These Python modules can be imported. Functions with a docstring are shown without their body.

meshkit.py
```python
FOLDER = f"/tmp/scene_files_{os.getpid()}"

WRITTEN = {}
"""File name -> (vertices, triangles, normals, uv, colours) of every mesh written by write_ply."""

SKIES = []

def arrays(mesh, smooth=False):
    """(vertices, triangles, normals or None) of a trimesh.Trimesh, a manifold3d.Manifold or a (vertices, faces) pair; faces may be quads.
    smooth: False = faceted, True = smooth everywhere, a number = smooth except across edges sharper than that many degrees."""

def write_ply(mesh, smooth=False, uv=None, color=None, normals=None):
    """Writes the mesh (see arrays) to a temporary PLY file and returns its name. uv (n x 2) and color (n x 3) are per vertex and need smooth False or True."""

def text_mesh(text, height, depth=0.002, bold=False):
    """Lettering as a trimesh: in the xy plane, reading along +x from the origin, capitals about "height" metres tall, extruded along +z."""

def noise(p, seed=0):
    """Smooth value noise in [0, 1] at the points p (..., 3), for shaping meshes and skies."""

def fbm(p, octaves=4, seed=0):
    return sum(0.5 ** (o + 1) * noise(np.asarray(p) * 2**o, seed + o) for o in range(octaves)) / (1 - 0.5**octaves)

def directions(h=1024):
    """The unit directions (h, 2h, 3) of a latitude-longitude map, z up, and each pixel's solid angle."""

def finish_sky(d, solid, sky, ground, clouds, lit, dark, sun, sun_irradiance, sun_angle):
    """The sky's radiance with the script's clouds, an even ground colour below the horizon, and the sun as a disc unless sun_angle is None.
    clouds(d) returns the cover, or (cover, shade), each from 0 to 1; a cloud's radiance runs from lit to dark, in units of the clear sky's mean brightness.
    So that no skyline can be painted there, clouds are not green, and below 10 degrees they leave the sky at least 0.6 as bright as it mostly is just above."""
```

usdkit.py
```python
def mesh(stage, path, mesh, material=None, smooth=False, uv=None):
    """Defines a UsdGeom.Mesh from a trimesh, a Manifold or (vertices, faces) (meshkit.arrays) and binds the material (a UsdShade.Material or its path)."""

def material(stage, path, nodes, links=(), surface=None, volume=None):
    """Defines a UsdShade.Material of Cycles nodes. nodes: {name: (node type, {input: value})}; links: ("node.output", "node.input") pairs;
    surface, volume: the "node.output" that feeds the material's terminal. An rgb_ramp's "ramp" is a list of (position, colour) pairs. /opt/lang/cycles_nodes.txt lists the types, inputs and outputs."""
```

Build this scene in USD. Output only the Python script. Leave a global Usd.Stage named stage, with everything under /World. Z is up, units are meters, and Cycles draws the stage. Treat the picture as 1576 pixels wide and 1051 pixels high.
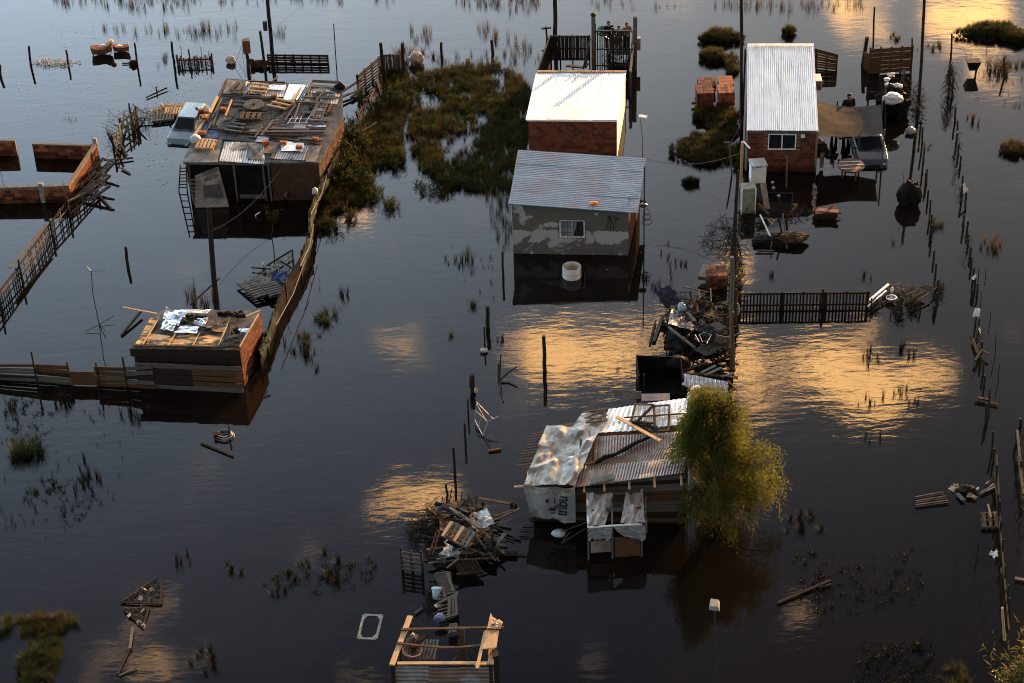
import math, random
import numpy as np, trimesh, manifold3d, usdkit, meshkit
from pxr import Usd, UsdGeom, UsdLux, UsdShade, Sdf, Gf, Vt

stage = Usd.Stage.CreateInMemory()
UsdGeom.SetStageUpAxis(stage, 'Z')
UsdGeom.SetStageMetersPerUnit(stage, 1.0)
UsdGeom.Xform.Define(stage, '/World')
UsdGeom.Scope.Define(stage, '/World/Looks')
RND = random.Random(7)
NR = np.random.default_rng(7)

# ------------------------------------------------------------------ camera
CAM_H, DEP, F_PX, ROLL = 58.0, math.radians(35.0), 3338.0, math.radians(1.947)
CX, CY = 788.0, 525.5
C0 = np.array([0.0, 0.0, CAM_H])
FW = np.array([0, math.cos(DEP), -math.sin(DEP)])
_r0, _u0 = np.array([1.0, 0, 0]), np.array([0, math.sin(DEP), math.cos(DEP)])
RT = math.cos(ROLL) * _r0 - math.sin(ROLL) * _u0
UP = math.sin(ROLL) * _r0 + math.cos(ROLL) * _u0
cam = UsdGeom.Camera.Define(stage, '/World/camera')
cam.AddTransformOp().Set(Gf.Matrix4d(*[float(x) for x in (*RT, 0, *UP, 0, *(-FW), 0, *C0, 1)]))
cam.CreateHorizontalApertureAttr(36.0)
cam.CreateVerticalApertureAttr(36.0 * 683 / 1024)
cam.CreateFocalLengthAttr(36.0 * F_PX / 1576)
cam.CreateFocusDistanceAttr(101.0)
cam.CreateFStopAttr(0.0)
cam.CreateClippingRangeAttr(Gf.Vec2f(0.5, 20000))
EXPOSURE = 2.3
cam.CreateExposureAttr(EXPOSURE)


def G(px, py, z=0.0):
    """The point at height z that the photograph shows at pixel px, py (1576 x 1051)."""
    d = FW * F_PX + RT * (px - CX) - UP * (py - CY)
    return C0 + d * ((z - CAM_H) / d[2])


def proj(p):
    d = np.asarray(p, float) - C0
    return CX + F_PX * (d @ RT) / (d @ FW), CY - F_PX * (d @ UP) / (d @ FW)


def HT(P, ty):
    """Height at which the upright through P reaches image row ty."""
    lo, hi = -3.0, 25.0
    for _ in range(50):
        m = (lo + hi) / 2
        if proj((P[0], P[1], m))[1] > ty:
            lo = m
        else:
            hi = m
    return (lo + hi) / 2


# ------------------------------------------------------------------ sky and sun
SUN_EL, SUN_AZ = math.radians(7.0), math.radians(31.0)     # azimuth clockwise from +y, the way the camera looks
SUN_DIR = np.array([math.sin(SUN_AZ) * math.cos(SUN_EL), math.cos(SUN_AZ) * math.cos(SUN_EL), math.sin(SUN_EL)])
SKY_STRENGTH = 0.15
CLOUDS = [  # where clouds stand in the sky: the point under them scaled to a ceiling of 1, half widths, weight
]
def sky_blob(px, py, rx, ry, w):
    a, b, c = G(px, py), G(px + rx, py), G(px, py + ry)
    CLOUDS.append((a[0] / CAM_H, a[1] / CAM_H, abs(b[0] - a[0]) / CAM_H, abs(c[1] - a[1]) / CAM_H, w))
for b in [(1290, 583, 190, 66, 1.1), (890, 545, 160, 75, 1.0), (612, 762, 66, 56, .9), (1120, 560, 120, 60, 1.0), (590, 510, 60, 60, .2), (1050, 505, 120, 40, .8),
          (1500, 45, 150, 100, .9), (1120, 400, 70, 50, .65), (1340, 30, 140, 60, .55), (230, 1020, 150, 70, .55), (1170, 640, 120, 50, .62),
          (370, 940, 60, 40, .45), (295, 830, 30, 30, .4), (560, 330, 50, 45, .5)]:
    sky_blob(*b)
nodes = {
    'tc': ('texture_coordinate', {}),
    'sky': ('sky_texture', {'sky_type': 'single_scattering', 'sun_disc': False, 'sun_elevation': SUN_EL, 'sun_rotation': SUN_AZ,
                            'air_density': 1.0, 'aerosol_density': 1.2, 'ozone_density': 1.0, 'altitude': 50.0}),
    'sep': ('separate_xyz', {}),
    'zc': ('math', {'math_type': 'maximum', 'value2': 0.06}),
    'px': ('math', {'math_type': 'divide'}), 'py': ('math', {'math_type': 'divide'}),
    'pl': ('combine_xyz', {'z': 0.0}),
    'n1': ('noise_texture', {'scale': 13.0, 'detail': 6.0, 'roughness': 0.55, 'distortion': 0.4}),
    'nw': ('noise_texture', {'scale': 8.0, 'detail': 4.0, 'roughness': 0.55}),
    'wo': ('vector_math', {'math_type': 'subtract', 'vector2': (.5, .5, .5)}),
    'ws': ('vector_math', {'math_type': 'scale', 'scale': 0.19}),
    'pw': ('vector_math', {'math_type': 'add'}),
    'n2': ('noise_texture', {'scale': 0.9, 'detail': 3.0, 'roughness': 0.5}),
    'acc0': ('math', {'math_type': 'multiply_add', 'value2': 2.6, 'value3': -1.3}),
    'tot': ('math', {'math_type': 'add'}),
    'cov': ('map_range', {'range_type': 'smoothstep', 'from_min': 0.30, 'from_max': 0.95, 'to_min': 0.0, 'to_max': 1.0, 'clamp': True}),
    'hz': ('map_range', {'range_type': 'smoothstep', 'from_min': 0.03, 'from_max': 0.2, 'to_min': 0.0, 'to_max': 1.0, 'clamp': True}),
    'fac': ('math', {'math_type': 'multiply'}),
    'mix': ('mix_color', {'blend_type': 'mix', 'use_clamp': False}),
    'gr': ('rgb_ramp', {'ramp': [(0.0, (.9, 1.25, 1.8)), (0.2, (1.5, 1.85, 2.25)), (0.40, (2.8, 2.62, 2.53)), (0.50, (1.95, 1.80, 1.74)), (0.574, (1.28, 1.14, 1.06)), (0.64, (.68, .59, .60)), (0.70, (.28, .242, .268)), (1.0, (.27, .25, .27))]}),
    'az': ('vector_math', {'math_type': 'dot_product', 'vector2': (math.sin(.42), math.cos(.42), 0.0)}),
    'azr': ('map_range', {'range_type': 'smoothstep', 'from_min': -0.9, 'from_max': 0.9, 'to_min': 0.16, 'to_max': 1.25, 'clamp': True}),  # sky dimmed away from the sun side to darken walls facing the camera
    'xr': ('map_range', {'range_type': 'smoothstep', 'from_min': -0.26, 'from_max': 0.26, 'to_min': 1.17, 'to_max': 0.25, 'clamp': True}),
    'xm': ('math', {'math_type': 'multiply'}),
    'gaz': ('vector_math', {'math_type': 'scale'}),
    'skg': ('mix_color', {'blend_type': 'multiply', 'fac': 1.0, 'use_clamp': False}),
    'cc': ('rgb_ramp', {'ramp': [(0.0, (0.5, 0.36, 0.27)), (0.5, (0.95, 0.50, 0.19)), (1.0, (1.0, 0.55, 0.2))]}),
    'cb': ('vector_math', {'math_type': 'scale', 'scale': 25.0}),
    'bg': ('background_shader', {'strength': SKY_STRENGTH}),
}
links = [('tc.generated', 'sky.vector'), ('tc.generated', 'sep.vector'), ('sep.z', 'zc.value1'), ('sep.x', 'px.value1'), ('zc.value', 'px.value2'),
         ('sep.y', 'py.value1'), ('zc.value', 'py.value2'), ('px.value', 'pl.x'), ('py.value', 'pl.y'), ('pl.vector', 'nw.vector'), ('nw.color', 'wo.vector1'), ('wo.vector', 'ws.vector1'), ('pl.vector', 'pw.vector1'), ('ws.vector', 'pw.vector2'), ('pl.vector', 'n1.vector'), ('pl.vector', 'n2.vector'),
         ('n1.fac', 'acc0.value1')]
# far from the photograph's reflected patch of sky the clouds come from noise alone, of the same size, thinned to cut their warm light
nodes['w0'] = ('map_range', {'range_type': 'smoothstep', 'from_min': 0.52, 'from_max': 0.72, 'to_min': 0.0, 'to_max': 1.0, 'clamp': True})
nodes['ds'] = ('vector_math', {'math_type': 'subtract', 'vector2': (0.0, 1.45, 0.0)})
nodes['dl'] = ('vector_math', {'math_type': 'length'})
nodes['dw'] = ('map_range', {'range_type': 'smoothstep', 'from_min': 0.75, 'from_max': 1.3, 'to_min': 0.0, 'to_max': 0.5, 'clamp': True})
nodes['w1'] = ('math', {'math_type': 'multiply'})
links += [('n2.fac', 'w0.value'), ('pl.vector', 'ds.vector1'), ('ds.vector', 'dl.vector1'), ('dl.value', 'dw.value'), ('w0.result', 'w1.value1'), ('dw.result', 'w1.value2')]
last = 'w1.value'
for i, (x, y, rx, ry, w) in enumerate(CLOUDS):
    nodes[f'm{i}'] = ('mapping', {'mapping_type': 'point', 'location': (-x / rx, -y / ry, 0), 'scale': (1 / rx, 1 / ry, 1)})
    nodes[f'l{i}'] = ('vector_math', {'math_type': 'length'})
    nodes[f'r{i}'] = ('map_range', {'range_type': 'smoothstep', 'from_min': 1.35, 'from_max': 0.0, 'to_min': 0.0, 'to_max': w * 1.1, 'clamp': True})
    nodes[f'a{i}'] = ('math', {'math_type': 'maximum'})
    links += [('pw.vector', f'm{i}.vector'), (f'm{i}.vector', f'l{i}.vector1'), (f'l{i}.value', f'r{i}.value'), (f'r{i}.result', f'a{i}.value1'), (last, f'a{i}.value2')]
    last = f'a{i}.value'
links += [(last, 'tot.value1'), ('acc0.value', 'tot.value2'), ('tot.value', 'cov.value'), ('sep.z', 'hz.value'), ('cov.result', 'fac.value1'), ('hz.result', 'fac.value2'),
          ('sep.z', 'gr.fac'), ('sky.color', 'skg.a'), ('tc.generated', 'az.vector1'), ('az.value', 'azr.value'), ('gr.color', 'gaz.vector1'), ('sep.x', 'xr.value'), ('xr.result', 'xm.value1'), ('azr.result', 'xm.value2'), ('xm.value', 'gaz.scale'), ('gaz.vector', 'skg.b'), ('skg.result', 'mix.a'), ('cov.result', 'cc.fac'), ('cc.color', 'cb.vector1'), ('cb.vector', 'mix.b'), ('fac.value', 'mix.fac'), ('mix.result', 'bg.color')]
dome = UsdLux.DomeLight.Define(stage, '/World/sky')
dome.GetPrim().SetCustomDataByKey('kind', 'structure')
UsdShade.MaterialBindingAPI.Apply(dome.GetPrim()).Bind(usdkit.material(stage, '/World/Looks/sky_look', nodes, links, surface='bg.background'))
sun = UsdLux.DistantLight.Define(stage, '/World/sun')
sun.CreateNormalizeAttr(True); sun.CreateIntensityAttr(1.25); sun.CreateAngleAttr(0.53); sun.CreateColorAttr(Gf.Vec3f(1.0, 0.52, 0.22))
_z = SUN_DIR; _x = np.cross([0, 0, 1.0], _z); _x /= np.linalg.norm(_x); _y = np.cross(_z, _x)
sun.AddTransformOp().Set(Gf.Matrix4d(*[float(x) for x in (*_x, 0, *_y, 0, *_z, 0, 0, 0, 40, 1)]))

# ------------------------------------------------------------------ scene bookkeeping
USED, OFF = {}, {'/World': np.zeros(3)}


def numbered(parent, name):
    k = (parent, name)
    n = USED.get(k, 0)
    USED[k] = n + 1
    return f'{parent}/{name}' if n == 0 else f'{parent}/{name}_{n:03d}'


def keys(prim, label=None, cat=None, group=None, kind=None):
    for k, v in (('label', label), ('category', cat), ('group', group), ('kind', kind)):
        if v:
            prim.SetCustomDataByKey(k, v)
    return prim


def thing(name, label, cat, base, group=None, kind=None):
    p = numbered('/World', name)
    x = UsdGeom.Xform.Define(stage, p)
    x.AddTranslateOp().Set(Gf.Vec3d(*[float(c) for c in base]))
    OFF[p] = np.array(base, float)
    keys(x.GetPrim(), label, cat, group, kind)
    return p


class MB:
    """Collects quads and triangles with a grain direction (uv) for one mesh."""

    def __init__(self):
        self.v, self.f, self.uv, self.n = [], [], [], 0

    def add(self, v, f, uv=None):
        v, f = np.asarray(v, float), np.asarray(f, int)
        if f.shape[1] == 4:
            f = np.vstack([f[:, [0, 1, 2]], f[:, [0, 2, 3]]])
        self.v.append(v); self.f.append(f + self.n)
        self.uv.append(np.zeros((len(v), 2)) if uv is None else np.asarray(uv, float))
        self.n += len(v)
        return self

    def tm(self, m):
        v, f, _ = meshkit.arrays(m)
        return self.add(v, f)

    def hexa(self, c):
        """A box from 8 corners: bottom ring 0-3, top ring 4-7 (grain along corner 0 to 1)."""
        c = np.asarray(c, float)
        off = RND.random() * 50
        q = [(0, 3, 2, 1), (4, 5, 6, 7), (0, 1, 5, 4), (2, 3, 7, 6), (1, 2, 6, 5), (3, 0, 4, 7)]
        a = c[1] - c[0]; L = np.linalg.norm(a) + 1e-9; a = a / L
        b = c[3] - c[0]; b = b - a * (a @ b); b = b / (np.linalg.norm(b) + 1e-9)
        d = np.cross(a, b)
        v = c[[i for r in q for i in r]]
        r = v - c[0]
        uv = np.stack([r @ a + off, r @ b + r @ d + off * 1.7], 1)
        return self.add(v, [[4 * i, 4 * i + 1, 4 * i + 2, 4 * i + 3] for i in range(6)], uv)

    def board(self, p0, p1, w, t, up=(0, 0, 1.0), jit=0.0, taper=1.0):
        p0, p1, up = np.asarray(p0, float), np.asarray(p1, float), np.asarray(up, float)
        a = p1 - p0; L = np.linalg.norm(a)
        if L < 1e-6:
            return self
        a /= L
        if abs(a @ up) > 0.97:
            up = np.array([0, -1.0, 0.1])
        s = np.cross(up, a); s /= np.linalg.norm(s)
        n = np.cross(a, s)
        j = lambda: NR.uniform(-1, 1, 3) * jit
        c = []
        for dn in (-t / 2, t / 2):
            c += [p0 - s * w / 2 + n * dn + j(), p1 - s * w / 2 * taper + n * dn + j(), p1 + s * w / 2 * taper + n * dn + j(), p0 + s * w / 2 + n * dn + j()]
        return self.hexa(c)

    def box(self, c, sx, sy, sz, yaw=0.0):
        c = np.asarray(c, float); ca, sa = math.cos(yaw), math.sin(yaw)
        X, Y = np.array([ca, sa, 0]) * sx / 2, np.array([-sa, ca, 0]) * sy / 2
        Zv = np.array([0, 0, sz / 2])
        return self.hexa([c - X - Y - Zv, c + X - Y - Zv, c + X + Y - Zv, c - X + Y - Zv, c - X - Y + Zv, c + X - Y + Zv, c + X + Y + Zv, c - X + Y + Zv])

    def tube(self, pts, r, n=7, cap=True):
        pts = np.asarray(pts, float); k = len(pts)
        r = np.full(k, r, float) if np.ndim(r) == 0 else np.asarray(r, float)
        d = np.gradient(pts, axis=0); d /= np.linalg.norm(d, axis=1, keepdims=True) + 1e-12
        ref = np.where(np.abs(d[:, 2:3]) > 0.9, [[1.0, 0, 0]], [[0, 0, 1.0]])
        s = np.cross(d, ref); s /= np.linalg.norm(s, axis=1, keepdims=True)
        u = np.cross(s, d)
        th = np.arange(n) / n * 2 * np.pi
        v = (pts[:, None] + r[:, None, None] * (np.cos(th)[None, :, None] * s[:, None] + np.sin(th)[None, :, None] * u[:, None])).reshape(-1, 3)
        ln = np.concatenate([[0], np.cumsum(np.linalg.norm(np.diff(pts, axis=0), axis=1))])
        o = RND.random() * 30
        uv = np.stack([np.repeat(ln, n) + o, np.tile(th * 0.06, k) + o], 1)
        f = [[i * n + j, i * n + (j + 1) % n, (i + 1) * n + (j + 1) % n, (i + 1) * n + j] for i in range(k - 1) for j in range(n)]
        self.add(v, f, uv)
        if cap:
            for e, i0 in ((0, 0), (1, (k - 1) * n)):
                fan = [[0, j, j + 1] if e else [0, j + 1, j] for j in range(1, n - 1)]
                self.add(v[i0:i0 + n], fan, uv[i0:i0 + n])
        return self

    def mesh(self):
        return np.vstack(self.v), np.vstack(self.f), np.vstack(self.uv)


def obj(name, mb, mat, parent='/World', smooth=False, label=None, cat=None, group=None, kind=None):
    """ONE Mesh prim under parent from world-space geometry."""
    p = numbered(parent, name)
    if isinstance(mb, MB):
        v, f, uv = mb.mesh()
    else:
        v, f, _ = meshkit.arrays(mb); uv = None
    v = np.array(v, float)
    base = OFF[parent]
    if parent == '/World':
        base = np.array([v[:, 0].mean(), v[:, 1].mean(), v[:, 2].min()])
    OFF[p] = base
    m = usdkit.mesh(stage, p, (v - base, f), LOOK[mat], smooth=smooth, uv=uv if smooth is False or smooth is True else None)
    if parent == '/World':
        UsdGeom.Xformable(m).AddTranslateOp().Set(Gf.Vec3d(*[float(c) for c in base]))
    keys(m.GetPrim(), label, cat, group, kind)
    return p


# ------------------------------------------------------------------ looks
LOOK = {}


def look(name, c1, c2=None, scale=3.0, rough=0.8, metallic=0.0, vary=0.15, bump=0.0, detail=5.0, grain=False, spec=0.5, translucent=None, lo=0.35, hi=0.65, stretch=(1, 1, 1), c3=None, s3=0.6, wet=False, streak=False):
    """A worn surface: two colours mixed by noise, brightness varied per piece; grain runs along uv for timber."""
    k = .72 if max(c1) < .45 else .95
    c2 = tuple(x * k for x in (c2 or tuple(x * 0.7 for x in c1))); c1 = tuple(x * k for x in c1); c3 = c3 and tuple(x * k for x in c3)
    spec = spec * (.1 if rough > .45 and not metallic else 1.0)
    nd = {'n': ('noise_texture', {'scale': scale, 'detail': detail, 'roughness': 0.6}),
          'ramp': ('map_range', {'range_type': 'smoothstep', 'from_min': lo, 'from_max': hi, 'to_min': 0.0, 'to_max': 1.0, 'clamp': True}),
          'mx': ('mix_color', {'blend_type': 'mix', 'a': c1, 'b': c2}),
          'oi': ('geometry', {}), 'rv': ('map_range', {'from_min': 0.0, 'from_max': 1.0, 'to_min': 1 - vary, 'to_max': 1 + vary}),
          'hs': ('vector_math', {'math_type': 'scale'}),
          'p': ('principled_bsdf', {'roughness': rough, 'metallic': metallic, 'specular_ior_level': spec})}
    lk = [('n.fac', 'ramp.value'), ('ramp.result', 'mx.fac'), ('oi.random_per_island', 'rv.value'), ('rv.result', 'hs.scale')]
    if grain:
        nd['uv'] = ('uvmap', {'attribute': 'st'})
        nd['mp'] = ('mapping', {'mapping_type': 'point', 'scale': (1.0, 16.0, 1.0)})
        lk += [('uv.UV', 'mp.vector'), ('mp.vector', 'n.vector')]
    else:
        nd['mp'] = ('mapping', {'mapping_type': 'point', 'scale': stretch})
        lk += [('oi.position', 'mp.vector'), ('mp.vector', 'n.vector')]
    last = 'mx.result'
    if c3:
        nd['n3'] = ('noise_texture', {'scale': s3, 'detail': 6.0, 'roughness': 0.62})
        nd['r3'] = ('map_range', {'range_type': 'smoothstep', 'from_min': 0.5, 'from_max': 0.62, 'to_min': 0.0, 'to_max': 0.9, 'clamp': True})
        nd['m3'] = ('mix_color', {'blend_type': 'mix', 'b': c3})
        lk += [('oi.position', 'n3.vector'), ('n3.fac', 'r3.value'), ('r3.result', 'm3.fac'), (last, 'm3.a')]
        last = 'm3.result'
    if wet:     # soaked and muddy up to a hand's breadth or two above the flood
        nd['sz'] = ('separate_xyz', {}); nd['nw'] = ('noise_texture', {'scale': 2.2, 'detail': 4.0})
        nd['zz'] = ('math', {'math_type': 'multiply_add', 'value2': -.5})
        nd['wr'] = ('map_range', {'range_type': 'smoothstep', 'from_min': -.05, 'from_max': .2, 'to_min': .42, 'to_max': 1.0, 'clamp': True})
        nd['wm'] = ('vector_math', {'math_type': 'scale'})
        lk += [('oi.position', 'sz.vector'), ('oi.position', 'nw.vector'), ('nw.fac', 'zz.value1'), ('sz.z', 'zz.value3'), ('zz.value', 'wr.value'), (last, 'wm.vector1'), ('wr.result', 'wm.scale')]
        last = 'wm.vector'
    if streak:  # dirt run down the slope
        nd['sm'] = ('mapping', {'mapping_type': 'point', 'scale': (5.0, .35, .35)}); nd['sn'] = ('noise_texture', {'scale': 1.0, 'detail': 5.0, 'roughness': .65})
        nd['sr'] = ('map_range', {'range_type': 'smoothstep', 'from_min': .5, 'from_max': .72, 'to_min': 0.0, 'to_max': .55, 'clamp': True}); nd['sx'] = ('mix_color', {'blend_type': 'mix', 'b': (.30, .26, .23)})
        lk += [('oi.position', 'sm.vector'), ('sm.vector', 'sn.vector'), ('sn.fac', 'sr.value'), ('sr.result', 'sx.fac'), (last, 'sx.a')]
        last = 'sx.result'
    lk += [(last, 'hs.vector1'), ('hs.vector', 'p.base_color')]
    if bump:
        nd['b'] = ('bump', {'strength': 0.6, 'distance': bump})
        lk += [('n.fac', 'b.height'), ('b.normal', 'p.normal')]
    out = 'p.BSDF'
    if translucent:
        nd['t'] = ('translucent_bsdf', {})
        nd['mc'] = ('mix_closure', {'fac': translucent})
        lk += [('hs.vector', 't.color'), ('p.BSDF', 'mc.closure1'), ('t.BSDF', 'mc.closure2')]
        out = 'mc.closure'
    LOOK[name] = usdkit.material(stage, f'/World/Looks/{name}', nd, lk, surface=out)


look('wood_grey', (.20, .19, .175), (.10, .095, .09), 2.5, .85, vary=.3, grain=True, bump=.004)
look('wood_brown', (.17, .105, .062), (.08, .05, .032), 2.5, .8, vary=.3, grain=True, bump=.004)
look('wood_dark', (.055, .044, .036), (.025, .02, .017), 2.5, .85, vary=.3, grain=True, bump=.004)
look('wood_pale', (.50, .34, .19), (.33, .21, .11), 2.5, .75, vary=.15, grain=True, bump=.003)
look('wood_wet', (.04, .03, .024), (.018, .014, .011), 3.0, .5, vary=.3, grain=True)
look('plywood', (.25, .24, .23), (.15, .145, .14), 1.6, .85, vary=.1, c3=(.32, .3, .27), s3=1.2)
look('felt', (.10, .10, .105), (.05, .05, .054), 2.2, .75, vary=.1, bump=.02, c3=(.13, .125, .12), s3=.9)
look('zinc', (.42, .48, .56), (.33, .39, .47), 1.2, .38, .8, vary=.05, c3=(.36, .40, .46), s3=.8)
look('zinc_blue', (.25, .34, .46), (.20, .285, .395), 1.2, .5, vary=.05, c3=(.22, .27, .34), s3=.8, streak=False)
look('zinc_dull', (.33, .34, .36), (.22, .22, .23), 1.4, .55, .35, vary=.18, c3=(.2, .13, .09), s3=.9)
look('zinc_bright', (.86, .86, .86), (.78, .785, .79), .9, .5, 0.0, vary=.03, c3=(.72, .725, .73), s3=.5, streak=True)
look('zinc_rust', (.24, .19, .185), (.15, .10, .08), 1.5, .6, .1, vary=.12, c3=(.20, .085, .045), s3=1.1)
look('roof_cream', (.60, .62, .68), (.53, .55, .60), 1.5, .6, vary=.04, c3=(.47, .48, .51), s3=.7)
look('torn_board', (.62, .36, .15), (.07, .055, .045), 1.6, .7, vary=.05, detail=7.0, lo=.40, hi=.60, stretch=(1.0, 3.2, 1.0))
look('white_painted', (.78, .77, .75), (.70, .68, .66), 2.0, .6, vary=.04)
look('tarp_black', (.014, .014, .016), (.008, .008, .009), 2.0, .6, vary=.1, bump=.02, spec=.3)
look('tarp_white', (.50, .50, .49), (.38, .38, .37), 1.8, .5, vary=.04, translucent=.3, bump=.02, c3=(.24, .22, .19), s3=1.1)
look('sheet_clear', (.50, .51, .52), (.36, .37, .38), 2.4, .4, vary=.08, translucent=.35, bump=.02)
look('tarp_blue', (.035, .07, .22), (.02, .04, .12), 2.0, .5, vary=.2)
look('shade_net', (.042, .037, .034), (.028, .025, .023), 5.0, .9, vary=.05)
look('net_green', (.012, .036, .028), (.007, .02, .017), 3.0, .8, vary=.15)
look('brick_red', (.23, .085, .05), (.15, .05, .032), 6.0, .85, vary=.22, bump=.004, wet=True)
look('brick_orange', (.40, .16, .075), (.28, .10, .05), 6.0, .85, vary=.2, bump=.004, wet=True)
look('brick_dark', (.13, .055, .038), (.08, .034, .026), 6.0, .85, vary=.22, bump=.004, wet=True)
look('mortar', (.21, .17, .14), (.13, .10, .085), 5.0, .9, vary=.02, wet=True)
look('concrete', (.32, .31, .29), (.22, .21, .2), 2.5, .9, vary=.05, bump=.006)
look('concrete_white', (.56, .55, .53), (.42, .41, .4), 3.0, .85, vary=.03)
look('paint_white', (.72, .73, .75), (.6, .61, .63), 3.0, .45, vary=.03)
look('paint_green', (.25, .27, .2), (.17, .18, .135), 2.0, .5, vary=.03)
look('plastic_white', (.75, .76, .78), (.6, .61, .63), 4.0, .45, vary=.1, translucent=.15)
look('plastic_blue', (.12, .2, .42), (.08, .13, .3), 3.0, .45, vary=.1)
look('plastic_pale_blue', (.32, .45, .52), (.25, .36, .42), 3.0, .4, vary=.05)
look('plastic_orange', (.6, .17, .04), (.45, .12, .03), 3.0, .5, vary=.05)
look('plastic_black', (.014, .014, .016), (.008, .008, .009), 4.0, .6, vary=.1, bump=.01, spec=.25)
look('steel_dark', (.06, .06, .06), (.035, .033, .03), 4.0, .5, .5, vary=.1)
look('brown_board', (.10, .06, .045), (.06, .036, .028), 2.0, .85, vary=.2, c3=(.05, .045, .04), s3=1.5)
look('rust', (.2, .075, .04), (.1, .04, .025), 5.0, .8, .1, vary=.2)
look('rubber', (.02, .02, .02), (.013, .013, .013), 5.0, .7)
look('car_pale', (.10, .15, .17), (.085, .125, .145), 1.5, .3, 0.2, vary=.0, spec=.6)
look('car_blue', (.035, .065, .11), (.03, .055, .095), 1.5, .3, .3, vary=.0, spec=.6)
look('window_dark', (.012, .013, .016), (.008, .009, .011), 2.0, .06, vary=.0)
look('lamp_glass', (.5, .5, .48), (.42, .42, .4), 2.0, .15)
look('leaf_willow', (.23, .22, .035), (.12, .135, .025), 1.2, .6, vary=.4, translucent=.42)
look('leaf_weed', (.105, .12, .035), (.062, .078, .024), 1.0, .65, vary=.45, translucent=.25, c3=(.13, .095, .035), s3=.45)
look('leaf_drowned', (.03, .034, .016), (.018, .021, .011), 1.0, .65, vary=.4)
look('leaf_green', (.06, .085, .025), (.035, .055, .016), 1.5, .6, vary=.35, translucent=.35)
look('leaf_yellow', (.2, .19, .05), (.12, .12, .03), 2.0, .55, vary=.35, translucent=.35)
look('grass_dry', (.19, .13, .065), (.10, .07, .035), 1.4, .8, vary=.4, translucent=.25)
look('grass_olive', (.15, .14, .045), (.085, .085, .028), 1.4, .75, vary=.4, translucent=.25)
look('twig', (.05, .04, .032), (.028, .023, .019), 3.0, .85, vary=.4)
look('bark', (.07, .052, .04), (.035, .027, .021), 4.0, .9, vary=.1, bump=.02)
look('mud', (.018, .014, .010), (.010, .008, .006), 2.0, .8)
look('rope', (.3, .27, .23), (.2, .18, .15), 4.0, .8)
look('flotsam_and_glint', (.6, .52, .44), (.42, .36, .3), 5.0, .7, vary=.3)
look('print_ink', (.03, .035, .05), (.02, .025, .035), 4.0, .6)
look('print_faint', (.10, .10, .12), (.07, .07, .085), 4.0, .8)
look('skin', (.36, .21, .14), (.32, .18, .12), 5.0, .55, vary=.0)
look('hair', (.02, .015, .012), (.012, .01, .008), 8.0, .6)
look('cloth_navy', (.022, .026, .045), (.015, .018, .03), 5.0, .85)
look('cloth_red', (.2, .03, .03), (.14, .02, .022), 5.0, .85)
look('cloth_black', (.025, .024, .024), (.016, .016, .016), 5.0, .85)
look('cloth_tan', (.2, .15, .11), (.14, .10, .075), 5.0, .85)
look('cloth_green', (.08, .26, .15), (.055, .19, .11), 5.0, .8)
look('cloth_brown', (.07, .045, .035), (.05, .03, .025), 5.0, .85)
look('cloth_rose', (.36, .2, .18), (.27, .14, .13), 5.0, .85)
look('oilcloth', (.22, .13, .11), (.16, .09, .08), 5.0, .7)
look('cloth_violet', (.22, .06, .3), (.15, .04, .2), 5.0, .85)
look('hide_orange', (.56, .33, .18), (.45, .25, .13), 4.0, .6, vary=.05)
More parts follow.
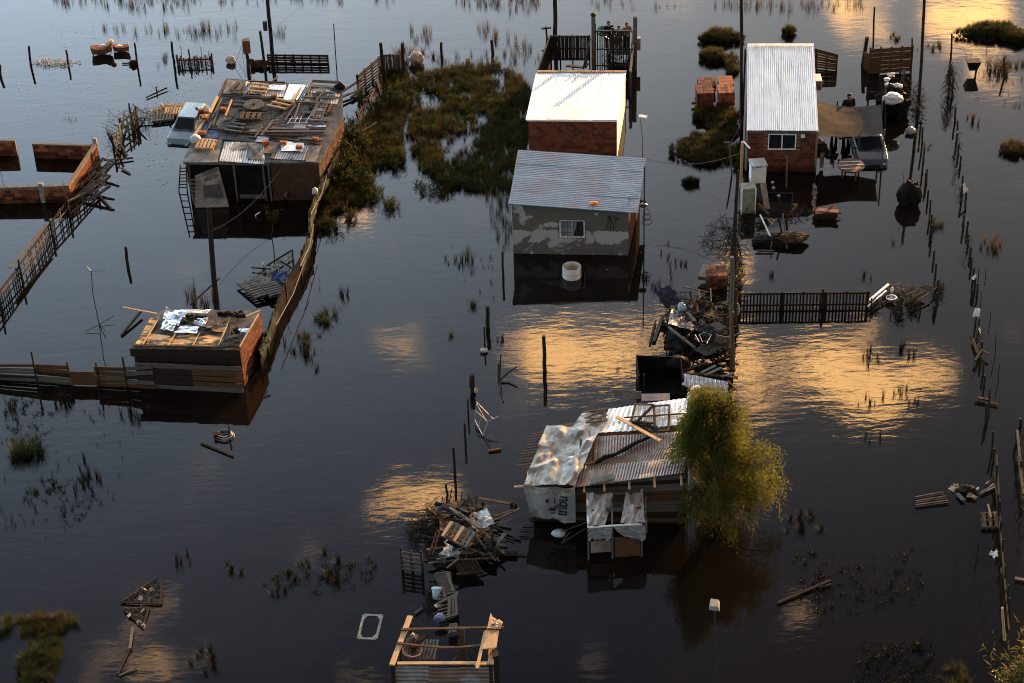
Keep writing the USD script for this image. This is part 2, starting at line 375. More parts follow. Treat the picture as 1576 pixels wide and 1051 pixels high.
# plaster: grey render with paler patches left by damp
LOOK['plaster'] = usdkit.material(stage, '/World/Looks/plaster', {
    'g': ('geometry', {}), 'n': ('noise_texture', {'scale': .95, 'detail': 6.0, 'roughness': .58, 'distortion': .6}),
    'n2': ('noise_texture', {'scale': 5.0, 'detail': 5.0}), 's': ('separate_xyz', {}),
    'zb': ('map_range', {'range_type': 'smoothstep', 'from_min': .25, 'from_max': 1.05, 'to_min': 0.0, 'to_max': 1.0, 'clamp': True}),
    'zc': ('map_range', {'range_type': 'smoothstep', 'from_min': 1.25, 'from_max': 1.5, 'to_min': 0.0, 'to_max': 1.0, 'clamp': True}),
    'band': ('math', {'math_type': 'subtract'}), 'ad': ('math', {'math_type': 'multiply_add', 'value2': .22}),
    'r': ('map_range', {'range_type': 'smoothstep', 'from_min': .555, 'from_max': .625, 'to_min': 0.0, 'to_max': 1.0, 'clamp': True}),
    'base': ('mix_color', {'blend_type': 'mix', 'a': (.085, .08, .068), 'b': (.055, .051, .043)}),
    'mx': ('mix_color', {'blend_type': 'mix', 'b': (.25, .25, .255)}), 'p': ('principled_bsdf', {'roughness': .9})},
    [('g.position', 'n.vector'), ('g.position', 'n2.vector'), ('g.position', 's.vector'), ('s.z', 'zb.value'), ('s.z', 'zc.value'), ('zb.result', 'band.value1'), ('zc.result', 'band.value2'),
     ('band.value', 'ad.value1'), ('n.fac', 'ad.value3'), ('ad.value', 'r.value'), ('n2.fac', 'base.fac'), ('base.result', 'mx.a'), ('r.result', 'mx.fac'), ('mx.result', 'p.base_color')], surface='p.BSDF')
# muddy flood water, calm with fine wind ripples
LOOK['water'] = usdkit.material(stage, '/World/Looks/water', {
    'g': ('geometry', {}), 'mp': ('mapping', {'mapping_type': 'point', 'scale': (.55, 1.5, 1), 'rotation': (0, 0, .12)}),
    'mp2': ('mapping', {'mapping_type': 'point', 'scale': (.3, .75, 1), 'rotation': (0, 0, -.2)}),
    'n': ('noise_texture', {'scale': 2.2, 'detail': 3.0, 'roughness': .55}), 'n2': ('noise_texture', {'scale': 1.1, 'detail': 2.0, 'distortion': .8}),
    'n3': ('noise_texture', {'scale': .035, 'detail': 2.0}), 'am': ('map_range', {'from_min': .35, 'from_max': .68, 'to_min': .25, 'to_max': 1.0, 'clamp': True}),
    'ad': ('math', {'math_type': 'multiply_add', 'value2': .55}), 'ml': ('math', {'math_type': 'multiply'}),
    'b': ('bump', {'strength': .17, 'distance': .03}),
    'p': ('principled_bsdf', {'base_color': (.0034, .0027, .0022), 'roughness': .03, 'ior': 1.37})},
    [('g.position', 'mp.vector'), ('g.position', 'mp2.vector'), ('mp.vector', 'n.vector'), ('mp2.vector', 'n2.vector'), ('g.position', 'n3.vector'), ('n3.fac', 'am.value'),
     ('n.fac', 'ad.value1'), ('n2.fac', 'ad.value3'), ('ad.value', 'ml.value1'), ('am.result', 'ml.value2'), ('ml.value', 'b.height'), ('b.normal', 'p.normal')], surface='p.BSDF')


# ------------------------------------------------------------------ setting: flood water to the horizon
_s = 4000.0
w_ = MB().add([(-_s, -_s, 0), (_s, -_s, 0), (_s, _s, 0), (-_s, _s, 0)], [[0, 1, 2, 3]])
obj('flood_water', w_, 'water', kind='structure', label='dark muddy flood water covering the whole neighbourhood', cat='water')
_g = MB().add([(-_s, -_s, -1.2), (_s, -_s, -1.2), (_s, _s, -1.2), (-_s, _s, -1.2)], [[0, 1, 2, 3]])
obj('ground', _g, 'mud', kind='structure', label='muddy ground drowned under the flood water', cat='ground')


# ------------------------------------------------------------------ builders
def nrm(a):
    a = np.asarray(a, float)
    return a / (np.linalg.norm(a) + 1e-12)


class Plane:
    """A roof plane through three points; at(px, py, lift) is where the photograph's pixel meets it."""

    def __init__(self, a, b, c):
        self.o = np.asarray(a, float); self.n = nrm(np.cross(np.asarray(b) - a, np.asarray(c) - a))
        if self.n[2] < 0:
            self.n = -self.n

    def at(self, px, py, lift=0.0):
        d = FW * F_PX + RT * (px - CX) - UP * (py - CY)
        o = self.o + self.n * lift
        return C0 + d * (((o - C0) @ self.n) / (d @ self.n))


def zoomed(ox, oy, s):
    return lambda x, y: (ox + x / s, oy + y / s)


def corr(p00, p10, p11, p01, pitch=.09, amp=.014, rows=2, sag=0.0, seed=0, per=8):
    """Corrugated sheet; the waves run from the p00-p10 edge to the p01-p11 edge."""
    p00, p10, p11, p01 = [np.asarray(p, float) for p in (p00, p10, p11, p01)]
    n = max(4, int(np.linalg.norm(p10 - p00) / pitch) * per)
    u = np.linspace(0, 1, n + 1); v = np.linspace(0, 1, rows)
    U, V = np.meshgrid(u, v)
    P = ((1 - U) * (1 - V))[..., None] * p00 + (U * (1 - V))[..., None] * p10 + (U * V)[..., None] * p11 + ((1 - U) * V)[..., None] * p01
    N = nrm(np.cross(p10 - p00, p01 - p00))
    if N[2] < 0:
        N = -N
    P = P + N * (amp * np.sin(U * n / per * 2 * np.pi))[..., None]
    if sag:
        P = P + N * (sag * (meshkit.fbm(np.stack([U * 3, V * 3, U * 0 + seed], -1), 3) - .5))[..., None]
    idx = np.arange(rows * (n + 1)).reshape(rows, n + 1)
    f = np.stack([idx[:-1, :-1], idx[:-1, 1:], idx[1:, 1:], idx[1:, :-1]], -1).reshape(-1, 4)
    return MB().add(P.reshape(-1, 3), f, np.stack([V.ravel() * 3, U.ravel() * 3], 1))


def sheet(p00, p10, p11, p01, n=24, m=24, amp=.05, freq=3.0, seed=0, t=0.006, fn=None, ragged=0.0):
    """A cloth or panel with folds and a little thickness."""
    p00, p10, p11, p01 = [np.asarray(p, float) for p in (p00, p10, p11, p01)]
    U, V = np.meshgrid(np.linspace(0, 1, n + 1), np.linspace(0, 1, m + 1))
    if ragged:
        e = meshkit.fbm(np.stack([U * 7, U * 0, U * 0 + seed], -1), 3) - .5
        V = np.where(V > .5, V + (V - .5) * 2 * e * ragged, V)
    P = ((1 - U) * (1 - V))[..., None] * p00 + (U * (1 - V))[..., None] * p10 + (U * V)[..., None] * p11 + ((1 - U) * V)[..., None] * p01
    N = nrm(np.cross(p10 - p00, p01 - p00))
    if N[2] < -0.05:
        N = -N
    d = amp * (meshkit.fbm(np.stack([U * freq, V * freq, U * 0 + seed * 3.1], -1), 4, seed) - .5) * 2
    if fn is not None:
        d = d + fn(U, V)
    P = P + N * d[..., None]
    top = P.reshape(-1, 3); bot = (P - N * t).reshape(-1, 3)
    k = len(top); idx = np.arange(k).reshape(m + 1, n + 1)
    f = np.stack([idx[:-1, :-1], idx[:-1, 1:], idx[1:, 1:], idx[1:, :-1]], -1).reshape(-1, 4)
    rim = np.concatenate([idx[0, :-1], idx[:-1, -1], idx[-1, :0:-1], idx[:0:-1, 0]])
    rf = np.stack([rim, np.roll(rim, -1), np.roll(rim, -1) + k, rim + k], -1)
    uv = np.stack([U.ravel() * 3, V.ravel() * 3], 1)
    return MB().add(np.vstack([top, bot]), np.vstack([f, f[:, ::-1] + k, rf]), np.vstack([uv, uv]))


def brick_wall(parent, A, B, zl, zr=None, z0=-.5, thick=.15, out=None, mats=('brick_red', 'brick_dark', 'brick_red'), L=.33, H=.19, gap=.014, holes=(), core='mortar', proud=.012, name='wall', cap=True):
    """A wall from A to B whose outer face carries single bricks; zl, zr: top heights at A and B; holes: (s0, s1, z0, z1)."""
    A, B = np.array([*A[:2], 0.0]), np.array([*B[:2], 0.0])
    zr = zl if zr is None else zr
    a = B - A; W = np.linalg.norm(a); a = a / W
    o = np.array([a[1], -a[0], 0.0]) if out is None else nrm([*out[:2], 0])
    c = MB()
    cuts = sorted({0.0, W, *[h for q in holes for h in q[:2]]})
    top = lambda s: zl + (zr - zl) * s / W

    def slab(s0, s1, za0, za1, zb0, zb1):
        q = [A + a * s0 - o * thick, A + a * s1 - o * thick, A + a * s1, A + a * s0]
        zz = [za0, za1, za1, za0, zb0, zb1, zb1, zb0]
        c.hexa([np.array([*(q[i % 4][:2]), zz[i]]) for i in range(8)])
    for s0, s1 in zip(cuts[:-1], cuts[1:]):
        hs = [q for q in holes if q[0] <= s0 + 1e-6 and q[1] >= s1 - 1e-6]
        if hs:
            slab(s0, s1, z0, z0, hs[0][2], hs[0][2]); slab(s0, s1, hs[0][3], hs[0][3], top(s0), top(s1))
        else:
            slab(s0, s1, z0, z0, top(s0), top(s1))
    w = obj(name, c, core, parent)
    r = 0
    while True:
        zb = r * H - .19
        if zb + H > max(zl, zr) + .02:
            break
        s = -(L / 2) * (r % 2)
        while s < W:
            s0, s1 = max(s, 0) + gap / 2, min(s + L, W) - gap / 2
            s += L
            zt = zb + H - gap
            if s1 - s0 < .06 or zt > min(top(s0), top(s1)) + .01:
                continue
            pieces = [(s0, s1)]
            for q in holes:
                nxt = []
                for x0, x1 in pieces:
                    if x1 <= q[0] or x0 >= q[1] or zt <= q[2] or zb >= q[3]:
                        nxt.append((x0, x1))
                    else:
                        if x0 < q[0]:
                            nxt.append((x0, q[0] - .01))
                        if x1 > q[1]:
                            nxt.append((q[1] + .01, x1))
                pieces = nxt
            for x0, x1 in pieces:
                if x1 - x0 < .05:
                    continue
                pr = proud * RND.uniform(.6, 1.4)
                b = MB().hexa([A + a * x0 - o * .02 + [0, 0, zb], A + a * x1 - o * .02 + [0, 0, zb], A + a * x1 + o * pr + [0, 0, zb], A + a * x0 + o * pr + [0, 0, zb],
                               A + a * x0 - o * .02 + [0, 0, zt], A + a * x1 - o * .02 + [0, 0, zt], A + a * x1 + o * pr + [0, 0, zt], A + a * x0 + o * pr + [0, 0, zt]])
                obj('brick', b, RND.choice(mats), w)
        r += 1
    return w


def plain_wall(parent, A, B, zl, zr, mat, thick=.12, z0=-.5, name='wall'):
    A, B = np.array([*A[:2], 0.0]), np.array([*B[:2], 0.0])
    a = nrm(B - A); o = np.array([a[1], -a[0], 0.0])
    q = [A - o * thick, B - o * thick, B, A]
    zz = [z0, z0, z0, z0, zl, zr, zr, zl]
    return obj(name, MB().hexa([np.array([*q[i % 4][:2], zz[i]]) for i in range(8)]), mat, parent)


def plank(p0, p1, w, t, mat, name, label, cat, group=None, up=(0, 0, 1), jit=.006):
    return obj(name, MB().board(p0, p1, w, t, up, jit), mat, label=label, cat=cat, group=group)


def pallet(O, X, Y, label, group=None, mat='wood_grey', deck=6, missing=0, t=.13, base_boards=True, stringer_mat=None, open_deck=False):
    """A pallet: three stringers along X, deck boards along Y spaced along X."""
    O, X, Y = np.asarray(O, float), np.asarray(X, float), np.asarray(Y, float)
    n = nrm(np.cross(X, Y)); n = n if n[2] >= 0 else -n
    lx, ly = np.linalg.norm(X), np.linalg.norm(Y)
    root = thing('pallet', label, 'pallet', O, group)
    skip = set(RND.sample(range(deck), missing)) if missing else set()
    for k in range(3):
        c = O + Y * (.04 + .46 * k)
        obj('stringer', MB().board(c, c + X, .09, t - .045, n), stringer_mat or mat, root)
    if not open_deck:
        for k in range(deck):
            if k in skip:
                continue
            c = O + X * ((k + .5) / deck) + n * (t / 2 - .012)
            obj('deck_board', MB().board(c - Y * .0, c + Y, lx / deck * RND.uniform(.55, .7), .022, n, .006), mat, root)
    if base_boards:
        for k in range(3):
            c = O + X * (.05 + .45 * k) - n * (t / 2 - .012)
            obj('base_board', MB().board(c, c + Y, .1, .022, n), mat, root)
    return root


def pallet_px(a, b, c, label, size=None, **kw):
    """a, b, c: (px, py, z) of one corner and the ends of the two edges that leave it."""
    A, B, C = G(*a), G(*b), G(*c)
    return pallet(A, B - A, C - A, label, **kw)


def post_px(xt, yt, xb, yb, r, mat, name, label, cat='post', group=None, mirrored=True, square=False, base=None):
    """A post seen from its tip (xt, yt) to the end of its mirror image (xb, yb), or to its foot."""
    fx, fy = ((xt + xb) / 2, (yt + yb) / 2) if mirrored else (xb, yb)
    P = G(fx, fy)
    z = HT(P, yt)
    T = G(xt, yt, z)
    d = (T - P)
    foot = P - d * min(.5, .6 / max(z, .2))
    m = MB()
    if square:
        m.board(foot, T, 2 * r, 2 * r, (0, -1, 0), .006)
    else:
        k = 5
        pts = [foot + (T - foot) * i / k + np.array([RND.uniform(-1, 1), RND.uniform(-1, 1), 0]) * r * .25 for i in range(k + 1)]
        m.tube(pts, [r * (1.08 - .16 * i / k) for i in range(k + 1)], 7)
    return obj(name, m, mat, label=label, cat=cat, group=group), P, T


def slat_fence(name, label, A, B, h, rails=(), pales=0, posts=0, mat='wood_grey', rail_w=.09, pale_w=.07, group=None, cat='fence', post_mat='wood_dark', post_over=.12, lean=(0, 0, 0), skip=0.0, z0=.0, jit=.02, hb=None, pale_drop=.25, rail_t=.03):
    """Fence from foot A to foot B: rails at the given shares of the height, upright pales, posts; every slat its own part."""
    A, B, lean = np.asarray(A, float), np.asarray(B, float), np.asarray(lean, float)
    hb = h if hb is None else hb
    root = thing(name, label, cat, A, group)
    a = B - A; L = np.linalg.norm(a); ad = a / L
    o = np.array([ad[1], -ad[0], 0.0])
    at = lambda s, z: A + a * s + np.array([0, 0, 1.0]) * z + lean * z
    hh = lambda s: h + (hb - h) * s
    for r in rails:
        obj('rail', MB().board(at(-.01, z0 + r * hh(0) + RND.uniform(-jit, jit)), at(1.01, z0 + r * hh(1) + RND.uniform(-jit, jit)), rail_t, rail_w, np.array([0, 0, 1.0])), mat, root)
    for k in range(pales):
        if RND.random() < skip:
            continue
        s = (k + .5) / pales + RND.uniform(-jit, jit) / L
        c = o * (rail_t / 2 + .012)
        zt = hh(s) + RND.uniform(-jit, jit) * 2
        obj('pale', MB().board(at(s, -pale_drop) + c, at(s + RND.uniform(-jit, jit) / L, zt) + c, pale_w * RND.uniform(.85, 1.1), .02, o), mat, root)
    for k in range(posts):
        s = k / max(posts - 1, 1)
        c = -o * .07
        obj('post', MB().board(at(s, -.5) + c, at(s, hh(s) + post_over * RND.uniform(.5, 1.3)) + c, .09, .09, o), post_mat, root)
    return root


# plants: blades and leaves as flat faces, joined per clump
def blades(n, length, width, spread, rng, lean=.5, base_r=.08, segs=3):
    th = rng.uniform(0, 2 * np.pi, n); L = length * rng.uniform(.45, 1.0, n); b = rng.uniform(.05, lean, n) ; w = width * rng.uniform(.6, 1.1, n)
    d = np.stack([np.cos(th), np.sin(th), 0 * th], 1); s = np.stack([-np.sin(th), np.cos(th), 0 * th], 1)
    o = d * (base_r * np.sqrt(rng.uniform(0, 1, n)))[:, None]
    V, F = [], []
    for i in range(segs + 1):
        t = i / segs
        c = o + d * (spread * b * L * t ** 1.7)[:, None] + np.array([0, 0, 1.0]) * (L * (t - .35 * b * t * t))[:, None]
        ww = (w * (1 - t) ** .7 + .002)[:, None]
        V += [c - s * ww / 2, c + s * ww / 2]
    V = np.stack(V, 1)
    k = 2 * (segs + 1)
    q = np.array([[2 * i, 2 * i + 1, 2 * i + 3, 2 * i + 2] for i in range(segs)])
    F = (np.arange(n)[:, None, None] * k + q[None]).reshape(-1, 4)
    return V.reshape(-1, 3), np.vstack([F[:, [0, 1, 2]], F[:, [0, 2, 3]]])


def leaves(pts, dirs, length, width, rng):
    n = len(pts)
    L = length * rng.uniform(.6, 1.2, n)[:, None]; w = width * rng.uniform(.7, 1.2, n)[:, None]
    d = dirs / (np.linalg.norm(dirs, axis=1, keepdims=True) + 1e-9)
    r = rng.normal(size=(n, 3)); s = np.cross(d, r); s /= np.linalg.norm(s, axis=1, keepdims=True) + 1e-9
    V = np.stack([pts, pts + d * L * .5 + s * w / 2, pts + d * L, pts + d * L * .5 - s * w / 2], 1).reshape(-1, 3)
    i = np.arange(n)[:, None] * 4
    return V, np.vstack([i + [0, 1, 2], i + [0, 2, 3]])


def bushlet(h, r, n, rng, leaf=.12, lw=.045):
    """A leafy weed: a few stems with leaves all the way up."""
    V, F, k = [], [], 0
    ns = max(3, n // 16)
    for _ in range(ns):
        th, hh = rng.uniform(0, 6.28), h * rng.uniform(.5, 1)
        tip = np.array([math.cos(th) * r * rng.uniform(.2, 1), math.sin(th) * r * rng.uniform(.2, 1), hh])
        m = n // ns
        t = rng.uniform(.05, 1, m) ** .8
        pts = tip * t[:, None] * np.array([1, 1, 1.0]) + rng.normal(size=(m, 3)) * .04
        pts[:, 2] = np.abs(pts[:, 2])
        dr = rng.normal(size=(m, 3)) + [0, 0, .5] + tip / h * .4
        v, f = leaves(pts, dr, leaf, lw, rng)
        V.append(v); F.append(f + k); k += len(v)
    return np.vstack(V), np.vstack(F)


def scatter(protos, P, S, rng):
    V, F, k = [], [], 0
    for p, s in zip(P, S):
        v, f = protos[rng.integers(len(protos))]
        a = rng.uniform(0, 6.28); c, q = math.cos(a), math.sin(a)
        V.append((v * s) @ np.array([[c, q, 0], [-q, c, 0], [0, 0, rng.uniform(.75, 1.2)]]) + p); F.append(f + k); k += len(v)
    return np.vstack(V), np.vstack(F)


def poly_points(poly, n, rng, ns=0.0, thr=0.0, seed=0):
    """n random water-level points inside a pixel polygon, thinned by noise."""
    from shapely.geometry import Polygon
    from shapely import contains_xy
    W = np.array([G(*p)[:2] for p in poly])
    pg = Polygon(W); b = pg.bounds
    out = []
    while len(out) < n:
        q = np.stack([rng.uniform(b[0], b[2], 4 * n), rng.uniform(b[1], b[3], 4 * n)], 1)
        ok = contains_xy(pg, q[:, 0], q[:, 1])
        if ns:
            v = meshkit.fbm(np.stack([q[:, 0] * ns, q[:, 1] * ns, q[:, 0] * 0 + seed], 1), 3, seed)
            ok &= v + rng.uniform(-.06, .06, len(v)) > thr
        out += list(q[ok])
    return np.array([[x, y, 0.0] for x, y in out[:n]])


_pr = np.random.default_rng(11)
TUFT = [blades(60, .75, .018, 1.0, _pr, .8, .12) for _ in range(5)]
TUFT_TALL = [blades(34, 1.15, .02, .7, _pr, .6, .10) for _ in range(4)]
REED = [blades(16, .9, .014, .5, _pr, .35, .16) for _ in range(5)]
BUSH = [bushlet(.8, .45, 150, _pr) for _ in range(6)]
BUSH_LOW = [bushlet(.45, .4, 110, _pr, .10, .045) for _ in range(5)]


def tuft(px, py, s, mat, label, group=None, protos=TUFT, n=3, r=.25, name='grass_tuft', cat='grass'):
    P0 = G(px, py)
    rng = np.random.default_rng(int(px * 7 + py * 13))
    pts = P0 + np.stack([rng.normal(0, r, n), rng.normal(0, r, n), np.full(n, -.05)], 1)
    v, f = scatter(protos, pts, s * rng.uniform(.7, 1.15, n), rng)
    return obj(name, MB().add(v, f), mat, label=label, cat=cat, group=group)


def brush(poly, n, L, mat, name, label, cat, zmax=.5, r=.008, seed=0, kind='stuff', group=None):
    """A tangle of twigs."""
    rng = np.random.default_rng(seed)
    pts = poly_points(poly, n, rng)
    m = MB()
    for p in pts:
        d = nrm([rng.normal(), rng.normal(), rng.normal() * .8]); l = L * rng.uniform(.4, 1.1)
        c = p + [0, 0, rng.uniform(0, zmax)]
        k = nrm(d + rng.normal(size=3) * .3)
        m.tube([c - d * l / 2, c + rng.normal(size=3) * .04, c + k * l / 2], [r, r, r * .5], 3, cap=False)
    return obj(name, m, mat, label=label, cat=cat, kind=kind, group=group)


def piece_label(p0, p1, w, mt, where, c=None):
    """What tells one timber of a heap from the next: length, breadth, tone, lie and place in the heap."""
    L = np.linalg.norm(np.asarray(p1) - p0); q0, q1 = proj(p0), proj(p1)
    size = 'long' if L > 1.5 else 'short' if L < .75 else 'middling'
    col = {'wood_grey': 'grey', 'wood_brown': 'brown', 'wood_dark': 'dark', 'wood_pale': 'pale'}.get(mt, 'pale')
    dx, dy = q1[0] - q0[0], q1[1] - q0[1]
    run = 'level' if abs(dy) < .35 * abs(dx) else 'steep' if abs(dx) < .35 * abs(dy) else 'slanting down right' if dx * dy > 0 else 'slanting up right'
    pl = ''
    if c is not None:
        mx, my = (q0[0] + q1[0]) / 2 - c[0], (q0[1] + q1[1]) / 2 - c[1]
        pl = ('upper ' if my < -c[2] / 3 else 'lower ' if my > c[2] / 3 else 'middle ') + ('left' if mx < -c[2] / 3 else 'right' if mx > c[2] / 3 else 'centre') + ' of the '
        pl = pl.replace('middle centre', 'centre')
    return f"{size} {'broad ' if w > .12 else ''}{col} timber, {run}, {pl}{where}"


def rag(P, s, k, mt, label, group=None, name='rag', cat='rag', hang=.5):
    """A small crumpled scrap of sheeting."""
    rg = np.random.default_rng(k); a = rg.uniform(0, 6.28)
    X, Y = np.array([math.cos(a), math.sin(a), rg.uniform(-.2, .2)]) * s, np.array([-math.sin(a) * .6, math.cos(a) * .6, hang]) * s
    return obj(name, sheet(P - X - Y, P + X - Y * rg.uniform(.4, 1), P + X * rg.uniform(.5, 1) + Y, P - X * rg.uniform(.4, 1) + Y, 9, 9, s * .35, 3, k, .01, ragged=.5), mt, label=label, cat=cat, group=group)


def blob(c, sx, sy, sz, seed=0, amp=.15, sub=3, flat=None):
    m = trimesh.creation.icosphere(sub)
    q = m.vertices @ trimesh.transformations.random_rotation_matrix(np.random.default_rng(seed).random(3))[:3, :3]
    v = m.vertices * (1 + amp * 2.6 * (meshkit.fbm(q * 1.5 + seed * 5.3 + 20, 3, seed) - .5) - amp * .55 * np.abs(np.sin(5 * meshkit.fbm(q * 2.1 + seed, 2, seed + 3) * 3.1)))[:, None]
    v = v * [sx, sy, sz]
    if flat is not None:
        v[:, 2] = np.maximum(v[:, 2], flat * sz)
    return MB().add(v + np.asarray(c), m.faces)

# ------------------------------------------------------------------ the grey rendered house with the blue-grey roof
def house_corners(fl, fr, top_l, top_r, bl, br, back_l=None, back_r=None):
    """Front feet and roof heights from pixels; the back corners from the roof's far corners."""
    FL, FR = G(*fl), G(*fr)
    zl, zr = HT(FL, top_l), HT(FR, top_r)
    bzl, bzr = zl if back_l is None else back_l, zr if back_r is None else back_r
    BL, BR = G(*bl, bzl), G(*br, bzr)
    return FL, FR, BL * [1, 1, 0], BR * [1, 1, 0], zl, zr, bzl, bzr


FL, FR, BL, BR, zl, zr, bzl, bzr = house_corners((790, 390), (967, 393), 311, 324, (801, 233), (984, 244))
BR = FR + (BL - FL) + np.array([.35, 0, 0])
h = thing('rendered_house', 'flooded grey rendered house with pale damp patches, barred window and blue-grey metal roof', 'house', FL)
fa = nrm(FR - FL); fo = np.array([fa[1], -fa[0], 0.0]); W = np.linalg.norm(FR - FL)
win = (2.32, 3.55, 1.02, 1.95)


def holed_wall(parent, A, B, zl, zr, hole, mat, thick=.15, z0=-.5, name='wall'):
    c = MB(); a = nrm(B - A); o = np.array([a[1], -a[0], 0.0]); W = np.linalg.norm(B - A)
    top = lambda s: zl + (zr - zl) * s / W

    def slab(s0, s1, a0, a1, b0, b1):
        q = [A + a * s0 - o * thick, A + a * s1 - o * thick, A + a * s1, A + a * s0]
        zz = [a0, a1, a1, a0, b0, b1, b1, b0]
        c.hexa([np.array([*(q[i % 4][:2]), zz[i]]) for i in range(8)])
    s0, s1, za, zb = hole
    slab(0, s0, z0, z0, zl, top(s0)); slab(s1, W, z0, z0, top(s1), zr)
    slab(s0, s1, z0, z0, za, za); slab(s0, s1, zb, zb, top(s0), top(s1))
    return obj(name, c, mat, parent)


def window(parent, A, a, o, hole, bars=(), frame='paint_white', mull=1, pane='window_dark', fw=.055, curtain=None):
    s0, s1, z0, z1 = hole
    at = lambda s, z, d=0.0: A + a * s + o * d + [0, 0, z]
    f = MB()
    for p, q in (((s0, z0), (s1, z0)), ((s0, z1), (s1, z1))):
        f.board(at(*p, -.03), at(*q, -.03), fw, .09, o)
    for s in (s0 + fw / 2, s1 - fw / 2, *[s0 + (s1 - s0) * (i + 1) / (mull + 1) for i in range(mull)]):
        f.board(at(s, z0 + fw / 2, -.03), at(s, z1 - fw / 2, -.03), fw, .08, o)
    w = obj('window', f, frame, parent)
    obj('pane', MB().add([at(s0, z0, -.06), at(s1, z0, -.06), at(s1, z1, -.06), at(s0, z1, -.06)], [[0, 1, 2, 3]]), pane, w)
    if curtain:
        obj('curtain', sheet(at(s0 + .06, z1 - .05, -.05), at(s0 + (s1 - s0) * .72, z1 - .05, -.05), at(s0 + (s1 - s0) * .55, z0 + .05, -.05), at(s0 + .06, z0 + .05, -.05), 20, 8, .015, 8, 3, .004), curtain, w)
    if bars:
        nv, nh = bars
        g = MB()
        for i in range(nv):
            s = s0 - .04 + (s1 - s0 + .08) * i / (nv - 1)
            g.tube([at(s, z0 - .05, .06), at(s, z1 + .05, .06)], .011, 5)
        for i in range(nh):
            z = z0 - .02 + (z1 - z0 + .04) * i / (nh - 1)
            g.tube([at(s0 - .06, z, .075), at(s1 + .06, z, .075)], .011, 5)
        obj('window_bars', g, 'steel_dark', w)
    return w


holed_wall(h, FL, FR, zl - .03, zr - .03, win, 'plaster')
window(h, FL, fa, fo, win, bars=(7, 4), curtain='sheet_clear')
brick_wall(h, FR, BR, zr - .05, bzr - .05, mats=('brick_red', 'brick_dark'), core='mortar', L=.33, H=.19)
plain_wall(h, BR, BL, bzr - .05, bzl - .05, 'plaster'); plain_wall(h, BL, FL, bzl - .05, zl - .05, 'plaster')
up = lambda p, z: np.array([p[0], p[1], z])
d_ = nrm(BL - FL)
rf = [up(FL - fa * .10 + fo * .12, zl + .02), up(FR + fa * .48 + fo * .12, zr - .01), up(BR + fa * .30 - fo * .1, bzr + .0), up(BL - fa * .10 - fo * .1, bzl + .03)]
dz = (zr - zl) / W
ns = 4
for k in range(ns):   # four overlapping sheets whose waves run along the house
    q = lambda s, e: rf[0] * (1 - s) + rf[3] * s if e == 0 else rf[1] * (1 - s) + rf[2] * s
    lift = np.array([0, 0, .012 * (k % 2)])
    obj('roof_sheet', corr(q(k / ns - .012, 0) + lift, q((k + 1) / ns, 0) + lift, q((k + 1) / ns, 1) + lift, q(k / ns - .012, 1) + lift, pitch=.15, amp=.022, rows=14, sag=.02, seed=k), 'zinc_blue', h)
tr = MB()
tr.board(rf[0] - [0, 0, .045], rf[1] - [0, 0, .045], .06, .02, fo); tr.board(rf[0] - [0, 0, .04], rf[3] - [0, 0, .04], .03, .06, fa)
obj('roof_edge', tr, 'zinc_dull', h)
# little things on it
rp = Plane(rf[0], rf[1], rf[3])
P = rp.at(914, 313, .1)
v = blob(P, .2, .14, .12, 3, .12, 2)
obj('flood_lamp', v, 'plastic_orange', label='small orange lamp fixed at the front edge of the blue-grey roof', cat='lamp')
Pm = rp.at(968, 316)
m = MB().tube([up(Pm, Pm[2] - 1.2), up(Pm, Pm[2] + .45)], .018, 6).tube([up(Pm, Pm[2] + .42), up(Pm, Pm[2] + .55)], .045, 6)
obj('vent_pipe', m, 'zinc_dull', label='thin vent pipe standing at the right end of the blue-grey roof', cat='pipe')
c0 = FL + fa * (4.72) + fo * .03
m = MB()
for s in (-.08, .05, .16):
    m.tube([c0 + fa * s * .3 + [0, 0, 2.3], c0 + fa * (s + .05) + fo * .1 + [0, 0, 1.9], c0 + fa * s * 1.6 + [0, 0, 1.5]], .014, 4)
m.tube([c0 + fa * .25 + fo * .06 + [0, 0, 2.28], c0 + fa * .5 + fo * .1 + [0, 0, 2.15], c0 + fa * .3 + fo * .06 + [0, 0, 2.02]], .03, 5)
obj('cable_loop', m, 'plastic_black', label='black cables hanging loose below the orange lamp on the rendered wall', cat='cable')
# meter pole at its right end
B0 = G(991, 381)
mp = thing('meter_pole', 'dark pole with cable coils and a lamp at the right corner of the rendered house', 'pole', B0)
z1 = HT(B0, 252)
obj('pole', MB().tube([B0 - [0, 0, .5], B0 + [0, 0, z1 * .5], G(992, 256, z1)], .035, 6), 'steel_dark', mp)
q = B0 + [0, 0, z1 * .43]
for i in range(3):
    th = np.linspace(0, 6.3, 14)
    obj('coil', MB().tube(np.stack([q[0] + .12 + (.16 + .04 * i) * np.cos(th), q[1] - .06 * i + 0 * th, q[2] - .25 * i + .18 * np.sin(th)], 1), .016, 5, False), 'plastic_black', mp)
obj('lamp_head', blob(q + [-.05, -.05, .42], .22, .16, .12, 2, .08, 2), 'steel_dark', mp)

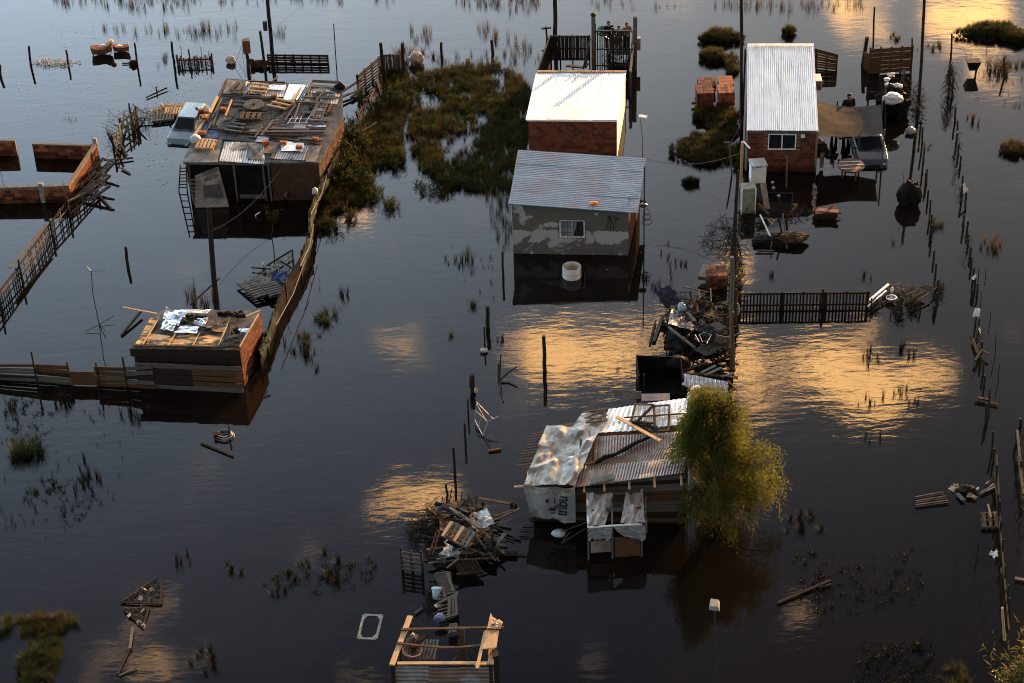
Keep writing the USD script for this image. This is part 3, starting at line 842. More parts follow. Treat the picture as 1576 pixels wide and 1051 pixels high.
# ------------------------------------------------------------------ the brick house with the sunlit roof
FL, FR = G(815, 242), G(949.5, 244)
zl, zr = HT(FL, 183), HT(FR, 184)
bz = zl - .55
BL, BR = G(829, 113, bz) * [1, 1, 0], G(963.5, 113, bz) * [1, 1, 0]
h = thing('brick_house', 'red brick house with a glaring sunlit corrugated roof and white side wall', 'house', FL)
fa = nrm(FR - FL); fo = np.array([fa[1], -fa[0], 0.0])
brick_wall(h, FL, FR, zl - .05, zr - .05, L=.33, H=.19)
plain_wall(h, FR, BR, zr - .05, bz - .05, 'white_painted'); plain_wall(h, BR, BL, bz - .05, bz - .05, 'mortar')
brick_wall(h, BL, FL, bz - .05, zl - .05, L=.33, H=.19)
rf = [up(FL - fa * .1 + fo * .1, zl + .02), up(FR + fa * .02 + fo * .1, zr + .02), up(BR + fa * .02 - fo * .12, bz + .02), up(BL - fa * .1 - fo * .12, bz + .02)]
for k in range(4):
    a, b = k / 4 - .01, (k + 1) / 4
    L_ = [0, 0, .012 * (k % 2)]
    obj('roof_sheet', corr(rf[0] * (1 - a) + rf[1] * a + L_, rf[0] * (1 - b) + rf[1] * b + L_, rf[3] * (1 - b) + rf[2] * b + L_, rf[3] * (1 - a) + rf[2] * a + L_, pitch=.11, amp=.008, rows=10, sag=.012, seed=k), 'roof_cream', h)
m = MB().board(rf[0] - [0, 0, .05], rf[1] - [0, 0, .05], .08, .03, fo)
obj('roof_edge', m, 'white_painted', h)
obj('roof_edge', MB().board(rf[3] + [0, 0, .04], rf[2] + [0, 0, .04], .16, .06, (0, 0, 1)), 'wood_pale', h)
BH = dict(FL=FL, FR=FR, BL=BL, BR=BR, fa=fa, fo=fo)

# ------------------------------------------------------------------ the brick house with the white corrugated roof
FL, FR = G(1148, 263), G(1253.5, 264)
zl, zr = HT(FL, 199), HT(FR, 200)
bz = zl + 1.3
BL, BR = G(1152, 71, bz) * [1, 1, 0], G(1251, 71, bz) * [1, 1, 0]
h = thing('brick_house', 'small red brick house with a long white corrugated roof and sliding front window', 'house', FL)
fa = nrm(FR - FL); fo = np.array([fa[1], -fa[0], 0.0])
win = (1.08, 2.52, 1.32, 2.2)
brick_wall(h, FL, FR, zl - .05, zr - .05, holes=[win], L=.36, H=.19, mats=('brick_red', 'brick_red', 'brick_dark'))
window(h, FL, fa, fo, win)
sur = MB()
for s in (win[0] - .12, win[1] + .12):
    for z in np.arange(win[2], win[3] + .1, .22):
        sur.box(FL + fa * s + fo * .01 + [0, 0, z], .2, .03, .12, math.atan2(fa[1], fa[0]))
obj('mortar_patch', sur, 'mortar', h)
brick_wall(h, FR, BR, zr - .05, bz - .05, L=.36, H=.19, mats=('brick_red', 'brick_dark')); plain_wall(h, BR, BL, bz - .05, bz - .05, 'mortar')
brick_wall(h, BL, FL, bz - .05, zl - .05, L=.36, H=.19, mats=('brick_red', 'brick_orange'))
rf = [up(FL - fa * .04 + fo * .15, zl), up(FR + fa * .06 + fo * .15, zr), up(BR + fa * .06 - fo * .1, bz), up(BL - fa * .04 - fo * .1, bz)]
rb = lambda u, v: (rf[0] * (1 - u) + rf[1] * u) * (1 - v) + (rf[3] * (1 - u) + rf[2] * u) * v
for j in range(2):
    for k in range(4):
        a, b, v0, v1 = k / 4 - .01 * (k > 0), (k + 1) / 4, (0, .525)[j] - .015 * j, (.525, 1)[j]
        L_ = np.array([0, 0, .03 + .012 * (k % 2) - .025 * j])
        obj('roof_sheet', corr(rb(a, v0) + L_, rb(b, v0) + L_, rb(b, v1) + L_, rb(a, v1) + L_, pitch=.1, amp=.012, rows=8, sag=.012, seed=k + 7 * j), 'zinc_bright', h)
obj('ridge_strip', MB().board(rf[3] + [0, 0, .06], rf[2] + [0, 0, .06], .12, .03), 'white_painted', h)
obj('corner_post', MB().board(FR + fo * .03 + fa * .02 - [0, 0, .4], up(FR + fo * .03 + fa * .02, zr - .08), .12, .1, fo), 'mortar', h)
obj('corner_post', MB().board(FL + fo * .03 - fa * .02 - [0, 0, .4], up(FL + fo * .03 - fa * .02, zl - .08), .1, .1, fo), 'concrete', h)
# lean-to sheet behind, air unit, lamp
q0, q1 = G(1150, 72, 3.3), G(1213, 73, 3.3)
lt = thing('lean_to', 'pinkish corrugated lean-to roof behind the white-roofed brick house', 'lean-to', up(BL, 0))
p0, p1 = BL + np.array([0, .15, 2.9]), BL + fa * (np.linalg.norm(BR - BL) * .62) + np.array([0, .15, 2.9])
e0, e1 = p0 + np.array([0, 1.15, .12]), p1 + np.array([0, 1.15, .12])
obj('roof_sheet', corr(p0, e0, e1, p1, pitch=.2, amp=.025, rows=6), 'zinc_dull', lt)
for e in (e0, e1):
    obj('post', MB().board(up(e, -.5), e - [0, 0, .04], .1, .1, (0, -1, 0)), 'wood_dark', lt)
g0 = BR + np.array([-1.3, .35, 0]); g1 = BR + np.array([.25, .35, 0])
slat_fence('board_screen', 'dark board screen at the back right of the white-roofed house', g0, g1, 3.35, (.2, .35, .5, .65, .8, .97), 0, 2, 'wood_brown', rail_w=.4)
ac = BR * .42 + FR * .58
ap = G(1258, 97, 2.2)
axc = BR + nrm(FR - BR) * .95 + np.array([.28, 0, 2.1])
au = thing('air_unit', 'pale air conditioning unit on the right wall of the white-roofed house', 'air conditioner', axc)
obj('casing', MB().box(axc, .42, .8, .6), 'paint_white', au)
obj('grille', MB().box(axc + [.0, -.405, 0], .36, .01, .5), 'zinc_dull', au)
obj('bracket', MB().box(axc - [.05, 0, .34], .5, .6, .05), 'steel_dark', au)
lp = FL + fa * 2.85 + fo * .1 + [0, 0, zl - .3]
wl = thing('wall_lamp', 'small white box lamp under the eave above the sliding window', 'lamp', lp)
obj('casing', MB().box(lp, .2, .12, .17), 'paint_white', wl); obj('bracket', MB().box(lp - fo * .06 + [0, 0, .1], .06, .1, .05), 'steel_dark', wl)
WH = dict(FL=FL, FR=FR, BL=BL, BR=BR, fa=fa, fo=fo, zl=zl, bz=bz)

# ------------------------------------------------------------------ unfinished brick house, far left
z = .92
A0, A1 = G(-60, 315), G(110, 311)
B1 = G(152, 246); Bm = G(53, 243); C0_, C1_ = G(27, 240), G(-55, 240)
h = thing('unfinished_house', 'roofless unfinished house of bare brick walls standing knee deep in water', 'house', A1)
zc = HT(A1, 286)
kw = dict(L=.34, H=.2, mats=('brick_red', 'brick_orange', 'brick_dark'), thick=.17, core='mortar', z0=-.4)
brick_wall(h, A0, A1, zc * .97, zc, **kw)
brick_wall(h, A1, B1, zc, zc, **{**kw, 'mats': ('brick_red', 'brick_dark', 'brick_red')})
brick_wall(h, Bm, B1 - (B1 - Bm) * .03, zc * .88, zc * .88, **kw)
brick_wall(h, C1_, C0_, zc, zc * .95, **kw)
for (x, y), t, w in (((149.5, 243), 214, .2), ((67, 312), 283, .24)):
    P = G(x, y)
    obj('column', MB().board(P - [0, 0, .5] - [0, -.1, 0], up(P, HT(P, t)) + [0, .1, 0], w, w, (0, -1, 0)), 'concrete', h)
for x, y, t in ((103, 318, 278), (147, 246, 210), (1, 262, 215), (104.5, 316, 282)):
    P = G(x, y)
    obj('reinforcing_bar', MB().tube([P - [0, 0, .4], up(P, HT(P, t))], .012, 4), 'rust', h)

# ------------------------------------------------------------------ big salvage-board shack, upper left
BLp, BRp, FRp, FLp = (352, 121), (527, 133), (492, 250), (282, 250)
F0 = G(288, 309); F1 = G(497, 296)
zf = HT(F0, 250)
pA, pB, pC = G(*FLp, zf), G(492, 247, zf - .05), G(352, 121, zf + .35)
RP = Plane(pA, pB, pC)
SH = thing('salvage_shack', 'large low shack roofed with weathered salvage boards, black sheeting on its front wall', 'shack', up(pA, 0))
r = lambda x, y, l=0.0: RP.at(x, y, l)
cor = [r(*FLp), r(*FRp), r(528, 181), r(*BRp), r(*BLp)]
m = MB()
top = np.array(cor); bot = top - [0, 0, .1]
m.add(np.vstack([top, bot]), [[0, 1, 2], [0, 2, 3], [0, 3, 4]] + [[5, 7, 6], [5, 8, 7], [5, 9, 8]])
for i in range(5):
    j = (i + 1) % 5
    m.add([top[i], top[j], bot[j], bot[i]], [[0, 1, 2, 3]])
obj('roof_felt', m, 'felt', SH)
zz = zoomed(280, 100, 6.0615)
def rz(x, y, l=0.0):
    return RP.at(*zz(x, y), l)
SHEETS = [  # corners in the order front left, front right, back right, back left
    ([(0, 905), (330, 905), (380, 690), (110, 680)], 'plywood', .05, .01),
    ([(345, 895), (765, 925), (790, 730), (400, 715)], 'zinc_dull', .035, 0), ([(470, 790), (620, 785), (625, 725), (490, 715)], 'plywood', .06, .01),
    ([(610, 875), (740, 885), (745, 735), (615, 730)], 'plywood', .06, .012), ([(755, 820), (840, 825), (910, 725), (780, 700)], 'rust', .06, 0),
    ([(830, 870), (1150, 890), (1205, 745), (915, 730)], 'zinc_dull', .03, 0), ([(930, 800), (1130, 805), (1140, 725), (915, 705)], 'paint_white', .08, .01),
    ([(1150, 900), (1250, 905), (1300, 750), (1200, 745)], 'plywood', .05, .01), ([(270, 690), (1290, 745), (1310, 680), (250, 590)], 'felt', .045, .02),
    ([(560, 270), (950, 300), (980, 200), (600, 150)], 'zinc_dull', .03, 0), ([(945, 320), (1080, 325), (1160, 185), (1000, 175)], 'zinc', .06, 'c'),
    ([(380, 265), (560, 275), (600, 155), (430, 135)], 'plywood', .04, .01), ([(800, 225), (960, 235), (970, 185), (810, 185)], 'paint_white', .07, .01),
    ([(1090, 330), (1280, 335), (1330, 210), (1170, 180)], 'zinc_dull', .04, 'c'), ([(1285, 350), (1450, 365), (1480, 275), (1330, 215)], 'zinc_rust', .05, 'c'),
    ([(1210, 500), (1300, 505), (1370, 350), (1290, 345)], 'zinc_rust', .05, 0), ([(600, 655), (760, 665), (800, 590), (630, 590)], 'plywood', .04, .01),
    ([(310, 560), (400, 575), (470, 480), (350, 470)], 'plywood', .03, .02), ([(1150, 600), (1330, 610), (1345, 560), (1180, 555)], 'plastic_pale_blue', .05, .01),
    ([(860, 640), (1310, 680), (1330, 610), (850, 585)], 'wood_grey', .06, .02), ([(1200, 560), (1350, 565), (1370, 505), (1200, 500)], 'wood_grey', .07, .02),
    ([(180, 650), (215, 655), (265, 530), (215, 525)], 'tarp_blue', .05, .01)]
for q, mt, lf, fx in SHEETS:
    p = [rz(*c, lf) for c in q]
    if fx == 'c' or (fx == 0 and 'zinc' in mt):
        obj('roof_sheet', corr(*p, pitch=.13, amp=.013, rows=5, sag=.03, seed=int(q[0][0])), mt, SH)
    else:
        obj('roof_sheet', sheet(*p, 10, 10, .02 + (fx or 0), 3, int(q[0][0]) % 17, .012), mt, SH)
# wrinkled felt in the middle
obj('roof_sheet', sheet(rz(330, 590, .03), rz(1010, 600, .03), rz(1230, 360, .03), rz(400, 310, .03), 50, 36, .02, 4, 5, .01, fn=lambda U, V: .035 * np.abs(np.sin(26 * (V - .5 * U * U) + 5 * U)) * np.exp(-((U - .62) / .3) ** 2)), 'felt', SH)
# walls
g = lambda p, dz=0: up(p, 0)
w0, w1, w2, w3 = r(286, 249), r(490, 250), r(526, 150), r(352, 124)
wm = r(415, 250)
o_ = nrm(np.cross(w1 - w0, [0, 0, 1]))
obj('front_sheeting', sheet(wm + [0, 0, -.02], w0 + [0, 0, -.02], up(w0, -.3), up(wm, -.3), 24, 14, .05, 3, 4, .01), 'tarp_black', SH)
plain_wall(SH, g(wm), g(w1), wm[2] - .08, w1[2] - .08, 'brown_board')
brick_wall(SH, g(w1), g(r(527, 165)), w1[2] - .12, r(527, 165)[2] - .12, mats=('brick_dark', 'wood_dark', 'wood_brown'), core='mud', L=.34, H=.2)  # dark brick, wood and mud tones stand in for blocked sunlight
plain_wall(SH, g(r(527, 165)), g(w3), r(527, 165)[2] - .12, w3[2] - .12, 'wood_dark'); plain_wall(SH, g(w3), g(w0), w3[2] - .12, w0[2] - .12, 'wood_brown')
for s in (0.02, .36, .58, .62):
    p = w0 * (1 - s) + w1 * s + o_ * .06
    obj('post', MB().board(up(p, -.5), up(p, p[2] - .05), .09, .09, o_), 'wood_grey' if s > .3 else 'wood_brown', SH)
obj('sill_board', MB().board(up(w0 * .62 + w1 * .38 + o_ * .08, .28), up(w0 * .42 + w1 * .58 + o_ * .08, .26), .22, .03, o_), 'wood_grey', SH)
obj('eave_board', MB().board(w0 + o_ * .07 - [0, 0, .07], wm + o_ * .07 - [0, 0, .07], .1, .04, o_), 'wood_grey', SH)
obj('edge_log', MB().tube([rz(260, 450, .08), rz(330, 300, .1)], .085, 8), 'wood_pale', SH)
obj('edge_board', MB().board(rz(110, 660, .05), rz(250, 460, .06), .14, .05), 'wood_pale', SH); obj('edge_board', MB().board(rz(340, 300, .06), rz(420, 130, .06), .12, .05), 'wood_brown', SH)
# loose things weighting the roof
grp = 'planks weighting the salvage-board roof'
def plank_label(x0, y0, x1, y1, w, mt):
    L, cx_, cy_ = math.hypot(x1 - x0, (y1 - y0) * 1.7), (x0 + x1) / 2, (y0 + y1) / 2
    size = ('long ' if L > 420 else 'short ' if L < 190 else '') + ('broad' if w > .13 else 'thin' if w < .075 else 'plain')
    run = 'lying crosswise' if abs(x1 - x0) > 2.2 * abs(y1 - y0) else 'pointing down the slope'
    col = {'wood_grey': 'grey', 'wood_brown': 'brown', 'wood_dark': 'dark', 'wood_pale': 'pale'}[mt]
    place = ('back' if cy_ < 300 else 'front' if cy_ > 680 else 'middle') + (' left' if cx_ < 480 else ' right' if cx_ > 1080 else ' centre')
    return f'{size} {col} plank {run} at the {place} of the salvage-board roof'
for x0, y0, x1, y1, w, t, mt in [(530, 160, 455, 235, .2, .06, 'wood_brown'), (575, 145, 520, 235, .2, .05, 'wood_grey'), (620, 150, 960, 162, .07, .05, 'wood_dark'), (590, 285, 880, 300, .12, .05, 'wood_grey'),
        (1110, 210, 1035, 330, .09, .05, 'wood_pale'), (1215, 165, 1160, 265, .11, .07, 'wood_grey'), (1280, 250, 1200, 325, .07, .04, 'wood_dark'), (1335, 235, 1250, 330, .08, .04, 'wood_grey'), (1062, 362, 960, 515, .08, .05, 'wood_grey'),
        (1100, 355, 1045, 500, .08, .06, 'wood_grey'), (1275, 350, 1205, 480, .2, .05, 'wood_grey'), (1360, 355, 1300, 510, .08, .06, 'wood_brown'), (1395, 365, 1360, 440, .12, .05, 'wood_brown'), (465, 325, 405, 472, .08, .06, 'wood_pale'),
        (370, 310, 280, 495, .09, .05, 'wood_grey'), (347, 410, 288, 555, .07, .05, 'wood_grey'), (280, 525, 210, 650, .07, .05, 'wood_grey'), (750, 570, 680, 675, .08, .05, 'wood_grey'), (850, 515, 740, 658, .12, .07, 'wood_grey'),
        (790, 655, 1130, 658, .09, .08, 'wood_dark'), (840, 592, 1180, 602, .16, .1, 'wood_grey'), (780, 622, 1335, 622, .14, .08, 'wood_grey'), (345, 590, 1290, 742, .07, .04, 'wood_dark'), (615, 730, 740, 880, .1, .04, 'wood_grey'),
        (905, 730, 835, 870, .13, .05, 'wood_grey'), (1200, 750, 1150, 890, .09, .05, 'wood_grey'), (1025, 800, 1000, 862, .07, .04, 'wood_grey'), (1180, 512, 1372, 518, .14, .05, 'wood_grey'), (380, 285, 1040, 335, .08, .05, 'wood_dark'),
        (440, 450, 510, 500, .07, .04, 'wood_grey'), (1040, 340, 1280, 352, .08, .06, 'wood_grey'), (620, 550, 470, 480, .06, .04, 'wood_dark'), (230, 590, 640, 625, .07, .05, 'wood_dark'), (720, 300, 900, 310, .1, .05, 'wood_brown')]:
    obj('plank', MB().board(rz(x0, y0, .10), rz(x1, y1, .10), w, t, RP.n, .006), mt, label=plank_label(x0, y0, x1, y1, w, mt), cat='plank', group=grp)
for x, y, l in ((380, 410, 'orange hollow brick beside the pale batten on the salvage-board roof'), (860, 288, 'brick by the back batten of the salvage-board roof'), (215, 495, 'brick at the left edge of the salvage-board roof, the upper of two'), (192, 630, 'brick at the left edge of the salvage-board roof beside the blue sheet'),
                (780, 722, 'wide red brick between the tin sheets at the front of the salvage-board roof'), (1245, 690, 'brick near the right edge of the salvage-board roof'), (945, 725, 'broken brick on the white board, left'), (1095, 765, 'broken brick on the white board, right')):
    p = rz(x, y, .14)
    obj('brick', MB().box(p, .33, .2, .17, RND.uniform(-.3, .5)), 'brick_orange', label=l, cat='brick')
def roof_pallet(q, label, **k):
    O, X, Y = [rz(*c, .16) for c in q]
    return pallet(O, X - O, Y - O, label, **k)
roof_pallet([(620, 240), (785, 255), (650, 170)], 'small pallet with three stringers showing at the back of the salvage-board roof', mat='wood_pale', deck=5, open_deck=True)
roof_pallet([(790, 375), (960, 410), (885, 310)], 'hollow pallet frame lying askew on the salvage-board roof', mat='wood_pale', deck=6, open_deck=True)
roof_pallet([(395, 605), (550, 625), (445, 535)], 'pallet with three worn stringers left of the middle of the salvage-board roof', mat='wood_grey', deck=5, open_deck=True)
roof_pallet([(525, 505), (740, 510), (545, 445)], 'flat pallet of close boards in the middle of the salvage-board roof', mat='wood_brown', deck=4, stringer_mat='wood_brown')
roof_pallet([(115, 775), (290, 785), (150, 690)], 'slatted wooden panel on the front left board of the salvage-board roof', mat='wood_pale', deck=5)
for k in range(46):
    x0, y0 = RND.uniform(300, 1240), RND.uniform(170, 730)
    a_ = RND.choice((.12, .1, .15, -1.05, -1.1, -1.0, .1)); L = RND.uniform(60, 300)
    x0 += (500 - y0) * .22
    mt = RND.choice(('wood_grey', 'wood_grey', 'wood_dark', 'plywood'))
    if mt == 'plywood':
        q = [(x0, y0 + 45), (x0 + 110, y0 + 55), (x0 + 140, y0), (x0 + 30, y0 - 8)]
        obj('roof_board', sheet(*[rz(*c, .055 + .001 * k) for c in q], 5, 5, .02, 3, k, .01), RND.choice(('plywood', 'zinc_dull', 'felt', 'wood_grey')), SH)
    else:
        obj('roof_batten', MB().board(rz(x0, y0, .07), rz(x0 + L * math.cos(a_), y0 + L * math.sin(a_) * .55, .07), RND.uniform(.04, .12), .035, RP.n, .01), mt, SH)
for k in range(12):
    y0 = 150 + 48 * k; x0 = 1440 - .27 * (y0 - 200)
    obj('roof_board', MB().board(rz(x0 - RND.uniform(150, 260), y0, .06 + .002 * k), rz(x0 + RND.uniform(-20, 25), y0 + 12, .06 + .002 * k), RND.uniform(.12, .3), .03, RP.n, .01), RND.choice(('wood_grey', 'wood_grey', 'wood_dark')), SH)
# round slatted cable drum end
c = rz(670, 368, .16); ax = nrm(rz(760, 375) - rz(580, 375)); ay = nrm(np.cross(RP.n, ax))
dr = thing('cable_drum_end', 'round slatted wooden cable drum end lying on the salvage-board roof', 'cable drum', c)
R = .53
for k in range(9):
    s = -R + (k + .5) * 2 * R / 9; hl = math.sqrt(max(R * R - s * s, .01))
    obj('slat', MB().board(c + ax * s - ay * hl, c + ax * s + ay * hl, .1, .05, RP.n), 'wood_grey', dr)
obj('hub', MB().tube([c + RP.n * .02, c + RP.n * .06], .09, 10), 'wood_dark', dr)
# iron rods ladder
rt = thing('iron_grid', 'rusty iron reinforcement grid lying on the right of the salvage-board roof', 'iron grid', rz(1100, 510))
for a_, b_ in (((1030, 480), (985, 550)), ((1080, 482), (1045, 545)), ((1115, 480), (1090, 545)), ((1190, 480), (1150, 545)), ((1000, 500), (1200, 505)), ((985, 535), (1170, 540))):
    obj('bar', MB().tube([rz(*a_, .13), rz(*b_, .13)], .018, 5), 'zinc', rt)
obj('plastic_bag', blob(rz(125, 690, .2), .3, .24, .24, 5, .15), 'plastic_white', smooth=True, label='white plastic sack at the front left corner of the salvage-board roof', cat='bag')
obj('tarp_scrap', sheet(rz(200, 690, .09), rz(340, 680, .09), rz(350, 600, .09), rz(240, 585, .09), 14, 10, .05, 4, 3, .01), 'tarp_blue', label='dark blue tarp scrap folded on the left of the salvage-board roof', cat='tarp')
c = rz(1475, 200, .1)
obj('plastic_bag', blob(c, .3, .22, .26, 9, .15), 'tarp_black', smooth=True, label='black bag at the back right corner of the salvage-board roof', cat='bag')
# sign board leaning on the front, with painted lettering
f1 = zoomed(270, 240, 6.304)
S0, S1 = G(*f1(190, 500), .05), G(*f1(522, 495), .05)
T0, T1 = G(*f1(190, 190), 1.75), G(*f1(415, 105), 2.1)
off = np.array([0, -.75, 0]);
sg = thing('sign_board', 'whitish board with faded hand lettering leaning on the black sheeting', 'sign', S0)
bd = MB(); n_ = nrm(np.cross(S1 - S0, T0 - S0)); n_ = n_ if n_[1] < 0 else -n_
bd.hexa([S0, S1, S1 - n_ * .03, S0 - n_ * .03, T0, T1, T1 - n_ * .03, T0 - n_ * .03])
obj('board', bd, 'plywood', sg)
ex = nrm(T1 - T0); ey = nrm(np.cross(n_, ex))
def letter(text, p, hgt, mat, ex, ey, n, parent, squash=1.0, bold=True, depth=.004):
    t = meshkit.text_mesh(text, hgt, depth, bold)
    v = np.asarray(t.vertices)
    obj('lettering', MB().add(p + v[:, :1] * squash * ex + v[:, 1:2] * ey + (v[:, 2:3] + .004) * n, t.faces), mat, parent)
p = T0 * .70 + S0 * .30 + (T1 - T0) * .30
def on_sign(px, py):
    d = G(px, py, 0) - C0
    return C0 + d * (((S0 - C0) @ n_) / (d @ n_))
letter('SOLUTION', on_sign(*f1(262, 200)), .17, 'print_faint', ex, ey, n_, sg, .72)
letter('MULTIS', on_sign(*f1(285, 250)), .17, 'print_faint', ex, ey, n_, sg, .85)
obj('blue_patch', sheet(*[on_sign(*f1(*q)) + n_ * .02 for q in ((285, 400), (470, 400), (430, 270), (265, 290))], 8, 8, .004, 3, 2, .004), 'print_faint', sg)
# small pallet piece behind the sign, ladder at the left corner, leaning frames at the right
PQ = [on_sign(*f1(*q)) - n_ * .09 for q in ((185, 480), (255, 480), (120, 215), (190, 215))]
ps = thing('slatted_board', 'slatted pallet side showing left of the leaning sign board', 'pallet', PQ[0])
obj('stringer', MB().board(PQ[0], PQ[2], .1, .04, n_), 'wood_grey', ps); obj('stringer', MB().board(PQ[1], PQ[3], .1, .04, n_), 'wood_grey', ps)
for k in range(7):
    t = .08 + k * .14
    obj('slat', MB().board(PQ[0] * (1 - t) + PQ[2] * t + n_ * .03, PQ[1] * (1 - t) + PQ[3] * t + n_ * .03, .12, .02, n_), 'wood_grey', ps)
ld0, ld1 = G(*f1(25, 330)), G(*f1(110, 330))
lad = thing('ladder', 'rough wooden ladder standing at the left front corner of the salvage-board shack', 'ladder', ld0)
t0, t1 = w0 + [-.28, -.15, -.1], w0 + [.02, -.15, -.1]
obj('rail', MB().board(ld0 - [0, 0, .3], t0, .06, .05, (0, -1, 0)), 'wood_brown', lad); obj('rail', MB().board(ld1 - [0, 0, .3], t1, .06, .05, (0, -1, 0)), 'wood_brown', lad)
for k in range(7):
    s = .1 + k * .13
    obj('rung', MB().board(ld0 * (1 - s) + t0 * s, ld1 * (1 - s) + t1 * s, .05, .04, (0, -1, 0)), 'wood_brown', lad)
for q, l in ((((985, 265), (1075, 390), (1050, 215)), 'small slatted frame leaning against the brown front wall of the salvage-board shack'), (((1195, 250), (1290, 360), (1225, 215)), 'narrow slatted frame leaning right of the wire frame')):
    a_, b_, c_ = [G(*f1(*u), .35) + [0, -.15, 0] for u in q]
    pallet(a_, b_ - a_, (c_ - a_) + np.array([0, .2, .35]), l, deck=5, mat='wood_grey', base_boards=False, t=.08)
wf = thing('iron_rack', 'tall thin iron frame standing before the brown front wall', 'iron frame', G(*f1(1150, 400)))
for x in (1085, 1115, 1215):
    P = G(*f1(x, 395)); obj('bar', MB().tube([P - [0, 0, .2], up(P, HT(P, f1(x, 122)[1]))], .012, 4), 'rust', wf)
Pa, Pb = G(*f1(1080, 395)), G(*f1(1220, 395)); zt = HT(Pa, f1(0, 124)[1])
obj('bar', MB().tube([up(Pa, zt), up(Pb, zt)], .012, 4), 'rust', wf)

# ------------------------------------------------------------------ small brick shack with the torn roof, lower left
FL, FR = G(213, 591), G(376, 595)
zl, zr = HT(FL, 535), HT(FR, 537)
BR_, BL_ = G(401.5, 478, zr), G(250, 476, zl)
BRg, BLg = BR_ * [1, 1, 0], BL_ * [1, 1, 0]
sk = thing('brick_shack', 'small brick shack whose torn felt and tin roof glows orange in the low sun', 'shack', FL)
fa = nrm(FR - FL); fo = np.array([fa[1], -fa[0], 0.0])
plain_wall(sk, FL, FR, zl - .05, zr - .05, 'wood_dark')
brick_wall(sk, FR, BRg, zr - .04, zr - .04, mats=('brick_red', 'brick_dark', 'brick_red'), L=.28, H=.13, gap=.012)
plain_wall(sk, BRg, BLg, zr - .05, zl - .05, 'brick_dark'); plain_wall(sk, BLg, FL, zl - .05, zl - .05, 'brick_dark')
rf = [up(FL - fa * .12 + fo * .1, zl), up(FR + fa * .03 + fo * .1, zr), BR_, BL_]
b_ = lambda u, v: (rf[0] * (1 - u) + rf[1] * u) * (1 - v) + (rf[3] * (1 - u) + rf[2] * u) * v
obj('roof_felt', sheet(rf[0], rf[1], rf[2], rf[3], 70, 46, .03, 6, 8, .05, fn=lambda U, V: .02 * np.sin(U * 40 + 5 * meshkit.fbm(np.stack([U * 4, V * 4, U * 0], -1))) * (V < .55)), 'felt', sk)
obj('fascia', MB().board(rf[0] - [0, 0, .2], rf[1] - [0, 0, .2], .4, .04, fo), 'wood_dark', sk)
ez = zoomed(190, 440, 6.183)
EP = Plane(rf[0], rf[1], rf[3])
e = lambda x, y, l=.05: EP.at(*ez(x, y), l)
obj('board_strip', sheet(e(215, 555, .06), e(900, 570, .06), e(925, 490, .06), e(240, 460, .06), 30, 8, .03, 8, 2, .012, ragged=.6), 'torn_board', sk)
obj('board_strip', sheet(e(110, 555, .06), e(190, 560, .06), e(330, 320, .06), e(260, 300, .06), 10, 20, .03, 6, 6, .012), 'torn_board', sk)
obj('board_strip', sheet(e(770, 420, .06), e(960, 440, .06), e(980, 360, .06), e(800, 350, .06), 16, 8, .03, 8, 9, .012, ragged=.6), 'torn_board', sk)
for q in ((185, 555, 345, 295), (420, 565, 540, 390), (660, 565, 800, 310), (905, 565, 1010, 320), (1105, 580, 1285, 265)):
    obj('batten', MB().board(e(*q[:2], .10), e(*q[2:], .10), .045, .045), 'wood_pale', sk)
obj('batten', MB().board(e(95, 565, .07), e(1110, 582, .07), .07, .05), 'wood_brown', sk)
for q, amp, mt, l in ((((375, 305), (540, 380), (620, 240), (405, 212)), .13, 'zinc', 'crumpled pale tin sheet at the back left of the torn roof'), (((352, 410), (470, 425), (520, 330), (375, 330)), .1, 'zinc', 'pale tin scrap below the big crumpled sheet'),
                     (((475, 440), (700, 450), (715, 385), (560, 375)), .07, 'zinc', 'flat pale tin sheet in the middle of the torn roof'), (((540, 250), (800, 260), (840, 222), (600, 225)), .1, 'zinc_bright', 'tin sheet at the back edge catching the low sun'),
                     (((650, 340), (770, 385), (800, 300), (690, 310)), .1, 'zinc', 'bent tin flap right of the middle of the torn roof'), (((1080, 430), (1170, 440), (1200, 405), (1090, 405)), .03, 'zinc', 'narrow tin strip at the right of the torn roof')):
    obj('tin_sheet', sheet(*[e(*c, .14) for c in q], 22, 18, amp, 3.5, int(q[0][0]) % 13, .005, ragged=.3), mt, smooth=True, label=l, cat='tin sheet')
for q, amp, l in ((((520, 365), (650, 340), (800, 290), (600, 265)), .14, 'dark crumpled sheeting between the pale tin sheets of the torn roof'), (((900, 290), (1170, 300), (1130, 230), (880, 240)), .16, 'dark crumpled sheeting heaped at the back right of the torn roof'),
                  (((700, 430), (850, 420), (830, 395), (720, 385)), .08, 'dark rag right of the flat tin sheet'), (((1020, 470), (1110, 440), (1080, 395), (1030, 400)), .12, 'dark rag beside the narrow tin strip'), (((930, 560), (1090, 570), (1150, 470), (960, 500)), .06, 'dark felt scrap at the front right corner of the torn roof')):
    obj('sheeting', sheet(*[e(*c, .16) for c in q], 20, 16, amp, 4, int(q[0][0]) % 11, .008, ragged=.3), 'tarp_black', label=l, cat='sheeting')
plank(e(868, 255, .25), e(880, 375, .2), .11, .04, 'wood_brown', 'plank', 'short plank on the middle of the torn roof at the foot of the pole', 'plank')
plank(e(1165, 290, .3), e(1305, 230, .34), .1, .04, 'wood_pale', 'plank', 'bright plank at the back right corner of the torn roof', 'plank')
plank(e(0, 203, .2), e(330, 265, .2), .07, .05, 'wood_pale', 'plank', 'thin pole jutting left from the back of the torn roof', 'pole')
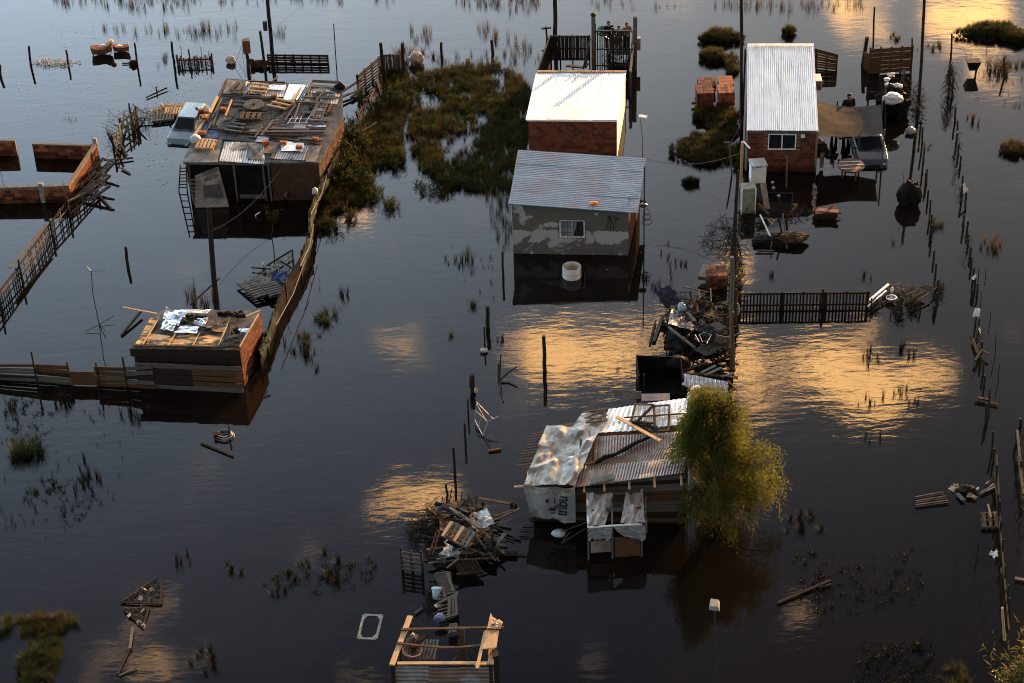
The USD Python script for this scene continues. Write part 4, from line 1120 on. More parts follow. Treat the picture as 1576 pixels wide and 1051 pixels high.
# plank fence along its front and on to the left
PF = [G(-40, 583), G(118, 589), G(128, 590), G(190, 590), G(240, 594), G(376, 600)]
root = thing('plank_fence', 'low fence of long weathered planks running left from the brick shack', 'fence', PF[0])
segs = [(-40, 578, 60, 584, 559, 559), (60, 584, 112, 588, 559, 563), (150, 590, 200, 592, 563, 565), (198, 592, 240, 595, 563, 560), (214, 592, 300, 597, 557, 559), (300, 597, 376, 601, 559, 562)]
for xa, ya, xb, yb, ta, tb in segs:
    P, Q = G(xa, ya) + [0, -.18, 0], G(xb, yb) + [0, -.18, 0]
    za, zb = HT(P, ta), HT(Q, tb)
    n = 5
    for k in range(n):
        f = (k + .35) / n
        t = RND.uniform(-.02, .02)
        obj('plank', MB().board(up(P, za * f + t) + [0, -.02 * (k % 2), 0], up(Q, zb * f + RND.uniform(-.03, .03)) + [0, -.02 * (k % 2), 0], za / n * RND.uniform(.8, 1.0), .035, (0, -1, 0), .008), RND.choice(['wood_grey', 'wood_grey', 'wood_brown', 'wood_dark']), root)
for x, t in ((59, 541), (110, 558), (155, 558), (197, 549), (234, 547), (-10, 552)):
    P = G(x, 590 if x > 120 else 585) + [0, -.28, 0]
    obj('post', MB().board(P - [0, 0, .5], up(P, HT(P, t)), .07, .07, (0, -1, 0)), 'wood_dark', root)
Pd = [G(112, 588) + [0, -.25, 0], G(150, 589) + [0, -.25, 0]]
obj('panel', MB().board(up((Pd[0]), .42), up(Pd[1], .42), .75, .04, (0, -1, 0)), 'wood_brown', root, label='square brown panel in the plank fence')
obj('plank', MB().board(G(90, 590, .06), G(113, 591, .06), .05, .08, (0, -1, 0)), 'wood_grey', root)
# bright dry grass clump behind the shack
tuft(300, 470, .9, 'grass_dry', 'sunlit dry grass clump behind the torn roof at the foot of the pole', n=9, r=.45, protos=TUFT_TALL)
obj('plank', MB().board(G(292, 470, .5), G(338, 428, 1.2), .06, .05), 'wood_dark', label='dark plank leaning over the dry grass behind the torn roof', cat='plank')
post_px(214, 480, 186, 516, .05, 'wood_dark', 'plank', 'dark beam afloat left of the torn roof', 'plank', mirrored=False) if 0 else obj('plank', MB().board(G(217, 479, .25), G(187, 516, .05), .1, .08), 'wood_dark', label='dark beam slanting into the water left of the torn roof', cat='plank')

# ------------------------------------------------------------------ patchwork shack with the tarp, centre right
H1, H2, H3, H4 = 1.95, 2.75, 3.0, 2.25
Rfl, Rfr, Rbr, Rbl = G(806, 748, H1), G(1060, 729, H2), G(1062, 612, H3), G(843, 652, H4)
PS = thing('patchwork_shack', 'plank shack with a patchwork roof of rusty tin, pale tin and a printed white tarp', 'shack', up(Rfl, 0))
fm = G(883, 751, 2.2)
bil = lambda u, v, l=0.0: (Rfl * (1 - u) + Rfr * u) * (1 - v) + (Rbl * (1 - u) + Rbr * u) * v + np.array([0, 0, l])
fz = zoomed(780, 540, 4.778)
def rr(x, y, l=0.0):
    """Roof point under a pixel of the enlarged view, on the twisted roof."""
    px, py = fz(x, y); u = v = .5
    for _ in range(25):
        p = bil(u, v, l); q = proj(p); du, dv = bil(u + .01, v, l), bil(u, v + .01, l)
        J = np.array([[(proj(du)[0] - q[0]) / .01, (proj(dv)[0] - q[0]) / .01], [(proj(du)[1] - q[1]) / .01, (proj(dv)[1] - q[1]) / .01]])
        s = np.linalg.solve(J, [px - q[0], py - q[1]]); u += s[0]; v += s[1]
    return bil(u, v, l)
obj('roof_boards', sheet(bil(.02, .02, -.1), bil(.99, .02, -.1), bil(.99, .98, -.1), bil(.02, .98, -.1), 6, 6, 0, 1, 1, .05), 'wood_brown', PS)
for q, mt, l, sd in ((((490, 1005), (1300, 895), (1330, 780), (530, 850)), 'zinc_rust', .05, 1), (((535, 850), (1325, 785), (1340, 690), (640, 800)), 'zinc_rust', .03, 2), (((650, 800), (1330, 690), (1330, 590), (660, 630)), 'zinc_rust', .01, 3)):
    p = [rr(*c, l) for c in q]
    obj('roof_sheet', corr(*p, pitch=.12, amp=.016, rows=8, sag=.06, seed=sd), mt, PS)
for q, l, sd in ((((655, 605), (1110, 570), (1120, 480), (700, 520)), .06, 4), (((700, 525), (1320, 500), (1330, 345), (750, 430)), .05, 5), (((1000, 575), (1330, 530), (1330, 440), (1010, 490)), .08, 6)):
    obj('roof_sheet', corr(*[rr(*c, l) for c in q], pitch=.22, amp=.012, rows=8, sag=.09, seed=sd), 'zinc_bright', PS)
# tarp: over the left end of the roof, hanging down the front and the left side
T_ = [rr(*c, .17) for c in ((130, 985), (500, 990), (690, 560), (290, 550))]
def folds(U, V):
    c = np.hypot((U - .5) / .34, (V - .62) / .2)
    a = np.arctan2(V - .62, U - .5) + .5 * (meshkit.fbm(np.stack([U * 3, V * 3, U * 0 + 9], -1), 3) - .5)
    dip = -.15 * np.exp(-c ** 2 * 1.2)
    rays = np.abs(np.sin(a * 3.3 + 1.1)) ** 3 * np.clip(c - .3, 0, 1.2) * np.exp(-np.abs(c - 1.4) * .9) * .11
    crease = .10 * np.exp(-((U - .86 - .05 * np.sin(V * 9)) / .035) ** 2) * (V < .75) + .07 * np.exp(-((V - .25 - .3 * U) / .05) ** 2)
    return dip + rays + crease + .02 * np.abs(np.sin(U * 23 + 5 * V)) * (1 - V)
tp = thing('tarp', 'big white tarp with printed lettering draped over the left end of the patchwork roof', 'tarp', T_[0])
obj('roof_cloth', sheet(*T_, 80, 80, .09, 5, 2, .006, fn=folds), 'tarp_white', tp, smooth=True)
Bk = [rr(*c, .10) for c in ((480, 560), (690, 590), (735, 470), (560, 450))]
obj('roof_cloth', sheet(*Bk, 30, 24, .06, 4, 7, .006), 'tarp_white', tp, smooth=True)
dn0, dn1 = T_[0] + [-.05, -.1, -.02], T_[1] + [.0, -.1, -.02]
fz4 = zoomed(780, 720, 3.582)
lo0, lo1 = G(*fz4(130, 240), .45), G(*fz4(378, 255), .45)
k0 = np.array([dn0[0] + .25, dn0[1] - .12, .62]); k1 = np.array([dn1[0], dn1[1] - .12, .55])
obj('hanging_cloth', sheet(dn0, dn1, k1, k0, 44, 30, .05, 3, 4, .006, fn=lambda U, V: .05 * np.sin(U * 13 + V), ragged=.12), 'tarp_white', tp, smooth=True)
sd0 = bil(-.01, .25, .02)
obj('hanging_cloth', sheet(sd0, dn0, k0, up(sd0, .9), 24, 24, .05, 3, 6, .006), 'tarp_white', tp, smooth=True)
# print on the hanging cloth: lettering reads upwards, dark picture beside it
ex = nrm(k1 - k0); ey = nrm(dn0 - k0); ey = nrm(ey - ex * (ey @ ex)); nn = nrm(np.cross(ex, ey)); nn = nn if nn[1] < 0 else -nn
Wd = np.linalg.norm(dn1 - dn0)
po = k0 + (dn1 - dn0) * .72 + ey * .12 + nn * .13
letter('tribu', po, .42, 'print_ink', ey, -ex, nn, tp, .82)
pq = k0 + (dn1 - dn0) * .42 + ey * .35 + nn * .13
for (x, y, w, hh, sd) in ((-.25, .42, .26, .2, 1), (.1, .45, .1, .3, 2), (-.12, .05, .5, .16, 3), (.12, .1, .12, .3, 4), (-.02, -.08, .4, .07, 5)):
    c = pq + ex * x + ey * y
    obj('print_patch', sheet(c, c + ex * w * .5, c + ex * w * .5 + ey * hh, c + ey * hh * .8, 10, 10, .006, 5, sd, .003, ragged=.8), 'print_ink', tp)
# walls: weathered planks on the front, tin curtain on the right
wa, wb = bil(.05, .03, -.1), bil(.985, .03, -.1)
n = 16
for k in range(n):
    f0, f1_ = (k - 2) / (n - 2), (k - 1.15) / (n - 2)
    za, zb = wa[2] * f0, wb[2] * f0
    pa, pb = up(wa, za), up(wb, zb)
    off = np.array([0, RND.uniform(-.02, .02), 0])
    obj('wall_plank', MB().board(pa + off, pb + off, wb[2] / (n - 2) * .9, .03, (0, -1, 0), .01), RND.choice(['wood_grey', 'wood_dark', 'wood_dark', 'wood_brown']), PS)
plain_wall(PS, up(wa + [.05, .06, 0], 0), up(wb + [-.05, .06, 0], 0), wa[2] - .15, wb[2] - .15, 'tarp_black', thick=.03, name='wall_lining')
br, bl = bil(.985, .97, -.1), bil(.05, .97, -.1)
plain_wall(PS, up(br, 0), up(bl, 0), br[2] - .1, bl[2] - .1, 'wood_dark'); plain_wall(PS, up(bl, 0), up(wa, 0), bl[2] - .1, wa[2] - .1, 'wood_dark')
ca, cb = bil(1.0, .02, -.03), bil(1.0, .97, -.03)
obj('side_sheet', corr(up(ca, .3), up(cb, .3), cb, ca, pitch=.16, amp=.03, rows=6), 'white_painted', PS)
for x, y0 in ((430, 110), (540, 95), (678, 80), (817, 60), (968, 82)):
    px, py = fz4(x, y0)
    s = (px - 883) / (1060 - 883)
    a_ = bil(.12 + .86 * (px - 806) / (1060 - 806) * .99, .03, -.09)
    p0 = np.array([G(px, py + 2, a_[2])[0], a_[1] + .25, a_[2] + .0])
    obj('rafter_end', MB().board(p0, p0 + [-.03, -.85, -.13], .09, .07), 'wood_pale', PS)
obj('fringe_slats', (lambda m: [m.board(bil(-.09, .32 + .047 * k, -.06) + [RND.uniform(-.15, .1), 0, 0], bil(.05, .32 + .047 * k, -.06), .05, .03) for k in range(13)] and m)(MB()), 'wood_brown', PS)
obj('ridge_pole', MB().board(bil(-.06, .01, -.05), bil(.04, .01, -.02), .08, .07), 'wood_pale', PS)
# loose things on this roof
def frame_px(pts, label, lift=.13, mat='wood_brown', mesh_=True, w=.09):
    P = [rr(*c, lift) for c in pts]
    f = thing('wooden_frame', label, 'frame', P[0])
    for i in range(4):
        obj('side', MB().board(P[i], P[(i + 1) % 4], w, .05), mat, f)
    if mesh_:
        for k in range(1, 9):
            s = k / 9
            obj('wire', MB().tube([P[0] * (1 - s) + P[1] * s, P[3] * (1 - s) + P[2] * s], .008, 3), 'steel_dark', f)
    return f
frame_px(((915, 520), (1085, 530), (1080, 395), (945, 392)), 'wire mesh frame lying on the pale tin, the left of two')
frame_px(((1085, 590), (1190, 585), (1195, 398), (1085, 405)), 'wire mesh frame lying on the pale tin, the right of two')
frame_px(((540, 840), (648, 820), (655, 640), (545, 650)), 'wire mesh frame standing out on the edge of the tarp')
plank(rr(805, 485, .32), rr(1130, 660, .22), .17, .05, 'wood_pale', 'plank', 'broad orange plank lying across the middle of the patchwork roof', 'plank')
plank(rr(860, 490, .15), rr(1300, 460, .15), .06, .05, 'wood_brown', 'plank', 'long thin batten across the pale tin roof', 'plank')
plank(rr(1080, 400, .2), rr(930, 545, .16), .1, .08, 'wood_dark', 'plank', 'charred stick between the two wire frames', 'plank')
obj('rag', sheet(rr(900, 540, .2), rr(1110, 610, .2), rr(1120, 560, .2), rr(960, 510, .2), 20, 10, .1, 5, 3, .01, ragged=.4), 'tarp_black', label='black rag heaped under the broad orange plank', cat='rag')
tr_ = MB()
Q = [rr(x, y, .12) for x, y in ((655, 820), (720, 780), (800, 760), (880, 715), (950, 675), (1060, 630))]
tr_.tube(Q, [.08, .1, .07, .1, .08, .06], 7)
obj('plastic_roll', tr_, 'tarp_black', label='black plastic sheet rolled in a strip down the rusty tin', cat='sheeting')
for k, (x, y, x2, y2, w) in enumerate(((560, 450, 740, 425, .08), (590, 490, 715, 430, .07), (585, 520, 740, 470, .08), (570, 490, 700, 500, .07), (580, 528, 740, 508, .08), (720, 440, 725, 515, .09))):
    plank(rr(x, y, .18), rr(x2, y2, .18), w, .04, 'wood_brown', 'slat', 'broken slat in the heap on the upper tarp end of the patchwork roof', 'slat', 'broken slats on the tarp')
plank(rr(600, 560, .15), rr(612, 630, .15), .06, .06, 'steel_dark', 'post', 'short iron bar on the tarp between the slats and the mesh frame', 'bar')
# sheets and dark tank behind it
bz4 = zoomed(960, 380, 4.38)
a_ = [G(*fz(785, 340), .6), G(*fz(985, 355), .6), G(*fz(990, 300), 1.0), G(*fz(785, 280), 1.0)]
obj('fibre_board', sheet(*a_, 6, 6, .02, 2, 3, .02), 'plywood', label='pale board lying behind the patchwork shack at the water', cat='board')
a_ = [G(*fz(990, 370), .7), G(*fz(1200, 360), .7), G(*fz(1200, 310), .9), G(*fz(990, 315), .9)]
obj('tin_sheet', sheet(*a_, 10, 6, .03, 3, 5, .01), 'zinc', label='pale tin sheet behind the patchwork roof below the dark tank', cat='tin sheet')
P = G(*bz4(250, 985))
tk = thing('dark_tank', 'open black box shelter behind the patchwork shack', 'shelter', P)
q0, q1, q2, q3 = G(*bz4(100, 985), .2), G(*bz4(400, 1000), .2), G(*bz4(405, 990), .2), G(*bz4(110, 985), .2)
dep = np.array([0, 1.6, 0]); hh = .95
obj('floor', MB().hexa([q0, q1, q1 + dep, q0 + dep, q0 + [0, 0, .05], q1 + [0, 0, .05], q1 + dep + [0, 0, .05], q0 + dep + [0, 0, .05]]), 'tarp_black', tk)
for a_, b_2 in ((q0, q0 + dep), (q0 + dep, q1 + dep), (q1 + dep, q1)):
    obj('side', MB().board(a_ + [0, 0, hh / 2], b_2 + [0, 0, hh / 2], hh, .03, nrm(np.cross(b_2 - a_, [0, 0, 1]))), 'tarp_black', tk)
for p in (q0, q0 + [.25, .05, 0], q1):
    obj('post', MB().board(p - [0, 0, .7], p + [0, 0, hh + .05], .07, .07, (0, -1, 0)), 'wood_dark', tk)
obj('hood', blob(G(*bz4(365, 790), .75), .6, .45, .42, 4, .1, 3, 0.0), 'plastic_black', label='dark humped cover behind the open black box', cat='cover')
a_ = [G(*bz4(395, 930), .9), G(*bz4(700, 960), .7), G(*bz4(690, 905), .9), G(*bz4(405, 855), 1.1)]
obj('tin_sheet', corr(*a_, pitch=.2, amp=.02, rows=8, sag=.06), 'zinc', label='corrugated tin sheet beside the black box near the willow top', cat='tin sheet')
a_ = [G(*bz4(600, 990), .5), G(*bz4(690, 1010), .5), G(*bz4(705, 930), .7), G(*bz4(600, 930), .7)]
obj('tin_sheet', sheet(*a_, 10, 8, .08, 3, 9, .01), 'zinc_dull', label='crumpled grey sheet behind the willow top', cat='tin sheet')
for i, (x0, y0, x1, y1, z0_, z1_, w, mt) in enumerate(((410, 850, 770, 880, .9, .7, .14, 'wood_dark'), (660, 880, 740, 850, .7, .9, .12, 'wood_grey'), (400, 830, 565, 780, .8, .7, .14, 'wood_dark'), (520, 850, 620, 800, .8, .9, .12, 'wood_grey'), (560, 860, 660, 815, .8, .9, .12, 'wood_grey'), (700, 900, 758, 960, .5, .6, .05, 'wood_brown'), (758, 955, 680, 990, .6, .5, .05, 'wood_brown'), (640, 760, 730, 740, .2, .2, .06, 'wood_dark'), (660, 840, 750, 820, .3, .2, .06, 'wood_dark'))):
    plank(G(*bz4(x0, y0), z0_), G(*bz4(x1, y1), z1_), w, .06, mt, 'plank', 'plank piled behind the patchwork shack between the black box and the pole', 'plank', 'planks behind the patchwork shack')
vp = rr(1340, 330, .1)
th = np.linspace(0, 1.6, 8)
obj('elbow_pipe', MB().tube([vp + [.0, 0, -.2], vp + [.02, 0, .15], vp + [.12, .02, .33], vp + [.33, .04, .42], vp + [.48, .04, .36]], .075, 8), 'paint_white', smooth=True, label='white elbow pipe rising at the back right corner of the patchwork roof', cat='pipe')
# small shed wrapped in torn tarp before its front
s7 = zoomed(880, 730, 5.253)
sf0, sf1 = G(*s7(135, 690)), G(*s7(565, 660))
zs = HT(sf0, s7(0, 430)[1])
sh = thing('lean_shed', 'little stick frame shed wrapped in torn pale tarp before the plank wall', 'shed', sf0)
dep = np.array([.05, 1.75, 0])
cn = [up(sf0, zs), up(sf1, zs), up(sf1 + dep, zs + .25), up(sf0 + dep, zs + .25)]
for p in (sf0, sf0 * .55 + sf1 * .45, sf1):
    obj('post', MB().board(p - [0, 0, .5], up(p, zs), .07, .07, (0, -1, 0)), 'wood_grey', sh)
for a_, b_2 in ((cn[0], cn[1]), (cn[3], cn[2]), (cn[0], cn[3]), (cn[1], cn[2]), ((cn[0] + cn[3]) / 2, (cn[1] + cn[2]) / 2), (cn[0] * .55 + cn[1] * .45, cn[3] * .55 + cn[2] * .45)):
    obj('beam', MB().board(a_, b_2, .07, .07), 'paint_white' if a_ is cn[0] else 'wood_grey', sh)
obj('panel', MB().board(up(sf0, .62) + [.1, .05, 0], up(sf0 * .55 + sf1 * .45, .62) + [-.05, .05, 0], .6, .03, (0, -1, 0)), 'plywood', sh)
obj('panel', MB().board(up(sf0 * .55 + sf1 * .45, .5) + [.1, .05, 0], up(sf1, .5) + [-.05, .05, 0], 1.1, .03, (0, -1, 0)), 'wood_brown', sh)
mid = lambda s, t, z=0.0: (cn[0] * (1 - s) + cn[1] * s) * (1 - t) + (cn[3] * (1 - s) + cn[2] * s) * t + np.array([0, 0, z])
obj('torn_tarp', sheet(mid(-.02, 0, .05), mid(.32, .05, .03), mid(.5, 1.0, .0), mid(-.02, 1.02, .06), 30, 26, .16, 4, 1, .006, ragged=.3), 'sheet_clear', sh, smooth=True)
obj('torn_tarp', sheet(mid(.6, .03, .05), mid(1.05, 0, .05), mid(1.05, 1, .06), mid(.72, .9, .1), 30, 26, .17, 4, 2, .006, ragged=.2), 'sheet_clear', sh, smooth=True)
fd = np.array([0, -.06, 0])
obj('torn_tarp', sheet(mid(-.02, 0) + fd, mid(.45, 0) + fd, mid(.42, 0, -.6) + fd, mid(0, 0, -.62) + fd, 26, 20, .12, 5, 3, .006, ragged=.5), 'sheet_clear', sh, smooth=True)
obj('torn_tarp', sheet(mid(.46, 0) + fd, mid(1.06, 0) + fd, mid(1.08, 0, -.85) + fd, mid(.6, 0, -.42) + fd, 26, 20, .12, 5, 5, .006, ragged=.6), 'sheet_clear', sh, smooth=True)
obj('torn_tarp', sheet(mid(1.06, 0, .03), mid(1.1, .8, .05), mid(1.1, .8, -.6), mid(1.1, 0, -.5), 18, 14, .12, 4, 6, .006, ragged=.5), 'sheet_clear', sh, smooth=True)
obj('tarp_scrap', sheet(mid(.05, 1.15, .3), mid(.5, 1.15, .3), mid(.52, 1.3, .75), mid(.05, 1.3, .8), 16, 12, .05, 4, 6, .006, ragged=.3), 'sheet_clear', sh, smooth=True)
# wheelbarrow-like wreck at its left
wb_ = G(*fz4(300, 385))
wr = thing('trolley', 'half sunk trolley with pale basin left of the tarp shed', 'trolley', wb_)
obj('basin', blob(wb_ + [-.1, 0, .25], .3, .24, .16, 8, .1, 3, -.3), 'plastic_pale_blue', wr)
for a_, b_2 in (((280, 360), (440, 300)), ((300, 415), (440, 330)), ((300, 415), (350, 350)), ((270, 345), (330, 350))):
    obj('tube', MB().tube([G(*fz4(*a_), .15), G(*fz4(*b_2), .7)], .025, 5), 'steel_dark', wr)

# ------------------------------------------------------------------ open frame shack, bottom
gz = zoomed(600, 920, 8.021)
zf = 2.05
GS = thing('frame_shack', 'roofless shack frame of orange-lit timber rails above dark corrugated walls', 'shack', G(*gz(30, 840)))
tl0, tl1 = G(*gz(25, 830), zf), G(*gz(250, 225), zf)
tr0, tr1 = G(*gz(1245, 820), zf), G(*gz(1270, 380), zf)
B = lambda a, b, w=.16, t=.06, m='wood_pale', n='rail': obj(n, MB().board(a, b, w, t), m, GS)
B(tl0, tl1, .2); B(tr0, tr1, .22); B(tl0 + [.2, .1, -.02], tr0 + [-.1, .1, -.02], .14, .06)
B(G(*gz(140, 390), zf + .06), G(*gz(1410, 362), zf + .06), .1, .06, 'wood_brown')
pm = [G(*gz(x, y), zf + .06 - s) for x, y, s in ((90, 555, 0), (320, 585, .02), (620, 610, .05), (850, 612, .05), (1130, 585, .02))]
for a_, b_2 in zip(pm[:-1], pm[1:]):
    B(a_, b_2, .09, .05, 'wood_brown')
B(G(*gz(1075, 870), zf + .1), G(*gz(1180, 420), zf + .12), .12, .05)
B(G(*gz(1040, 822), zf + .05), G(*gz(1190, 815), zf + .05), .1, .05)
bdq = [G(*gz(x, y), zf + .16) for x, y in ((1140, 630), (1315, 612), (1345, 400), (1180, 395))]
obj('board', sheet(*bdq, 8, 8, .015, 3, 2, .03), 'wood_pale', label='square orange-lit board lying on the right rail of the shack frame', cat='board')
bdq = [G(*gz(x, y), zf + .2) for x, y in ((1200, 375), (1360, 375), (1395, 300), (1240, 205))]
obj('board', sheet(*bdq, 16, 14, .06, 5, 4, .03, ragged=.5), 'wood_pale', label='broken splintered board at the far end of the right rail', cat='board')
obj('rag', sheet(*[p + [0, 0, .07] for p in (bdq[0] * .9 + bdq[2] * .1, bdq[1] * .85 + bdq[3] * .15, bdq[1] * .5 + bdq[3] * .5, bdq[0] * .5 + bdq[2] * .5)], 12, 10, .07, 5, 7, .01, ragged=.5), 'zinc_dull', label='grey tin scrap on the splintered board', cat='scrap')
for x, y, x1 in ((35, 845, 0), (1245, 830, 0), (895, 380, 0)):
    T = G(*gz(x, y), zf - .03)
    obj('post', MB().board(up(T, -.8), T, .14, .14, (0, -1, 0)), 'wood_brown' if y < 500 else 'wood_dark', GS)
for x, y in ((250, 235), (1270, 395), (130, 545)):
    T = G(*gz(x, y), zf - .04)
    obj('post', MB().board(up(T, -.8), T, .1, .1, (0, -1, 0)), 'wood_dark', GS)
wl_, wr_ = tl0 + [.12, .02, -.1], tr0 + [.05, -.02, -.1]
for k in range(3):
    a_, b_2 = wl_ * (1 - k / 3) + wr_ * (k / 3), wl_ * (1 - (k + 1) / 3) + wr_ * ((k + 1) / 3)
    o2 = np.array([0, -.02 * k, -.05 * (k % 2)])
    obj('wall_sheet', corr(up(a_, -.5) + o2, a_ + o2, b_2 + [.06, 0, 0] + o2, up(b_2, -.5) + [.06, 0, 0] + o2, pitch=.2, amp=.028, rows=4), ('zinc_dull', 'zinc_rust', 'zinc_dull')[k], GS)
obj('side_board', MB().hexa([up(tr0 + [.08, 0, 0], -.5), up(tr0 + [.32, .1, 0], -.5), up(tr0 + [.3, .5, 0], -.5), up(tr0 + [.06, .5, 0], -.5), tr0 + [.08, .25, .1], tr0 + [.3, .35, .1], tr0 + [.28, .7, .1], tr0 + [.06, .7, .1]]), 'wood_dark', GS)
# inside it: pallet deck, log and coil
pallet_px((*gz(215, 760), .75), (*gz(560, 770), .75), (*gz(275, 520), .75), 'pallet deck standing inside the open shack frame', deck=8, mat='wood_grey')
lg = MB().tube([G(*gz(320, 580), 1.0), G(*gz(460, 465), 1.1)], .09, 8)
obj('log', lg, 'bark', label='short log resting on the pallet inside the shack frame', cat='log')
th = np.linspace(0, 18, 60); c = G(*gz(290, 680), .9)
obj('hose_coil', MB().tube(np.stack([c[0] + (.2 + .012 * th) * np.cos(th), c[1] + (.2 + .012 * th) * np.sin(th), c[2] + .01 * th], 1), .03, 5, False), 'cloth_rose', label='pinkish hose coiled on the pallet inside the shack frame', cat='hose')
obj('sack', blob(G(*gz(290, 540), 1.0), .28, .4, .22, 12, .2), 'cloth_brown', smooth=True, label='brown sack slumped behind the hose coil', cat='sack')
obj('bottle', blob(G(*gz(280, 465), 1.1), .08, .08, .13, 1, .02, 2), 'plastic_white', label='small white bottle on the pallet behind the brown sack', cat='bottle')
plank(G(*gz(760, 800), .8), G(*gz(825, 715), 1.3), .06, .04, 'wood_grey', 'plank', 'thin stick leaning inside the shack frame at the front rail', 'plank')
brush([gz(800, 820), gz(1100, 830), gz(1100, 740), gz(840, 730)], 30, .6, 'twig', 'brushwood', 'dry brush lying inside the right of the shack frame', 'brushwood', .6, .012, 5)

# ------------------------------------------------------------------ yard behind the sunlit brick house
yz = zoomed(820, 0, 8.756)
Y0, Y1 = G(*yz(240, 930)) , G(*yz(780, 930))
hY = HT(Y0, yz(0, 480)[1])
fb = thing('board_fence', 'tall dark fence of upright boards behind the sunlit brick house', 'fence', Y0)
lowz = HT(Y0, yz(0, 815)[1])
for k in range(11):
    a_, b_ = k / 11, (k + .93) / 11
    p, q = Y0 * (1 - a_) + Y1 * a_, Y0 * (1 - b_) + Y1 * b_
    obj('board', MB().hexa([up(p, lowz), up(q, lowz), up(q, lowz) + [0, .03, 0], up(p, lowz) + [0, .03, 0], up(p, hY), up(q, hY), up(q, hY) + [0, .03, 0], up(p, hY) + [0, .03, 0]]), RND.choice(['wood_dark', 'wood_dark', 'wood_grey']), fb)
for z in (lowz + .12, (lowz + hY) / 2, hY - .05):
    obj('rail', MB().board(up(Y0, z) + [0, -.05, 0], up(Y1, z) + [0, -.05, 0], .05, .07, (0, 0, 1)), 'wood_dark', fb)
for s in (.02, .14, .25, .56, .98):
    p = Y0 * (1 - s) + Y1 * s
    obj('post', MB().board(up(p, -.5) + [0, .08, 0], up(p, hY) + [0, .08, 0], .08, .08, (0, -1, 0)), 'wood_dark', fb)
# left side fence running to the house
L0, L1 = Y0, BH['BL'] + np.array([-.15, .2, 0])
sf = thing('side_fence', 'dark board fence along the left of the yard behind the brick house', 'fence', L0)
for k in range(8):
    a_, b_ = k / 8, (k + .93) / 8
    p, q = L0 * (1 - a_) + L1 * a_, L0 * (1 - b_) + L1 * b_
    obj('board', MB().board(up((p + q) / 2, -.3), up((p + q) / 2, hY * (1 - .28 * a_)), np.linalg.norm(q - p), .03, (-1, .2, 0)), 'wood_dark', sf)
obj('rail', MB().board(up(L0, hY), up(L1, hY * .74), .08, .06), 'wood_grey', sf)
# gate of bars with its posts
g0, g1 = G(*yz(800, 935)), G(*yz(1345, 935))
hg = HT(g0, yz(0, 415)[1])
gt = thing('bar_gate', 'tall gate of upright iron bars between two timber posts behind the brick house', 'gate', g0)
for z in (hg, hg * .53, .25):
    obj('rail', MB().board(up(g0, z), up(g1, z), .05, .07), 'steel_dark', gt)
for k, x in enumerate((848, 875, 908, 935, 965, 1010, 1050, 1080, 1110, 1135, 1165, 1190, 1220, 1260, 1300)):
    s = (x - 800) / 545
    p = g0 * (1 - s) + g1 * s
    obj('bar', MB().tube([up(p, -.3), up(p, hg + (.45 if x == 848 else .05 if x != 1080 else .2))], .035 if x != 1080 else .07, 6), 'steel_dark', gt)
obj('brace', MB().board(up(g0 * .9 + g1 * .1, hg * .98), up(g0 * .3 + g1 * .7, hg * .62), .05, .05), 'steel_dark', gt)
P = g0 + np.array([.08, -.1, 0]); zt = HT(P, yz(0, 215)[1])
pp = thing('gate_post', 'thick round gate post with a pale yellow cap', 'post', P)
obj('shaft', MB().tube([P - [0, 0, .5], up(P, zt)], [.13, .12], 10), 'wood_grey', pp); obj('cap', blob(up(P, zt + .08), .16, .16, .14, 2, .1, 2), 'leaf_yellow', pp)
P = g1 + np.array([.12, -.1, 0])
obj('gate_post', MB().board(P - [0, 0, .5], up(P, HT(P, yz(0, 225)[1])), .22, .2, (0, -1, 0)), 'wood_grey', label='square grey gate post at the right end of the bar gate', cat='post')
# right side fence from the gate to the house
r0, r1 = G(*yz(1385, 930)), BH['BR'] + np.array([.25, .15, 0])
rfz = thing('side_fence', 'dark board fence along the right of the yard, beside the people', 'fence', r0)
hr = HT(r0, yz(0, 625)[1])
rq = r0 + np.array([.15, 2.6, 0])
for k in range(9):
    a_, b_ = k / 9, (k + .95) / 9
    p, q = rq * (1 - a_) + r1 * a_, rq * (1 - b_) + r1 * b_
    obj('board', MB().board(up((p + q) / 2, -.3), up((p + q) / 2, 1.75), np.linalg.norm(q - p), .03, (1, .2, 0)), 'wood_dark', rfz)
obj('rail', MB().board(up(rq, 1.78), up(r1, 1.78), .12, .06), 'wood_grey', rfz)
obj('cabinet', MB().box(r0 + [.2, .6, 1.3], .22, .25, .75), 'zinc_dull', label='narrow pale cabinet at the back right end of the yard fence', cat='cabinet')
# deck on which the people stand, steps, junk
d0, d1 = g0 + np.array([1.0, .5, 0]), g1 + np.array([-.1, .5, 0])
dk = thing('deck', 'dark timber deck behind the bar gate on which the people stand', 'deck', d0)
for k in range(9):
    obj('deck_board', MB().board(up(d0 + [0, .2 * k, 0], .72), up(d1 + [0, .2 * k, 0], .72), .18, .04), 'wood_dark', dk)
for p in (d0, d1, d0 + [0, 1.6, 0], d1 + [0, 1.6, 0]):
    obj('leg', MB().board(up(p, -.5), up(p, .7), .1, .1, (0, -1, 0)), 'wood_dark', dk)
plank(G(*yz(450, 885), .3), G(*yz(680, 905), .35), .2, .08, 'wood_grey', 'plank', 'grey beam lying behind the sunlit roof under the board fence', 'plank')
for x, y, x1, y1 in ((680, 930, 775, 520), (715, 915, 745, 600), (700, 900, 770, 840), (1240, 920, 1350, 640)):
    plank(G(*yz(x, y), .3), G(*yz(x1, y1), 2.2), .1, .06, 'wood_grey', 'plank', 'plank propped upright in the yard behind the sunlit brick house', 'plank', 'planks propped in the yard')
brush([yz(900, 900), yz(1300, 900), yz(1300, 760), yz(1000, 780)], 40, .7, 'twig', 'brushwood', 'brushwood heaped behind the bar gate', 'brushwood', .6, .02, 8)
